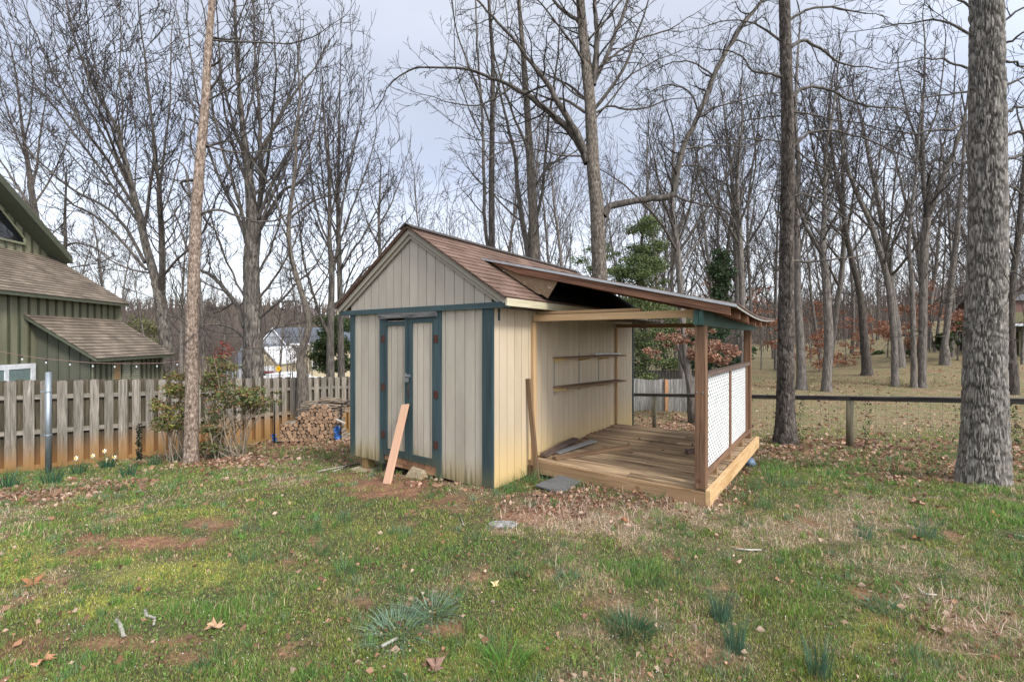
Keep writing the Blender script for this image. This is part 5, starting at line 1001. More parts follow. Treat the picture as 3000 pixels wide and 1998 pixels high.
def hdtrunk(pts, rad, side=96, step=.035, amp=.018, cell=(.035, .22), seed=0, flare=None):
    """trunk surface with real bark ridges: displaced rings along a smooth path"""
    P_ = np.array(pts, dtype=float); d = np.r_[0, np.cumsum(np.linalg.norm(np.diff(P_, axis=0), axis=1))]; n = int(d[-1]/step)+2; s_ = np.linspace(0, d[-1], n)
    C_ = np.stack([np.interp(s_, d, P_[:, i]) for i in range(3)], 1); R_ = np.interp(s_, d, rad)
    for _ in range(2): C_[1:-1] = (C_[:-2]+2*C_[1:-1]+C_[2:])/4
    T = np.gradient(C_, axis=0); T /= np.linalg.norm(T, axis=1)[:, None]; X_ = np.cross(T, np.array([0, 1, .01])); X_ /= np.linalg.norm(X_, axis=1)[:, None]; Y_ = np.cross(T, X_)
    a = np.arange(side)*2*pi/side; per = max(3, int(2*pi*R_.mean()/cell[0])); SS, AA = np.meshgrid(s_, a, indexing='ij')
    rs = np.random.default_rng(seed); tab = rs.random((per, 256))
    def wn(u, v):       # value noise periodic around the trunk
        i = np.floor(u).astype(int); j = np.floor(v).astype(int); fx = u-i; fy = v-j; fx = fx*fx*(3-2*fx); fy = fy*fy*(3-2*fy); g = lambda p, q: tab[p % per, q % 256]
        return (g(i, j)*(1-fx)+g(i+1, j)*fx)*(1-fy)+(g(i, j+1)*(1-fx)+g(i+1, j+1)*fx)*fy
    wob = 2.4*(vn(SS*1.0, AA*3, .35, seed)-.5)+1.1*(vn(SS, AA*2, .10, seed+1)-.5)+.5*(vn(SS, AA*3, .04, seed+2)-.5); u = AA/(2*pi)*per+wob; v = SS/cell[1]
    ui, vi = np.floor(u).astype(int), np.floor(v).astype(int); F1 = np.full(u.shape, 9.); F2 = F1.copy(); tb2 = rs.random((per, 256, 3)); cid = np.zeros(u.shape)
    for du in (-1, 0, 1):
        for dv in (-1, 0, 1):
            c = tb2[(ui+du) % per, (vi+dv) % 256]; dd = np.sqrt((ui+du+.1+.8*c[..., 0]-u)**2+(vi+dv+c[..., 1]-v)**2); nw = dd < F1; F2 = np.where(nw, F1, np.minimum(F2, dd)); cid = np.where(nw, c[..., 2], cid); F1 = np.where(nw, dd, F1)
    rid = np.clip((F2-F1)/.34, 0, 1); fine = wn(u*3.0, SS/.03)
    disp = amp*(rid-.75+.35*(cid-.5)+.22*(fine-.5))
    big = 1+.05*np.sin(AA*2+seed)+.035*np.sin(AA*3+SS*.6)+.03*(vn(SS, AA, .8, seed+5)-.5)
    if flare: big = big+flare*np.exp(-SS/.25)*(.5+.5*np.sin(AA*4+seed))
    r = R_[:, None]*big+disp
    V = C_[:, None]+r[:, :, None]*(X_[:, None]*np.cos(AA)[:, :, None]+Y_[:, None]*np.sin(AA)[:, :, None])
    i, k = np.meshgrid(np.arange(n-1), np.arange(side), indexing='ij'); k2 = (k+1) % side; F_ = np.stack([i*side+k, i*side+k2, (i+1)*side+k2, (i+1)*side+k], -1).reshape(-1, 4)
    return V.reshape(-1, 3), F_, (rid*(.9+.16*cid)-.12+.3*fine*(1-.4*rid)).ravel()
_rd = {}
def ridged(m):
    """bark with its value raised on ridge tops and lowered in furrows (ridge height kept in 'rnd')"""
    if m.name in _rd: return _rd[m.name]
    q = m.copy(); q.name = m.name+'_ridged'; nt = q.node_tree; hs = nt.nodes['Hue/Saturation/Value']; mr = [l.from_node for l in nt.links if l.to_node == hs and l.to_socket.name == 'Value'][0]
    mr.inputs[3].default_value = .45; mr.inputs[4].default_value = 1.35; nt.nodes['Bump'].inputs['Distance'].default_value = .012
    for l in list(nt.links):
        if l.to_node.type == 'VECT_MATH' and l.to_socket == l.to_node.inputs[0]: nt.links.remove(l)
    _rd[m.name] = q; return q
RT = random.Random(11)
def vnorm(x, y, z): l = math.sqrt(x*x+y*y+z*z) or 1; return (x/l, y/l, z/l)
def rndir(): 
    while 1:
        x, y, z = RT.uniform(-1, 1), RT.uniform(-1, 1), RT.uniform(-1, 1); q = x*x+y*y+z*z
        if .01 < q < 1: return vnorm(x, y, z)
def sideways(d, ang):
    """a direction at angle ang from d, random azimuth"""
    r = rndir(); dt = r[0]*d[0]+r[1]*d[1]+r[2]*d[2]; s_ = vnorm(r[0]-dt*d[0], r[1]-dt*d[1], r[2]-dt*d[2]); c, n = cos(ang), sin(ang)
    return (d[0]*c+s_[0]*n, d[1]*c+s_[1]*n, d[2]*c+s_[2]*n)
def grow(out, p, d, L, r, lvl, S_):
    n = 6 if lvl >= 2 else 4; pts = [p]; rad = [r]; rt = S_['rmin']; st = L/n; dirs = [d]
    for i in range(n):
        w_ = rndir(); k = S_['wig']; d = vnorm(d[0]+w_[0]*k, d[1]+w_[1]*k, d[2]+w_[2]*k+S_['up'][min(lvl, 3)]); p = (p[0]+d[0]*st, p[1]+d[1]*st, p[2]+d[2]*st); pts.append(p); dirs.append(d); rad.append(max(rt, r*(1-.72*(i+1)/n)))
    out.append((pts, rad))
    if lvl <= 0: return
    nc = S_['nc'][lvl]; nc = int(nc)+(RT.random() < nc % 1)
    for c in range(nc):
        t = .22+.78*(c+RT.random())/nc; f = t*n; i = min(int(f), n-1); f -= i; a, b = pts[i], pts[i+1]; q = (a[0]+(b[0]-a[0])*f, a[1]+(b[1]-a[1])*f, a[2]+(b[2]-a[2])*f)
        grow(out, q, sideways(dirs[i+1], radians(RT.uniform(*S_['ang']))), L*RT.uniform(.38, .62)*(1.15-.4*t), max(rt, rad[i]*.55), lvl-1, S_)
STY = dict(rmin=.006, wig=.20, up=[.05, .06, .07, .10], nc=[0, 2.4, 3.2, 4.2], ang=(24, 52))
def sty(**k): d = dict(STY); d.update(k); return d
def sprout(out, pts, rad, S_, every, Lr, lvl=2, t0=.15, ang=(30, 62), bias=None):
    """children along a big limb given as points"""
    acc = RT.random()*every; tot = sum(math.dist(pts[i], pts[i+1]) for i in range(len(pts)-1)); s0 = 0
    for i in range(len(pts)-1):
        a, b = pts[i], pts[i+1]; l = math.dist(a, b); d = vnorm(b[0]-a[0], b[1]-a[1], b[2]-a[2])
        while acc < l:
            f = acc/l; t = (s0+acc)/tot
            if t > t0:
                q = tuple(a[j]+(b[j]-a[j])*f for j in range(3)); r = rad[i]+(rad[i+1]-rad[i])*f; dd = sideways(d, radians(RT.uniform(*ang)))
                if bias: dd = vnorm(dd[0]+bias[0], dd[1]+bias[1], dd[2]+bias[2])
                grow(out, q, dd, RT.uniform(*Lr)*(1.1-.45*t), max(S_['rmin'], min(r*.5, .03)), lvl, S_)
            acc += every*RT.uniform(.6, 1.4)
        acc -= l; s0 += l
    d = vnorm(*[pts[-1][j]-pts[-2][j] for j in range(3)]); grow(out, pts[-1], d, Lr[1], rad[-1], lvl, S_)
def smooth_path(pts, rad, k=3):
    """Catmull-Rom through the given points"""
    P_ = [np.array(p, dtype=float) for p in pts]; P_ = [2*P_[0]-P_[1]]+P_+[2*P_[-1]-P_[-2]]; o, rr = [], []
    for i in range(1, len(P_)-2):
        for j in range(k):
            t = j/k; a, b, c, d = P_[i-1:i+3]; o.append(tuple(.5*((2*b)+(-a+c)*t+(2*a-5*b+4*c-d)*t*t+(-a+3*b-3*c+d)*t**3))); rr.append(rad[i-1]*(1-t)+rad[i]*t)
    o.append(tuple(P_[-2])); rr.append(rad[-1]); return o, rr
def tree(name, label, Y, trunk, limbs, auto=None, S_=STY, every=.35, Lr=(1.0, 2.2), lvl=2, bm=BK_GREY, tm=BK_TWIG, hd=None, group=None, ground=True, cat='tree', tcrown=.3, sd=1, tup=0.0, skip_top=False):
    """trunk and limbs given as (u, v, width px) at depth Y; limbs drift in depth so the crown is round"""
    RT.seed(sd*77+5); tp = [P(u, v, Y) for u, v, w_ in trunk]; tr = [w_/2*Y/FPX/math.sqrt(1+((u-1500)/FPX)**2) for u, v, w_ in trunk]
    if ground: g = gz(tp[0].x, Y)
    if ground and tp[0].z > g+.15: tp.insert(0, Vector((tp[0].x, Y, g-.15))); tr.insert(0, tr[0]*1.3)
    elif ground: tp[0].z = g-.12
    tdense = [(trunk[i][0]*(1-j/10)+trunk[i+1][0]*j/10, trunk[i][1]*(1-j/10)+trunk[i+1][1]*j/10, 0) for i in range(len(trunk)-1) for j in range(11)]
    t = thing(name, label, cat, (tp[0].x, Y, tp[0].z), group); path, rad = smooth_path([tuple(p) for p in tp], tr, 3)
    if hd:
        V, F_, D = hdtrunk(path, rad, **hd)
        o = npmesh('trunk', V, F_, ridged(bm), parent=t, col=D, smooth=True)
    big = [] if hd else [(path, rad)]; tw = []
    if not skip_top:
        k = int(len(path)*tcrown); sprout(tw, path[k:], rad[k:], S_, every*1.3, Lr, lvl, t0=.0)
    known = []
    for li in limbs:
        dr = RT.uniform(-.45, .45); pp = []; Yc = Y; prev = None
        if known:
            kd = min(known, key=lambda q: (q[0]-li[0][0])**2+(q[1]-li[0][1])**2)
            if (kd[0]-li[0][0])**2+(kd[1]-li[0][1])**2 < 900 and min((u-li[0][0])**2+(v-li[0][1])**2 for u, v, w_ in tdense) > 500:
                Yc = kd[2]; li = [(kd[0], kd[1], li[0][2])]+list(li[1:])
        for (u, v, w_) in li:
            p = P(u, v, Yc)
            if prev is not None: Yc += dr*(p-prev).length*RT.uniform(.3, 1.5)
            p = P(u, v, Yc); 
            if pp: known += [(pu+(u-pu)*j/8, pv+(v-pv)*j/8, pY+(Yc-pY)*j/8) for j in range(1, 9)]
            pu, pv, pY = u, v, Yc; pp.append((tuple(p), max(S_['rmin']*1.3, w_/2*Yc/FPX/math.sqrt(1+((u-1500)/FPX)**2)))); prev = p
        q, r_ = smooth_path([a for a, b in pp], [b for a, b in pp], 3); q = [tuple(c+RT.uniform(-.02, .02)*(i > 1) for c in a) for i, a in enumerate(q)]
        big.append((q, r_)); sprout(tw, q, r_, S_, every, Lr, lvl, t0=.12)
    if auto:
        n, f0, f1, La, Lb, A0_, A1_, upk = auto
        for i in range(n):
            f = f0+(f1-f0)*(i+RT.random())/n; k = min(int(f*(len(path)-1)), len(path)-2); d = vnorm(*[path[k+1][j]-path[k][j] for j in range(3)]); d = sideways(d, radians(RT.uniform(A0_, A1_))); p = path[k]; L_ = RT.uniform(La, Lb)*(1.15-.5*(f-f0)/(f1-f0+.01)); m = 9; q = [p]; r0 = min(rad[k]*.5, L_*.012); r_ = [r0]
            for j in range(m):
                w_ = rndir(); d = vnorm(d[0]+.16*w_[0], d[1]+.16*w_[1], d[2]+.12*w_[2]+upk); p = tuple(p[x]+d[x]*L_/m for x in range(3)); q.append(p); r_.append(max(S_['rmin'], r0*(1-.8*(j+1)/m)))
            big.append((q, r_)); sprout(tw, q, r_, S_, every, Lr, lvl, t0=.15)
    if not hd: V, F_ = tubes_np(big[:1], 14); npmesh('trunk', V, F_, bm, parent=t, smooth=True); big = big[1:]
    if big: V, F_ = tubes_np(big, 7); npmesh('limbs', V, F_, BK_LIMB, parent=t, smooth=True)
    if tw: V, F_ = tubes_np(tw, 3); npmesh('twigs', V, F_, tm, parent=t)
    return t
# ---- A: slim flaky tree before the left fence
pA = G(560, 1357); YA = pA.y
tree('slim_tree', 'slim tree with flaky tan bark standing in front of the left fence', YA, [(560,1362,62),(561,1320,48),(563,1150,42),(562,1000,42),(566,850,39),(574,638,35),(583,510,33),(590,420,31),(600,319,27),(609,159,24),(622,0,20),(634,-160,16),(640,-350,11)],
     [[(590,626,9),(640,615,8),(700,632,7),(760,652,6),(830,640,5),(870,600,4),(935,575,3)], [(566,530,12),(540,527,11),(533,545,8),(545,565,7),(560,585,9)], [(560,590,8),(545,500,6),(520,470,5),(495,482,4)], [(603,425,8),(650,440,7),(730,450,6),(800,435,5),(900,410,3)],
      [(610,295,7),(660,265,6),(740,215,4),(800,150,3)], [(622,118,7),(700,125,6),(780,127,5),(860,128,4),(940,100,3)], [(612,15,12),(640,-10,9),(690,-60,6)], [(598,500,6),(560,430,6),(570,330,5),(540,250,4)], [(575,560,5),(540,580,4),(505,640,3),(515,700,2)], [(560,870,4),(600,910,4),(585,960,3),(610,985,2)], [(600,380,4),(640,350,3),(690,330,2)], [(605,250,5),(560,180,4),(520,60,3),(500,-40,2)]],
     S_=sty(rmin=.0042, wig=.26, up=[.02, .03, .03, .05]), every=.5, Lr=(.4, 1.1), bm=BK_PINK, hd=dict(side=72, step=.03, amp=.008, cell=(.03, .09), seed=3, flare=.12), tcrown=.55, sd=1)
# ---- B: leaning multi stemmed tree left
tree('leaning_maple', 'bare maple with long limbs sweeping up to the left behind the left fence', 15, [(492,1100,44),(488,1010,42),(476,930,40),(468,870,36),(450,800,28),(425,710,25),(410,640,24),(388,560,22),(372,490,18),(355,430,15),(345,380,13),(300,300,11),(250,200,8),(215,100,6),(190,-20,5)],
     [[(472,850,22),(474,780,17),(472,700,16),(466,600,14),(462,500,12),(452,420,10),(440,300,8),(425,180,6),(410,60,4),(400,-40,3)], [(478,860,16),(480,700,10),(470,560,9),(480,460,8),(495,330,6),(500,200,5),(505,60,3)],
      [(428,790,11),(350,700,10),(300,650,9),(240,612,8),(215,600,6),(140,520,5),(60,400,4),(0,320,3)], [(424,770,12),(370,670,11),(300,600,10),(220,560,9),(120,480,7),(40,400,5),(-40,320,4)], [(412,660,11),(340,560,10),(260,450,9),(170,330,7),(90,230,5),(10,150,4)], [(400,620,12),(320,480,10),(250,380,8),(190,280,6),(130,160,5),(70,20,4)],
      [(385,560,10),(320,430,9),(260,320,7),(200,200,5),(150,90,4),(110,-20,3)], [(370,490,9),(330,380,7),(300,280,6),(270,150,4),(250,0,3)], [(460,830,10),(520,760,8),(580,700,7),(620,620,5),(660,520,4)], [(355,430,7),(360,330,6),(350,220,5),(355,100,4),(350,0,3)], [(468,640,6),(500,560,5),(530,450,4),(545,330,3)], [(400,640,6),(395,540,5),(400,420,4),(385,280,3),(370,150,3)],[(440,800,8),(380,790,6),(320,760,5),(270,720,4),(210,700,3)],
      [(330,540,6),(250,500,5),(160,400,4),(80,330,3),(0,230,3)], [(300,450,6),(220,350,5),(130,250,4),(60,120,3),(20,0,3)]],
     S_=sty(rmin=.0085, wig=.19, up=[.07, .09, .12, .15], ang=(20, 42)), auto=(6, .38, .98, 3.5, 6.5, 22, 48, .10), every=.32, Lr=(.9, 2.1), lvl=2, bm=BK_GREY, hd=dict(side=40, step=.08, amp=.014, cell=(.09, .3), seed=5), sd=2, tcrown=.5)
# ---- C: big double trunk
tree('big_maple', 'large rough barked maple with a broad vase crown behind the fence at left centre', 14, [(742,1105,66),(741,1000,60),(738,900,54),(735,800,50),(737,720,44),(738,640,36),(733,560,30),(724,480,25),(712,380,18),(700,260,13),(692,130,9),(688,0,7),(684,-120,5)],
     [[(748,760,24),(758,660,20),(765,560,17),(764,450,14),(762,330,11),(750,200,8),(745,60,6),(740,-80,4)], [(718,960,18),(695,900,16),(660,850,14),(620,805,12),(585,790,10),(550,730,7),(520,640,5)], [(745,700,16),(790,620,13),(830,560,10),(870,540,8),(900,500,5),(930,430,4)],
      [(735,760,14),(700,640,12),(650,540,10),(610,430,8),(580,300,6),(560,170,4),(545,40,3)], [(728,700,14),(690,560,11),(650,430,9),(620,300,7),(610,180,5),(600,40,4)], [(720,470,11),(680,350,9),(650,230,7),(640,100,5),(630,-20,3)], [(735,560,12),(690,450,9),(660,330,7),(640,200,5)], [(760,560,11),(790,440,9),(800,320,7),(810,200,5),(800,80,4)], [(764,480,9),(800,380,7),(840,300,6),(870,200,4),(885,100,3)],
      [(756,640,11),(800,540,9),(850,440,7),(880,350,5),(900,280,4)], [(752,940,9),(820,880,7),(880,820,6),(930,770,4),(960,700,3)], [(725,1000,10),(680,960,8),(620,950,6),(560,960,4),(520,930,3)], [(752,880,9),(800,820,7),(850,740,6),(880,660,4)], [(722,880,8),(680,800,7),(640,700,6),(610,600,4),(590,520,3)], [(712,380,7),(740,280,6),(760,160,5),(775,40,3)], [(750,1000,7),(810,960,6),(860,950,4),(920,930,3)],
      [(745,820,9),(790,740,7),(820,640,5),(835,540,4)]],
     S_=sty(rmin=.008, wig=.22, up=[.05, .07, .09, .12], ang=(22, 45)), auto=(5, .35, .95, 3.5, 6, 25, 50, .09), every=.32, Lr=(.8, 1.9), bm=BK_GREY, hd=dict(side=64, step=.07, amp=.035, cell=(.10, .45), seed=9, flare=.06), sd=3, tcrown=.55)
# ---- D: curvy thin trunk
tree('curved_tree', 'thin tree with a snaking curved trunk in front of the far yellow house', 12.5, [(886,1105,34),(880,1070,26),(885,1030,22),(897,990,22),(905,945,21),(895,895,19),(878,840,17),(860,780,15),(848,720,14),(846,650,13),(856,570,12),(866,480,10),(868,380,8),(880,280,6),(872,180,4),(880,80,3)],
     [[(850,680,8),(820,620,7),(790,540,5),(740,470,4)], [(850,640,7),(900,600,6),(960,575,5),(1010,560,4)], [(862,520,7),(900,440,5),(930,340,4),(940,260,3)], [(866,420,5),(830,350,4),(800,260,3)], [(895,900,6),(930,850,5),(960,800,4),(975,740,3)], [(870,800,5),(830,780,4),(790,720,3)]],
     S_=sty(rmin=.0055, wig=.24), every=.35, Lr=(.5, 1.3), bm=BK_CTR, sd=4, tcrown=.4)
# ---- E: twin slender trees before the shed
tree('oval_tree', 'slender upright tree with an oval fan crown just left of the shed', 17, [(1000,1105,22),(998,1000,20),(997,900,18),(995,800,16),(992,700,14),(990,600,11),(992,480,8),(994,360,6),(996,240,4),(998,180,3)],
     [[(992,720,7),(1020,640,6),(1050,560,5),(1080,480,4),(1100,400,3)], [(992,700,7),(960,620,6),(945,520,5),(935,420,4),(940,320,3)], [(992,640,6),(1015,540,5),(1040,430,4),(1060,330,3),(1065,250,2)], [(992,620,6),(972,520,5),(960,400,4),(965,300,3),(975,220,2)], [(994,800,7),(1030,740,6),(1070,680,5),(1110,600,4)], [(994,780,6),(960,720,5),(930,660,4),(905,600,3)], [(990,560,5),(1005,460,4),(1020,340,3),(1030,230,2)], [(996,900,6),(1020,820,5),(1050,760,4),(1090,720,3)]],
     S_=sty(rmin=.0075, wig=.16, up=[.08, .10, .14, .16], ang=(18, 38)), every=.30, Lr=(.9, 1.9), bm=BK_GREY, sd=5, tcrown=.35)
tree('slender_tree', 'slender bare tree with two forked stems between the curved one and the oval one', 16, [(968,1105,26),(968,1000,22),(970,900,20),(972,800,17),(965,700,13),(966,600,11),(962,480,9),(950,360,6),(945,250,4)],
     [[(968,990,12),(940,930,10),(915,850,8),(890,760,6),(880,680,5),(872,600,4)], [(972,820,9),(990,720,7),(1005,600,5),(1020,500,4),(1035,420,3)], [(966,720,7),(935,640,6),(915,550,5),(905,440,4),(890,350,3)], [(968,640,6),(985,540,5),(975,420,4),(985,300,3)], [(970,900,7),(1015,860,6),(1060,800,5),(1100,770,4),(1150,730,3)]],
     S_=sty(rmin=.007, wig=.19, up=[.06, .08, .10, .12]), every=.32, Lr=(.8, 1.8), bm=BK_GREY, sd=6, tcrown=.4)
tree('young_tree', 'young thin tree with a small round crown directly behind the shed gable', 22, [(1113,1000,13),(1113,800,11),(1112,720,10),(1110,640,8),(1113,560,6),(1116,490,4)], [[(1112,740,6),(1150,690,5),(1190,650,3)], [(1112,720,5),(1080,660,4),(1060,600,3)], [(1111,660,5),(1150,590,4),(1170,530,3)], [(1111,640,4),(1085,570,3),(1080,510,2)], [(1112,600,4),(1135,540,3),(1140,480,2)]],
     S_=sty(rmin=.008, wig=.25), every=.30, Lr=(.7, 1.5), bm=BK_GREY, sd=7)
# ---- far left
tree('far_left_tree', 'dark bare tree rising behind the roof of the green house', 24, [(128,1000,34),(118,740,30),(108,660,26),(95,580,22),(85,500,17),(72,420,12),(60,330,9),(48,230,7),(30,130,5)],
     [[(105,640,12),(60,560,10),(20,500,7),(-30,420,5)], [(92,560,10),(110,480,8),(120,380,6),(135,280,4),(130,180,3)], [(80,470,8),(40,380,6),(10,280,5),(-20,180,3)], [(70,420,6),(90,330,5),(95,220,4),(85,110,3)], [(112,690,9),(60,640,7),(0,560,5)], [(100,600,8),(150,520,6),(190,430,4),(215,340,3)]],
     S_=sty(rmin=.0085, wig=.19, up=[.07, .08, .1, .12]), every=.38, Lr=(1.0, 2.4), bm=BK_DARK, sd=8, tcrown=.5)
tree('small_dead_tree', 'small crooked bare tree between the green house roof and the leaning maple', 17, [(190,1000,15),(190,780,14),(192,700,12),(190,640,10),(193,560,7),(195,500,4)], [[(192,720,7),(225,712,6),(270,725,5),(320,755,4),(345,765,3)], [(190,690,6),(180,670,5),(195,640,4)], [(190,650,5),(160,680,4),(140,700,3)], [(193,600,5),(225,590,4),(250,560,3)], [(190,790,6),(230,780,5),(290,770,4),(330,750,3)]],
     S_=sty(rmin=.0065, wig=.4, up=[.0, .0, .02, .02]), every=.35, Lr=(.4, 1.0), bm=BK_GREY, sd=9)
# ---- centre group
tree('twin_stem_tree', 'tall dark straight stem behind the ridge of the shed, left of the centre trees', 15, [(1440,1000,22),(1441,730,19),(1440,600,18),(1441,450,16),(1443,300,14),(1444,180,12),(1436,60,10),(1428,-60,8)], [[(1441,780,14),(1420,660,10),(1418,540,10),(1415,420,9),(1410,300,8),(1400,180,6),(1395,40,5),(1385,-60,4)], [(1440,380,7),(1400,260,6),(1360,160,5),(1330,60,4),(1320,-40,3)], [(1441,330,6),(1470,220,5),(1490,120,4),(1480,0,3)], [(1414,400,5),(1375,320,4),(1340,220,3),(1330,120,3)], [(1441,480,4),(1400,420,3),(1370,350,2)]],
     S_=sty(rmin=.006, wig=.2, up=[.05, .06, .08, .1]), every=.5, Lr=(.7, 1.7), bm=BK_DARK, sd=10, tcrown=.55)
tree('forked_tree', 'grey tree forking low behind the shed ridge beside the tall dark stem', 13, [(1568,1000,36),(1568,760,31),(1562,620,28),(1556,520,25),(1549,400,21),(1542,280,18),(1532,150,15),(1522,30,12),(1515,-80,9)], [[(1566,860,26),(1545,740,18),(1530,650,16),(1518,560,14),(1508,460,11),(1490,380,9),(1470,300,7),(1455,220,5)], [(1572,640,10),(1590,560,9),(1600,440,8),(1612,320,7),(1630,200,6),(1640,90,4)], [(1552,450,9),(1510,350,7),(1470,240,6),(1440,130,4)], [(1560,560,7),(1600,500,6),(1650,450,5),(1690,380,3)], [(1530,650,6),(1490,620,5),(1440,560,4),(1400,530,3)]],
     S_=sty(rmin=.0055, wig=.2, up=[.04, .05, .07, .09]), every=.45, Lr=(.6, 1.6), bm=BK_CTR, sd=11, tcrown=.55)
tree('centre_tree', 'tall grey tree with wide arching limbs directly behind the shed roof', 11.5, [(1762,1000,48),(1758,820,44),(1752,700,41),(1748,600,39),(1738,500,37),(1733,400,34),(1728,300,32),(1718,200,30),(1708,100,27),(1700,0,24),(1694,-100,20)],
     [[(1722,478,26),(1700,425,24),(1660,375,21),(1610,330,18),(1560,290,16),(1500,255,11),(1440,230,9),(1370,205,8),(1300,200,6),(1220,200,5),(1150,240,4)], [(1716,450,22),(1690,390,19),(1640,310,17),(1600,240,15),(1560,190,10),(1500,110,9),(1440,50,7),(1400,0,6),(1360,-60,4)], [(1768,632,24),(1790,605,22),(1850,592,20),(1910,582,20),(1966,574,20),(1980,545,19),(1984,500,18),(1998,445,17),(2020,395,17),(2045,340,16),(2070,280,16),(2092,225,15),(2125,160,14),(2160,100,13),(2195,50,12),(2235,0,11),(2280,-60,9)],
      [(1975,574,8),(2020,590,7),(2080,605,6),(2130,620,6),(2160,670,5),(2200,730,4),(2250,770,3)], [(1738,250,18),(1748,170,17),(1750,90,15),(1742,20,12),(1745,-80,9)], [(1742,235,13),(1775,175,12),(1798,110,11),(1822,50,10),(1845,-20,8)], [(1725,120,12),(1700,70,11),(1660,40,10),(1620,0,8),(1590,-60,6)], [(1748,330,7),(1790,310,6),(1830,320,6),(1900,315,5),(1960,290,4)], [(1714,330,9),(1650,290,7),(1590,300,6),(1540,330,4)],
      [(2000,440,6),(2050,430,6),(2120,428,5),(2200,428,4),(2260,400,3)], [(2030,380,6),(2060,330,5),(2150,300,5),(2230,280,4),(2290,270,3)], [(2050,330,6),(2020,270,5),(1960,250,4),(1900,270,3)], [(2090,225,6),(2060,200,5),(2010,180,4),(1950,190,3)], [(1735,300,6),(1690,280,5),(1640,240,4),(1600,170,3)], [(1730,390,5),(1690,440,4),(1640,470,4),(1590,480,3),(1530,500,2)], [(1775,190,7),(1830,140,6),(1890,110,5),(1960,90,4)], [(1742,350,6),(1800,280,5),(1850,220,4),(1920,180,3)], [(1500,255,6),(1450,290,5),(1390,310,4),(1300,300,3)], [(1600,330,5),(1550,400,4),(1480,420,4),(1400,410,3)],[(1712,460,6),(1650,455,5),(1580,440,4),(1510,430,3),(1440,460,3),(1380,520,2)]],
     S_=sty(rmin=.006, wig=.34, up=[-.02, -.02, .0, .03], ang=(28, 62)), auto=(8, .6, .98, 2.5, 4, 35, 65, .02), every=.36, Lr=(.6, 1.7), bm=BK_CTR, tm=BK_TWIG, hd=dict(side=72, step=.04, amp=.014, cell=(.045, .14), seed=13), sd=12, tcrown=.62)
# ---- K and L
pK = G(2300, 1300)
tree('dark_straight_tree', 'tall straight dark furrowed tree just right of the porch', pK.y, [(2300,1305,84),(2300,1270,66),(2300,1200,56),(2301,1100,52),(2302,950,48),(2304,800,45),(2306,650,42),(2308,500,40),(2308,380,38),(2305,250,36),(2301,120,34),(2298,0,32),(2294,-150,28),(2290,-350,22)],
     [[(2322,432,11),(2360,400,10),(2390,385,9),(2440,385,8),(2500,398,7),(2580,425,6),(2680,470,4)], [(2322,285,12),(2350,262,11),(2395,255,9),(2440,266,8),(2500,300,7),(2570,312,6),(2640,318,5)], [(2324,765,9),(2380,766,8),(2440,758,7),(2500,752,6),(2560,738,4),(2620,745,3)], [(2290,225,8),(2240,215,7),(2200,205,6),(2180,170,5),(2130,150,4)], [(2288,415,5),(2230,410,5),(2160,410,4),(2060,408,3)], [(2316,140,12),(2360,120,10),(2420,160,8),(2480,190,6),(2560,200,4)], [(2325,430,6),(2370,470,5),(2440,500,5),(2520,540,4),(2580,620,3)],
      [(2322,575,9),(2370,570,7),(2430,610,6),(2500,650,5),(2560,670,3)], [(2286,560,5),(2240,560,4),(2200,590,3)], [(2290,640,6),(2278,625,5),(2270,610,4)], [(2318,330,8),(2360,330,6),(2440,350,5),(2520,360,4),(2620,400,3)], [(2314,60,10),(2360,30,8),(2440,20,6),(2540,40,4)], [(2286,340,6),(2230,345,5),(2150,370,4),(2090,420,3)], [(2325,620,5),(2400,680,4),(2450,740,3)], [(2286,120,8),(2230,80,6),(2160,60,4),(2080,70,3)]],
     S_=sty(rmin=.0042, wig=.3, up=[.0, .0, .0, .01], ang=(25, 58)), every=.34, Lr=(.4, 1.2), bm=BK_DARK, hd=dict(side=160, step=.022, amp=.018, cell=(.028, .20), seed=17, flare=.16), sd=13, skip_top=True)
pL = G(2878, 1412)
tree('massive_tree', 'massive grey furrowed tree trunk rising at the right edge of the lawn', pL.y, [(2876,1425,178),(2876,1395,166),(2880,1340,152),(2882,1250,140),(2882,1130,131),(2884,1000,127),(2888,850,121),(2892,700,117),(2893,500,112),(2893,300,107),(2892,100,103),(2890,0,100),(2888,-150,92),(2885,-350,80)],
     [[(2830,360,12),(2800,375,9),(2740,385,8),(2660,395,6)], [(2838,385,14),(2800,410,11),(2790,460,9),(2770,490,7),(2760,520,4)], [(2945,330,14),(2980,315,10),(3040,300,8)], [(2945,400,16),(2975,388,11),(3060,395,8)], [(2945,470,14),(2980,455,10),(3040,440,7)], [(2945,250,12),(2990,235,9),(3050,210,6)], [(2940,540,10),(2975,555,8),(3040,590,5)], [(2832,270,9),(2780,275,7),(2700,290,5),(2620,330,3)], [(2832,200,9),(2780,180,7),(2700,170,5),(2600,190,3)],
      [(2838,100,10),(2780,70,8),(2700,60,6),(2600,80,4)], [(2940,130,11),(2980,110,9),(3040,80,6)], [(2945,180,10),(2990,190,8),(3050,200,5)], [(2842,470,6),(2800,480,5),(2740,470,4),(2680,480,3)], [(2945,60,10),(2990,30,8),(3060,0,6)], [(2840,20,9),(2790,-20,7),(2720,-60,5)], [(2930,790,8),(2970,800,6),(3030,830,4)], [(2838,980,4),(2810,970,4),(2790,985,3),(2760,985,2)], [(2800,976,3),(2790,960,3),(2784,950,2)], [(2802,976,3),(2808,995,3),(2815,1000,2)]],
     S_=sty(rmin=.0026, wig=.3, up=[.0, .0, .0, .01], ang=(25, 58)), every=.17, Lr=(.25, .8), bm=BK_MASS, hd=dict(side=300, step=.014, amp=.020, cell=(.024, .20), seed=21, flare=.10), sd=14, skip_top=True)
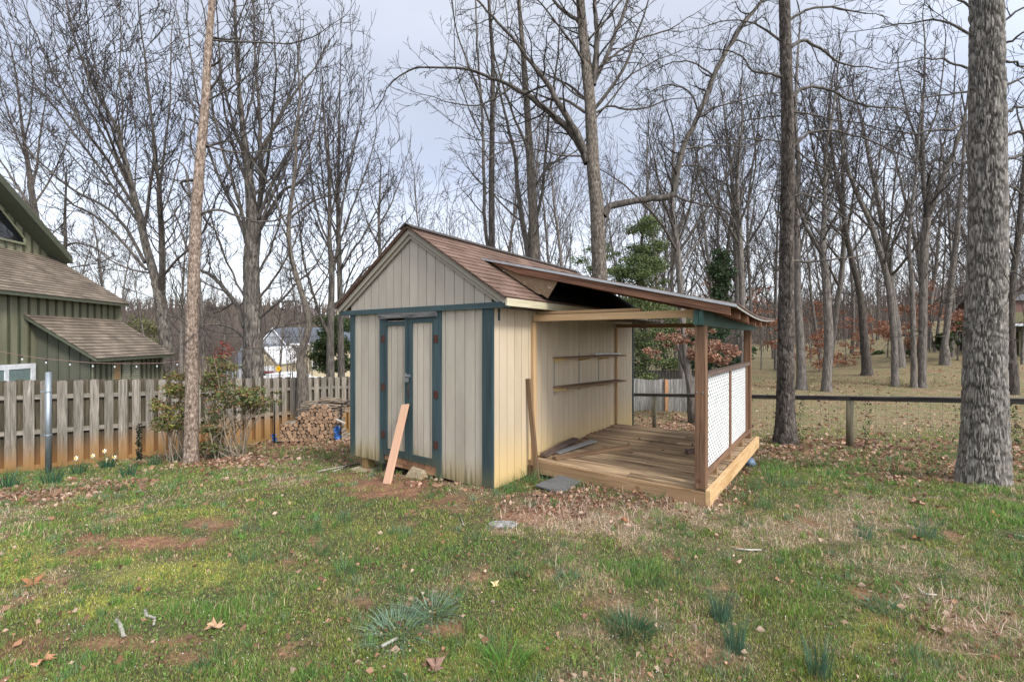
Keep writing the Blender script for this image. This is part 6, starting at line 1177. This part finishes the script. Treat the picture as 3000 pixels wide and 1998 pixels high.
# ---- right woods, traced
WS = sty(rmin=.010, wig=.2, up=[.05, .06, .08, .1], ang=(22, 48))
def wood(name, label, v0, trunk, limbs=(), auto=(5, .45, .9, 3.0, 5.5, 25, 50, .07), sd=1, Y=None, bm=BK_WOOD, every=.55, rm=None, **k):
    u0 = trunk[0][0]; YY = Y or G(u0, v0).y; s = dict(WS); s['rmin'] = rm or max(.007, .00042*YY); return tree(name, label, YY, [(u0, v0+5, trunk[0][2]*1.35)]+trunk, list(limbs), auto=auto, S_=s, every=every, Lr=(1.0, 2.6), bm=bm, sd=sd, tcrown=.45, **k)
wood('woodland_tree', 'pale grey leaning trunk just right of the dark straight tree', 1142, [(2348,1110,32),(2345,1000,26),(2338,880,22),(2336,740,20),(2334,600,18),(2340,480,15),(2330,360,12),(2335,200,8),(2345,60,5)], sd=31, limbs=[[(2336,700,9),(2300,560,7),(2285,430,5),(2260,330,4)], [(2336,640,8),(2380,520,6),(2400,400,5),(2430,280,4)]])
wood('woodland_tree', 'pale trunk with a knotty foot, the second lawn edge tree right of the porch', 1147, [(2422,1110,30),(2428,1000,29),(2424,900,26),(2418,800,24),(2410,740,22),(2415,640,16),(2418,520,13),(2420,430,10),(2440,330,8),(2455,200,5)], sd=32, limbs=[[(2412,750,14),(2380,700,12),(2350,640,10),(2330,560,8),(2325,460,6),(2320,360,5)], [(2416,560,9),(2390,470,7),(2370,380,5),(2350,280,4)], [(2418,640,9),(2450,520,7),(2475,420,6),(2500,300,4)]])
wood('woodland_tree', 'leaning dark trunk with a split stump foot on the far bank', 1100, [(2540,1080,34),(2532,1000,26),(2526,920,22),(2515,840,20),(2495,760,18),(2478,680,16),(2466,600,14),(2450,520,12),(2438,440,10),(2430,340,7),(2440,220,5)], sd=33, bm=BK_DARK, limbs=[[(2480,690,9),(2500,580,7),(2510,470,5),(2530,350,4)], [(2466,600,7),(2430,500,6),(2400,400,4)]])
wood('woodland_tree', 'tall pale trunk leaning strongly left on the far lawn edge', 1132, [(2622,1100,24),(2620,1010,22),(2614,920,22),(2604,840,20),(2588,770,19),(2565,700,18),(2545,640,16),(2520,590,14),(2495,530,12),(2475,460,9),(2460,380,7),(2450,280,5)], sd=34, limbs=[[(2590,780,9),(2610,660,7),(2620,540,6),(2640,400,4)], [(2545,640,7),(2570,520,6),(2580,400,4)]])
wood('woodland_tree', 'slim pale trunk standing close left of the thick double forked trunk', 1136, [(2677,1100,20),(2676,1000,19),(2674,900,17),(2670,800,16),(2662,720,13),(2668,640,11),(2680,540,9),(2690,420,7),(2700,300,5)], sd=35, bm=BK_WOOD, auto=(4, .5, .9, 2, 4, 25, 45, .08))
wood('woodland_tree', 'thick dark straight trunk forking high, left of the massive tree', 1136, [(2702,1110,26),(2703,1000,27),(2704,900,27),(2706,800,27),(2710,700,27),(2716,640,26)], sd=36, limbs=[[(2716,650,20),(2708,560,16),(2702,470,14),(2700,380,12),(2705,280,9),(2710,160,6),(2705,60,4)], [(2718,640,20),(2740,580,17),(2762,520,15),(2785,470,12),(2810,400,10),(2830,320,8),(2840,240,5)], [(2702,500,9),(2680,400,7),(2650,300,5),(2630,200,4)], [(2705,440,8),(2740,340,6),(2760,230,5),(2770,110,4)], [(2750,550,8),(2760,440,6),(2790,330,5),(2800,200,4)], [(2701,520,6),(2665,450,5),(2640,380,4)]], auto=None)
wood('woodland_tree', 'mottled leaning trunk beside the massive tree on its left', 1022, [(2768,1010,22),(2774,960,21),(2782,880,20),(2790,800,20),(2800,720,19),(2808,640,17),(2815,560,14),(2822,460,11),(2830,340,8)], sd=37, Y=31)
wood('woodland_tree', 'dark straight trunk right of the massive tree at the picture edge', 1062, [(2966,1050,27),(2962,960,26),(2963,880,25),(2970,800,23),(2980,720,21),(2988,640,19),(2996,540,16),(3005,430,12)], sd=38, bm=BK_DARK, Y=22, limbs=[[(2980,720,12),(3010,640,10),(3040,540,8)], [(2975,760,10),(2950,690,8),(2960,600,6)]])
wood('woodland_tree', 'straight pale trunk seen above the far end of the canopy', 1200, [(2176,1000,19),(2175,900,18),(2172,800,17),(2168,700,17),(2165,640,15),(2160,560,12),(2165,460,9),(2175,360,7),(2170,250,4)], sd=39, Y=19, limbs=[[(2168,720,9),(2120,640,8),(2080,580,7),(2050,500,5),(2030,420,4)], [(2166,660,8),(2200,560,6),(2215,450,5),(2200,340,4)], [(2166,640,6),(2130,540,5),(2110,430,4)]])
wood('woodland_tree', 'brown trunk with many rising limbs behind the canopy, right of the evergreen', 1200, [(2000,1000,22),(1995,860,20),(1988,780,18),(1985,720,18),(1975,660,15),(1970,600,12),(1972,500,9),(1975,400,6)], sd=40, Y=17, limbs=[[(1985,740,10),(1940,660,8),(1900,610,7),(1850,560,5),(1800,520,4)], [(1984,720,8),(2020,620,7),(2030,520,5),(2050,420,4)], [(1978,680,8),(1940,580,6),(1920,480,5),(1900,400,3)], [(1988,790,7),(2020,740,6),(2060,690,5),(2090,620,4)]])
wood('woodland_tree', 'fan shaped bare tree between the evergreen and the dark straight tree', 1170, [(2195,1000,10),(2200,900,9),(2190,700,8),(2195,560,7),(2215,420,5),(2225,330,3)], sd=41, Y=28, auto=(9, .3, .9, 3.5, 6, 20, 45, .12))
# procedural background trees, 6 masters copied through the woods
def master(sd, Y, H_, r, style):
    RT.seed(sd*991); out = []; tw = []; x = 0; p = (0, 0, -.3); q = [p]; rr = [r*1.25]; d = vnorm(RT.uniform(-.08, .08), RT.uniform(-.08, .08), 1)
    n = 12
    for i in range(n): w_ = rndir(); d = vnorm(d[0]+.06*w_[0], d[1]+.06*w_[1], d[2]+.05); p = tuple(p[j]+d[j]*H_/n for j in range(3)); q.append(p); rr.append(r*(1-.8*(i+1)/n))
    S_ = sty(rmin=.010, wig=.2, up=[.06, .07, .10, .12], ang=(20, 46), nc=[0, 2.2, 3.0, 4]); big = []
    for i in range(style):
        f = .28+.66*(i+RT.random())/style; k = int(f*n); a = q[k]; dd = sideways((0, 0, 1), radians(RT.uniform(28, 55))); L_ = H_*RT.uniform(.28, .42)*(1.25-.7*f); m = 8; qq = [a]; r0 = rr[k]*.5; r_ = [r0]
        for j in range(m): w_ = rndir(); dd = vnorm(dd[0]+.14*w_[0], dd[1]+.14*w_[1], dd[2]+.1*w_[2]+.11); a = tuple(a[x]+dd[x]*L_/m for x in range(3)); qq.append(a); r_.append(max(.014, r0*(1-.8*(j+1)/m)))
        big.append((qq, r_)); sprout(tw, qq, r_, S_, .66, (1.0, 2.4), 2, t0=.12)
    sprout(tw, q[7:], rr[7:], S_, .6, (1.0, 2.2), 2, t0=0)
    t = thing('bare_tree', 'x', 'tree', (0, 0, 0)); V, F_ = tubes_np([(q, rr)], 9); npmesh('trunk', V, F_, BK_WOOD, parent=t, smooth=True); V, F_ = tubes_np(big, 5); npmesh('limbs', V, F_, BK_LIMB, parent=t, smooth=True); V, F_ = tubes_np(tw, 3); npmesh('twigs', V, F_, BK_TWIGL, parent=t); return t
MAST = [master(1, 30, 17, .20, 11), master(2, 30, 19, .24, 13), master(3, 30, 14, .13, 9), master(4, 30, 20, .28, 14), master(5, 30, 12, .10, 8), master(6, 30, 16, .16, 12)]
RB2 = random.Random(23); usedm = set()
def place(u, Y, lab, grp, mi=None):
    mi = RB2.randrange(6) if mi is None else mi; x = (u-1500)/FPX*Y; loc = (x, Y, gz(x, Y)-.05); M_ = MAST[mi]; rz = RB2.random()*6.3; sc = RB2.uniform(.85, 1.15)
    if mi not in usedm: usedm.add(mi); M_.location = loc; M_.rotation_euler = (0, 0, rz); M_.scale = (sc, sc, sc); o = M_
    else: o = dup(M_, loc, rz, sc)
    o['label'] = lab; o['group'] = grp
for i in range(44):
    u = 1890+(i*61.8+RB2.uniform(-30, 30)) % 1180; Y = RB2.uniform(27, 62)
    place(u, Y, 'bare tree standing deep in the woods beyond the right lawn', 'bare trees deep in the right woods')
for i in range(12): place(1230+i*60+RB2.uniform(-20, 20), RB2.uniform(24, 42), 'thin bare tree far behind the shed ridge', 'bare trees far behind the shed', RB2.choice([2, 4, 5, 0]))
for i in range(12): place(-60+i*85+RB2.uniform(-30, 30), RB2.uniform(30, 55), 'bare tree low on the slope behind the left fence', 'bare trees beyond the left fence', RB2.choice([2, 4, 5]))
# ================================================================ FOLIAGE
def cloud(n, blobs, size, pal, name, parent=None, tilt=1, shape=2.0, **k):
    """leaves spread through ellipsoid clumps"""
    w_ = np.array([b[3]*b[4]*b[5] for b in blobs])**.66; idx = NR.choice(len(blobs), n, p=w_/w_.sum()); B = np.array(blobs)[idx]; d = NR.normal(size=(n, 3)); d /= np.linalg.norm(d, axis=1)[:, None]; r = NR.random(n)**(1/shape)
    Cn = B[:, :3]+d*r[:, None]*B[:, 3:6]; pal = np.array(pal); bl = NR.random(len(blobs))[idx]; C = pal[(NR.random(n)*len(pal)).astype(int)]*(.55+.5*NR.random(n)+.45*bl)[:, None]
    return leafquads(Cn, size*(.7+.6*NR.random(n)), C, name, tilt=tilt, parent=parent, **k)
def blobs_uv(spec, Y, dep, n, r0, seed):
    R_ = random.Random(seed); o = []
    for _ in range(n):
        while 1:
            u = R_.uniform(spec[0], spec[1]); v = R_.uniform(spec[2], spec[3]); a = (u-(spec[0]+spec[1])/2)/((spec[1]-spec[0])/2); b = (v-(spec[2]+spec[3])/2)/((spec[3]-spec[2])/2)
            if a*a+b*b < 1: break
        p = P(u, v, Y+R_.uniform(-dep, dep)*(1-abs(a)*.6)); r = r0*R_.uniform(.5, 1.3); o.append((p.x, p.y, p.z, r*1.25, r*1.25, r*.6))
    return o
EG = [(.09, .125, .045), (.13, .17, .06), (.06, .09, .035), (.18, .20, .085)]
YE = 21; te = thing('evergreen_tree', 'soft green evergreen tree behind the shed, seen above and below the canopy', 'tree', P(1885, 1190, YE)); b = P(1885, 1215, YE); m = MB(); m.tube([(b.x, b.y, gz(b.x, b.y)), (b.x, b.y, 3), tuple(P(1880, 650, YE))], [.16, .12, .02], 8); m.build('trunk', BK_DARK, te)
bl = blobs_uv((1790, 2010, 860, 1110), YE, 1.6, 60, .55, 1)+blobs_uv((1800, 1950, 740, 900), YE, 1.3, 34, .5, 2)+blobs_uv((1830, 1945, 640, 800), YE, 1.0, 26, .45, 3)+blobs_uv((1690, 1840, 720, 830), YE, 1.0, 8, .4, 4); cloud(42000, bl, .085, EG, 'crown', te, tilt=.6, shape=1.4)
th = thing('holly_tree', 'dark glossy evergreen bush beside the far porch post', 'bush', P(2150, 1120, 20)); cloud(7000, blobs_uv((2030, 2200, 930, 1110), 20, 1.2, 22, .42, 5), .10, [(.025, .055, .022), (.04, .075, .03), (.02, .035, .015)], 'crown', th); b = P(2150, 1160, 20); m = MB(); m.tube([(b.x, b.y, gz(b.x, b.y)), (b.x, b.y, P(0, 1000, 20).z)], [.08, .04], 7); m.build('trunk', BK_DARK, th)
BE = [(.27, .13, .08), (.34, .19, .13), (.20, .095, .06), (.38, .25, .18)]
YB = 14.5; tb = thing('beech_tree', 'young beech keeping its rusty brown leaves behind the porch', 'tree', P(2030, 1230, YB)); b = P(2030, 1230, YB); m = MB(); m.tube([(b.x, b.y, gz(b.x, b.y)-.05), tuple(P(2022, 1130, YB)), tuple(P(2008, 1040, YB)), tuple(P(2000, 960, YB)), tuple(P(1998, 900, YB))], [.16, .13, .10, .06, .03], 10, rough=.05)
m.tube([tuple(P(2015, 1110, YB)), tuple(P(1995, 1060, YB+.2)), tuple(P(1985, 1010, YB+.4))], [.04, .03, .02], 6); m.build('trunk', BK_WOOD, tb, smooth=True); tw = []; RT.seed(5)
for (u0, v0, u1, v1) in ((2010,1050,2090,1040),(2008,1040,2150,1020),(2004,1000,2100,975),(2000,980,1900,990),(2005,1020,1930,1040),(2000,960,2060,940),(2008,1045,2160,1000),(2000,1000,1960,960)):
    a, c = tuple(P(u0, v0, YB)), tuple(P(u1, v1, YB+RT.uniform(-.8, .8))); sprout(tw, [a, tuple((a[i]+c[i])/2+.08*(i == 2) for i in range(3)), c], [.03, .02, .012], sty(rmin=.006), .3, (.4, .9), 1)
V, F_ = tubes_np(tw, 3); npmesh('twigs', V, F_, BK_TWIG, parent=tb)
bl = blobs_uv((2010, 2160, 1000, 1065), YB, .7, 18, .22, 6)+blobs_uv((1930, 2110, 955, 1010), YB, .7, 14, .20, 7)+blobs_uv((1890, 1990, 970, 1060), YB, .5, 7, .14, 8); cloud(4200, bl, .075, BE, 'leaves', tb, tilt=.6)
iv = thing('ivy_tree', 'dead trunk wrapped in dark ivy behind the canopy', 'tree', P(2115, 1150, 24)); b = P(2115, 1150, 24); m = MB(); m.tube([(b.x, b.y, gz(b.x, b.y)), tuple(P(2112, 900, 24)), tuple(P(2105, 740, 24))], [.2, .15, .06], 8); m.build('trunk', BK_DARK, iv); cloud(5500, [tuple(P(2112+8*sin(i), 745+i*11, 24))+(.42+.25*(i % 3 == 0), .4, .35) for i in range(16)]+[tuple(P(2090, 790, 24))+(.5, .4, .3), tuple(P(2140, 800, 24))+(.5, .4, .3)], .12, [(.03, .05, .022), (.045, .07, .03)], 'ivy', iv)
# rust leaved understory in the right woods
for i, (u0, u1, v0, v1, Y, n) in enumerate([(2360,2440,960,1080,33,1100),(2440,2510,1000,1075,36,600),(2600,2700,880,1030,34,1700),(2560,2640,940,1000,38,700),(2770,2840,900,1000,33,800),(2240,2330,900,1040,34,600),(2330,2420,870,960,42,700),(2690,2760,820,960,38,600),(2060,2130,780,900,30,500),(2480,2560,900,1000,44,600),(2200,2260,820,930,36,350),(2380,2480,860,980,48,700),(2500,2600,940,1040,46,700),(2640,2720,940,1050,42,800),(2300,2380,1000,1070,44,500)]):
    t = thing('rusty_sapling', 'sapling with hanging rust coloured leaves in the woods beyond the right lawn', 'sapling', P((u0+u1)/2, v1+25, Y), 'rust leaved saplings in the right woods'); c = P((u0+u1)/2, v1, Y); m = MB(); m.tube([(c.x, c.y, gz(c.x, c.y)-.1), (c.x+.1, c.y, P(0, (v0+v1)/2, Y).z), (c.x, c.y, P(0, v0, Y).z)], [.06, .04, .015], 6); m.build('trunk', BK_WOOD, t)
    cloud(n, blobs_uv((u0, u1, v0, v1), Y, 1.2, 16, .42, 50+i), .15, [(.27, .12, .07), (.33, .165, .10), (.20, .09, .055)], 'leaves', t, tilt=.5)
for i, (u0, u1, v0, v1, Y, lab) in enumerate([(2650,2700,1000,1060,36,'low dark green shrub behind the slim pale trunks'),(2745,2790,975,1025,32,'green shrub by the mottled leaning trunk'),(2790,2840,930,1010,33,'dark green bush before the woodland house left of the massive trunk'),(2540,2600,1030,1075,42,'dull green shrub far behind the split stump'),(1000,1035,900,1080,26,'dark green conifer left of the shed corner'),(350,470,930,1040,50,'pale green budding tree beyond the green house')]):
    if i == 4: u0, u1, v0, v1 = 930, 1028, 935, 1085
    cloud(3500 if i != 4 else 14000, blobs_uv((u0, u1, v0, v1), Y, .8 if i < 4 else 1.8, 16 if i != 4 else 40, .3 if i < 4 else .55 if i == 4 else 1.0, 80+i), .12 if i < 5 else .2, [(.05, .075, .025), (.075, .10, .035), (.03, .05, .02)] if i < 5 else [(.16, .16, .06), (.12, .13, .06)], 'evergreen_shrub' if i < 5 else 'budding_tree', label=lab, cat='shrub' if i < 5 else 'tree')
def weeds(u0, u1, v0, v1, n, h, label, c=(.10, .13, .05)):
    V_, F2, C2 = [], [], []; b = 0; R_ = random.Random(u0)
    for i in range(n):
        p = G(R_.uniform(u0, u1), R_.uniform(v0, v1)); V, Fc, Cc = tuftmesh(7, h*(p.y/12+.2), .008, .12, c, .5, R_.randrange(9999)); V_.append(V+np.array(p)); F2.append(Fc+b); C2.append(Cc); b += len(V)
    npmesh('tall_weeds', np.concatenate(V_), np.concatenate(F2), BLADE, col=np.concatenate(C2), label=label, cat='weeds', kind='stuff')
weeds(1860, 2040, 1175, 1215, 90, .8, 'tall rough weeds along the silver paling fence behind the porch'); weeds(2040, 2900, 1120, 1140, 120, .35, 'rough grass and weeds along the foot of the woods', (.14, .15, .06)); weeds(2200, 2900, 1330, 1400, 120, .22, 'scattered bright weeds between the rail fence and the lawn', (.10, .20, .05)); weeds(600, 1030, 1300, 1345, 90, .22, 'green weeds in the leaf litter along the left fence', (.10, .17, .05)); weeds(0, 560, 1385, 1450, 110, .22, 'green weeds in the leaf litter below the daffodils', (.09, .17, .05))
# nandina shrubs by the slim tree
def shrub(name, label, areas, u0, u1, vb, Y, pal, n, stems, size=.045):
    t = thing(name, label, 'shrub', P((u0+u1)/2, vb, Y)); m = MB(); R_ = random.Random(u0)
    for i in range(stems):
        ub = R_.uniform(u0, u1); b = P(ub, vb, Y+R_.uniform(-.3, .3)); z0 = gz(b.x, b.y); a = areas[R_.randrange(len(areas))]; e = P(R_.uniform(a[0], a[1]), R_.uniform(a[2], a[3]), Y+R_.uniform(-.5, .5)); mid = ((b.x*.7+e.x*.3)+R_.uniform(-.06, .06), b.y, (z0+e.z)/2)
        m.tube([(b.x, b.y, z0-.02), mid, tuple(e)], [.011, .008, .004], 5)
    m.build('stems', mat('shrub_stem', [(.14, .11, .08), (.30, .25, .19)], scale=(9, 9, 9), rough=.9), t); bl = []
    for i, a in enumerate(areas): bl += blobs_uv(a, Y, .45, int((a[1]-a[0])*(a[3]-a[2])/480)+5, .15, u0+i)
    cloud(int(n*1.15), bl, size*.9, pal, 'leaves', t, tilt=.6, elong=1.4, shape=1.3)
NP_ = [(.11, .15, .045), (.17, .19, .06), (.07, .10, .035), (.24, .19, .09), (.24, .11, .07), (.15, .17, .10)]
shrub('nandina_shrub', 'leafy green shrub with reddish tips growing right of the slim tree by the fence', [(590, 720, 1090, 1200), (600, 690, 1040, 1110), (700, 830, 1140, 1190), (680, 790, 1165, 1215), (590, 660, 1200, 1290), (590, 640, 1290, 1330)], 590, 720, 1330, G(660, 1340).y-.1, NP_, 6200, 52)
shrub('nandina_shrub', 'smaller yellow green shrub growing left of the slim tree against the fence', [(440, 540, 1130, 1200), (450, 540, 1180, 1260), (500, 550, 1090, 1150)], 490, 550, 1345, G(500, 1350).y-.1, [(.15, .17, .045), (.25, .23, .06), (.08, .10, .035), (.22, .12, .07)], 2600, 22)
cloud(150, [tuple(P(640+8*i, 1040-(i % 3)*16, 8.6))+(.10, .1, .08) for i in range(5)], .04, [(.20, .04, .035), (.15, .045, .03)], 'red_leaves', label='bright red leaf sprays on top of the fence shrub', cat='leaves')
cloud(300, [tuple(P(408, 1245+i*9, 8.2))+(.05, .05, .05) for i in range(12)], .04, [(.03, .035, .02)], 'ivy_vine', label='small dark ivy climbing a left fence board', cat='vine')
# ================================================================ HILLS and far woods
HX = np.linspace(-520, 520, 90); HYY = np.linspace(120, 620, 40); XX, YY = np.meshgrid(HX, HYY, indexing='ij'); q = XX/YY
ZZ = zt(XX, YY)-.6; hh = sm(YY, 120, 330)*(26+9*(vn(XX, YY, 90, 3)-.5)*2+6*(vn(XX, YY, 30, 4)-.5)); hh = hh+6*sm(q, -.2, .6)*sm(YY, 120, 200); ZZ = -6+hh
i = np.arange(89); j = np.arange(39); I, J = np.meshgrid(i, j, indexing='ij'); b = (I*40+J).ravel()
HM = mat('winter_hill', [(.085, .06, .048), (.14, .105, .085), (.11, .095, .06)], scale=(.05, .05, .2), space='world', rough=1, bump=0); npmesh('hills', np.stack([XX, YY, ZZ], -1).reshape(-1, 3), np.stack([b, b+40, b+41, b+1], 1), HM, smooth=True, kind='structure')
def sticks(n, y0, y1, q0, q1, hgt, w_, zfun, name, label, pal, br=3):
    Y = y0*(y1/y0)**NR.random(n); q = q0+(q1-q0)*NR.random(n); X = q*Y; Z = zfun(X, Y); polys = []; out = []
    for a, b_, c in zip(X, Y, Z):
        h = hgt*(.6+.6*RT.random())*min(1, .5+b_/160); k = w_*b_; lx, ly = RT.uniform(-.1, .1)*h, RT.uniform(-.1, .1)*h; out.append(([(a, b_, c-.5), (a+lx*.4, b_, c+h*.5), (a+lx, b_+ly, c+h)], [k, k*.7, k*.3]))
        for _ in range(br):
            f = RT.uniform(.3, .85); s_ = RT.choice((-1, 1)); L_ = h*RT.uniform(.18, .35); x0 = a+lx*f; z0 = c+h*f; an = RT.uniform(.4, 1.0); out.append(([(x0, b_, z0), (x0+s_*L_*.5*sin(an), b_+RT.uniform(-1, 1)*L_*.3, z0+L_*.5*cos(an)), (x0+s_*L_*sin(an)*.9, b_, z0+L_*cos(an)*1.15)], [k*.5, k*.4, k*.2]))
    V, F_ = tubes_np(out, 3); o = npmesh(name, V, F_, mat(name+'_bark', pal, scale=(.3, .3, .3), space='world', rough=1, bump=0), label=label, cat='woods', kind='stuff')
hz_ = lambda X, Y: -6+sm(Y, 120, 330)*(26+9*(vn(X, Y, 90, 3)-.5)*2+6*(vn(X, Y, 30, 4)-.5))+6*sm(X/Y, -.2, .6)*sm(Y, 120, 200)
RT.seed(3); sticks(6500, 125, 420, -1.25, 1.2, 10, .0011, hz_, 'far_woods', 'distant brown winter woods covering the hills', [(.10, .075, .062), (.20, .155, .13)], 4)
sticks(420, 45, 110, -1.2, -.45, 8, .0009, lambda X, Y: zt(X, Y), 'middle_woods', 'thin winter woods below the hills beyond the green house', [(.09, .07, .06), (.18, .14, .12)], 7)
sticks(420, 60, 120, .28, 1.25, 13, .0009, lambda X, Y: zt(X, Y), 'thicket', 'dense brown thicket of thin trunks deep behind the right lawn', [(.08, .065, .056), (.19, .15, .13)], 7)
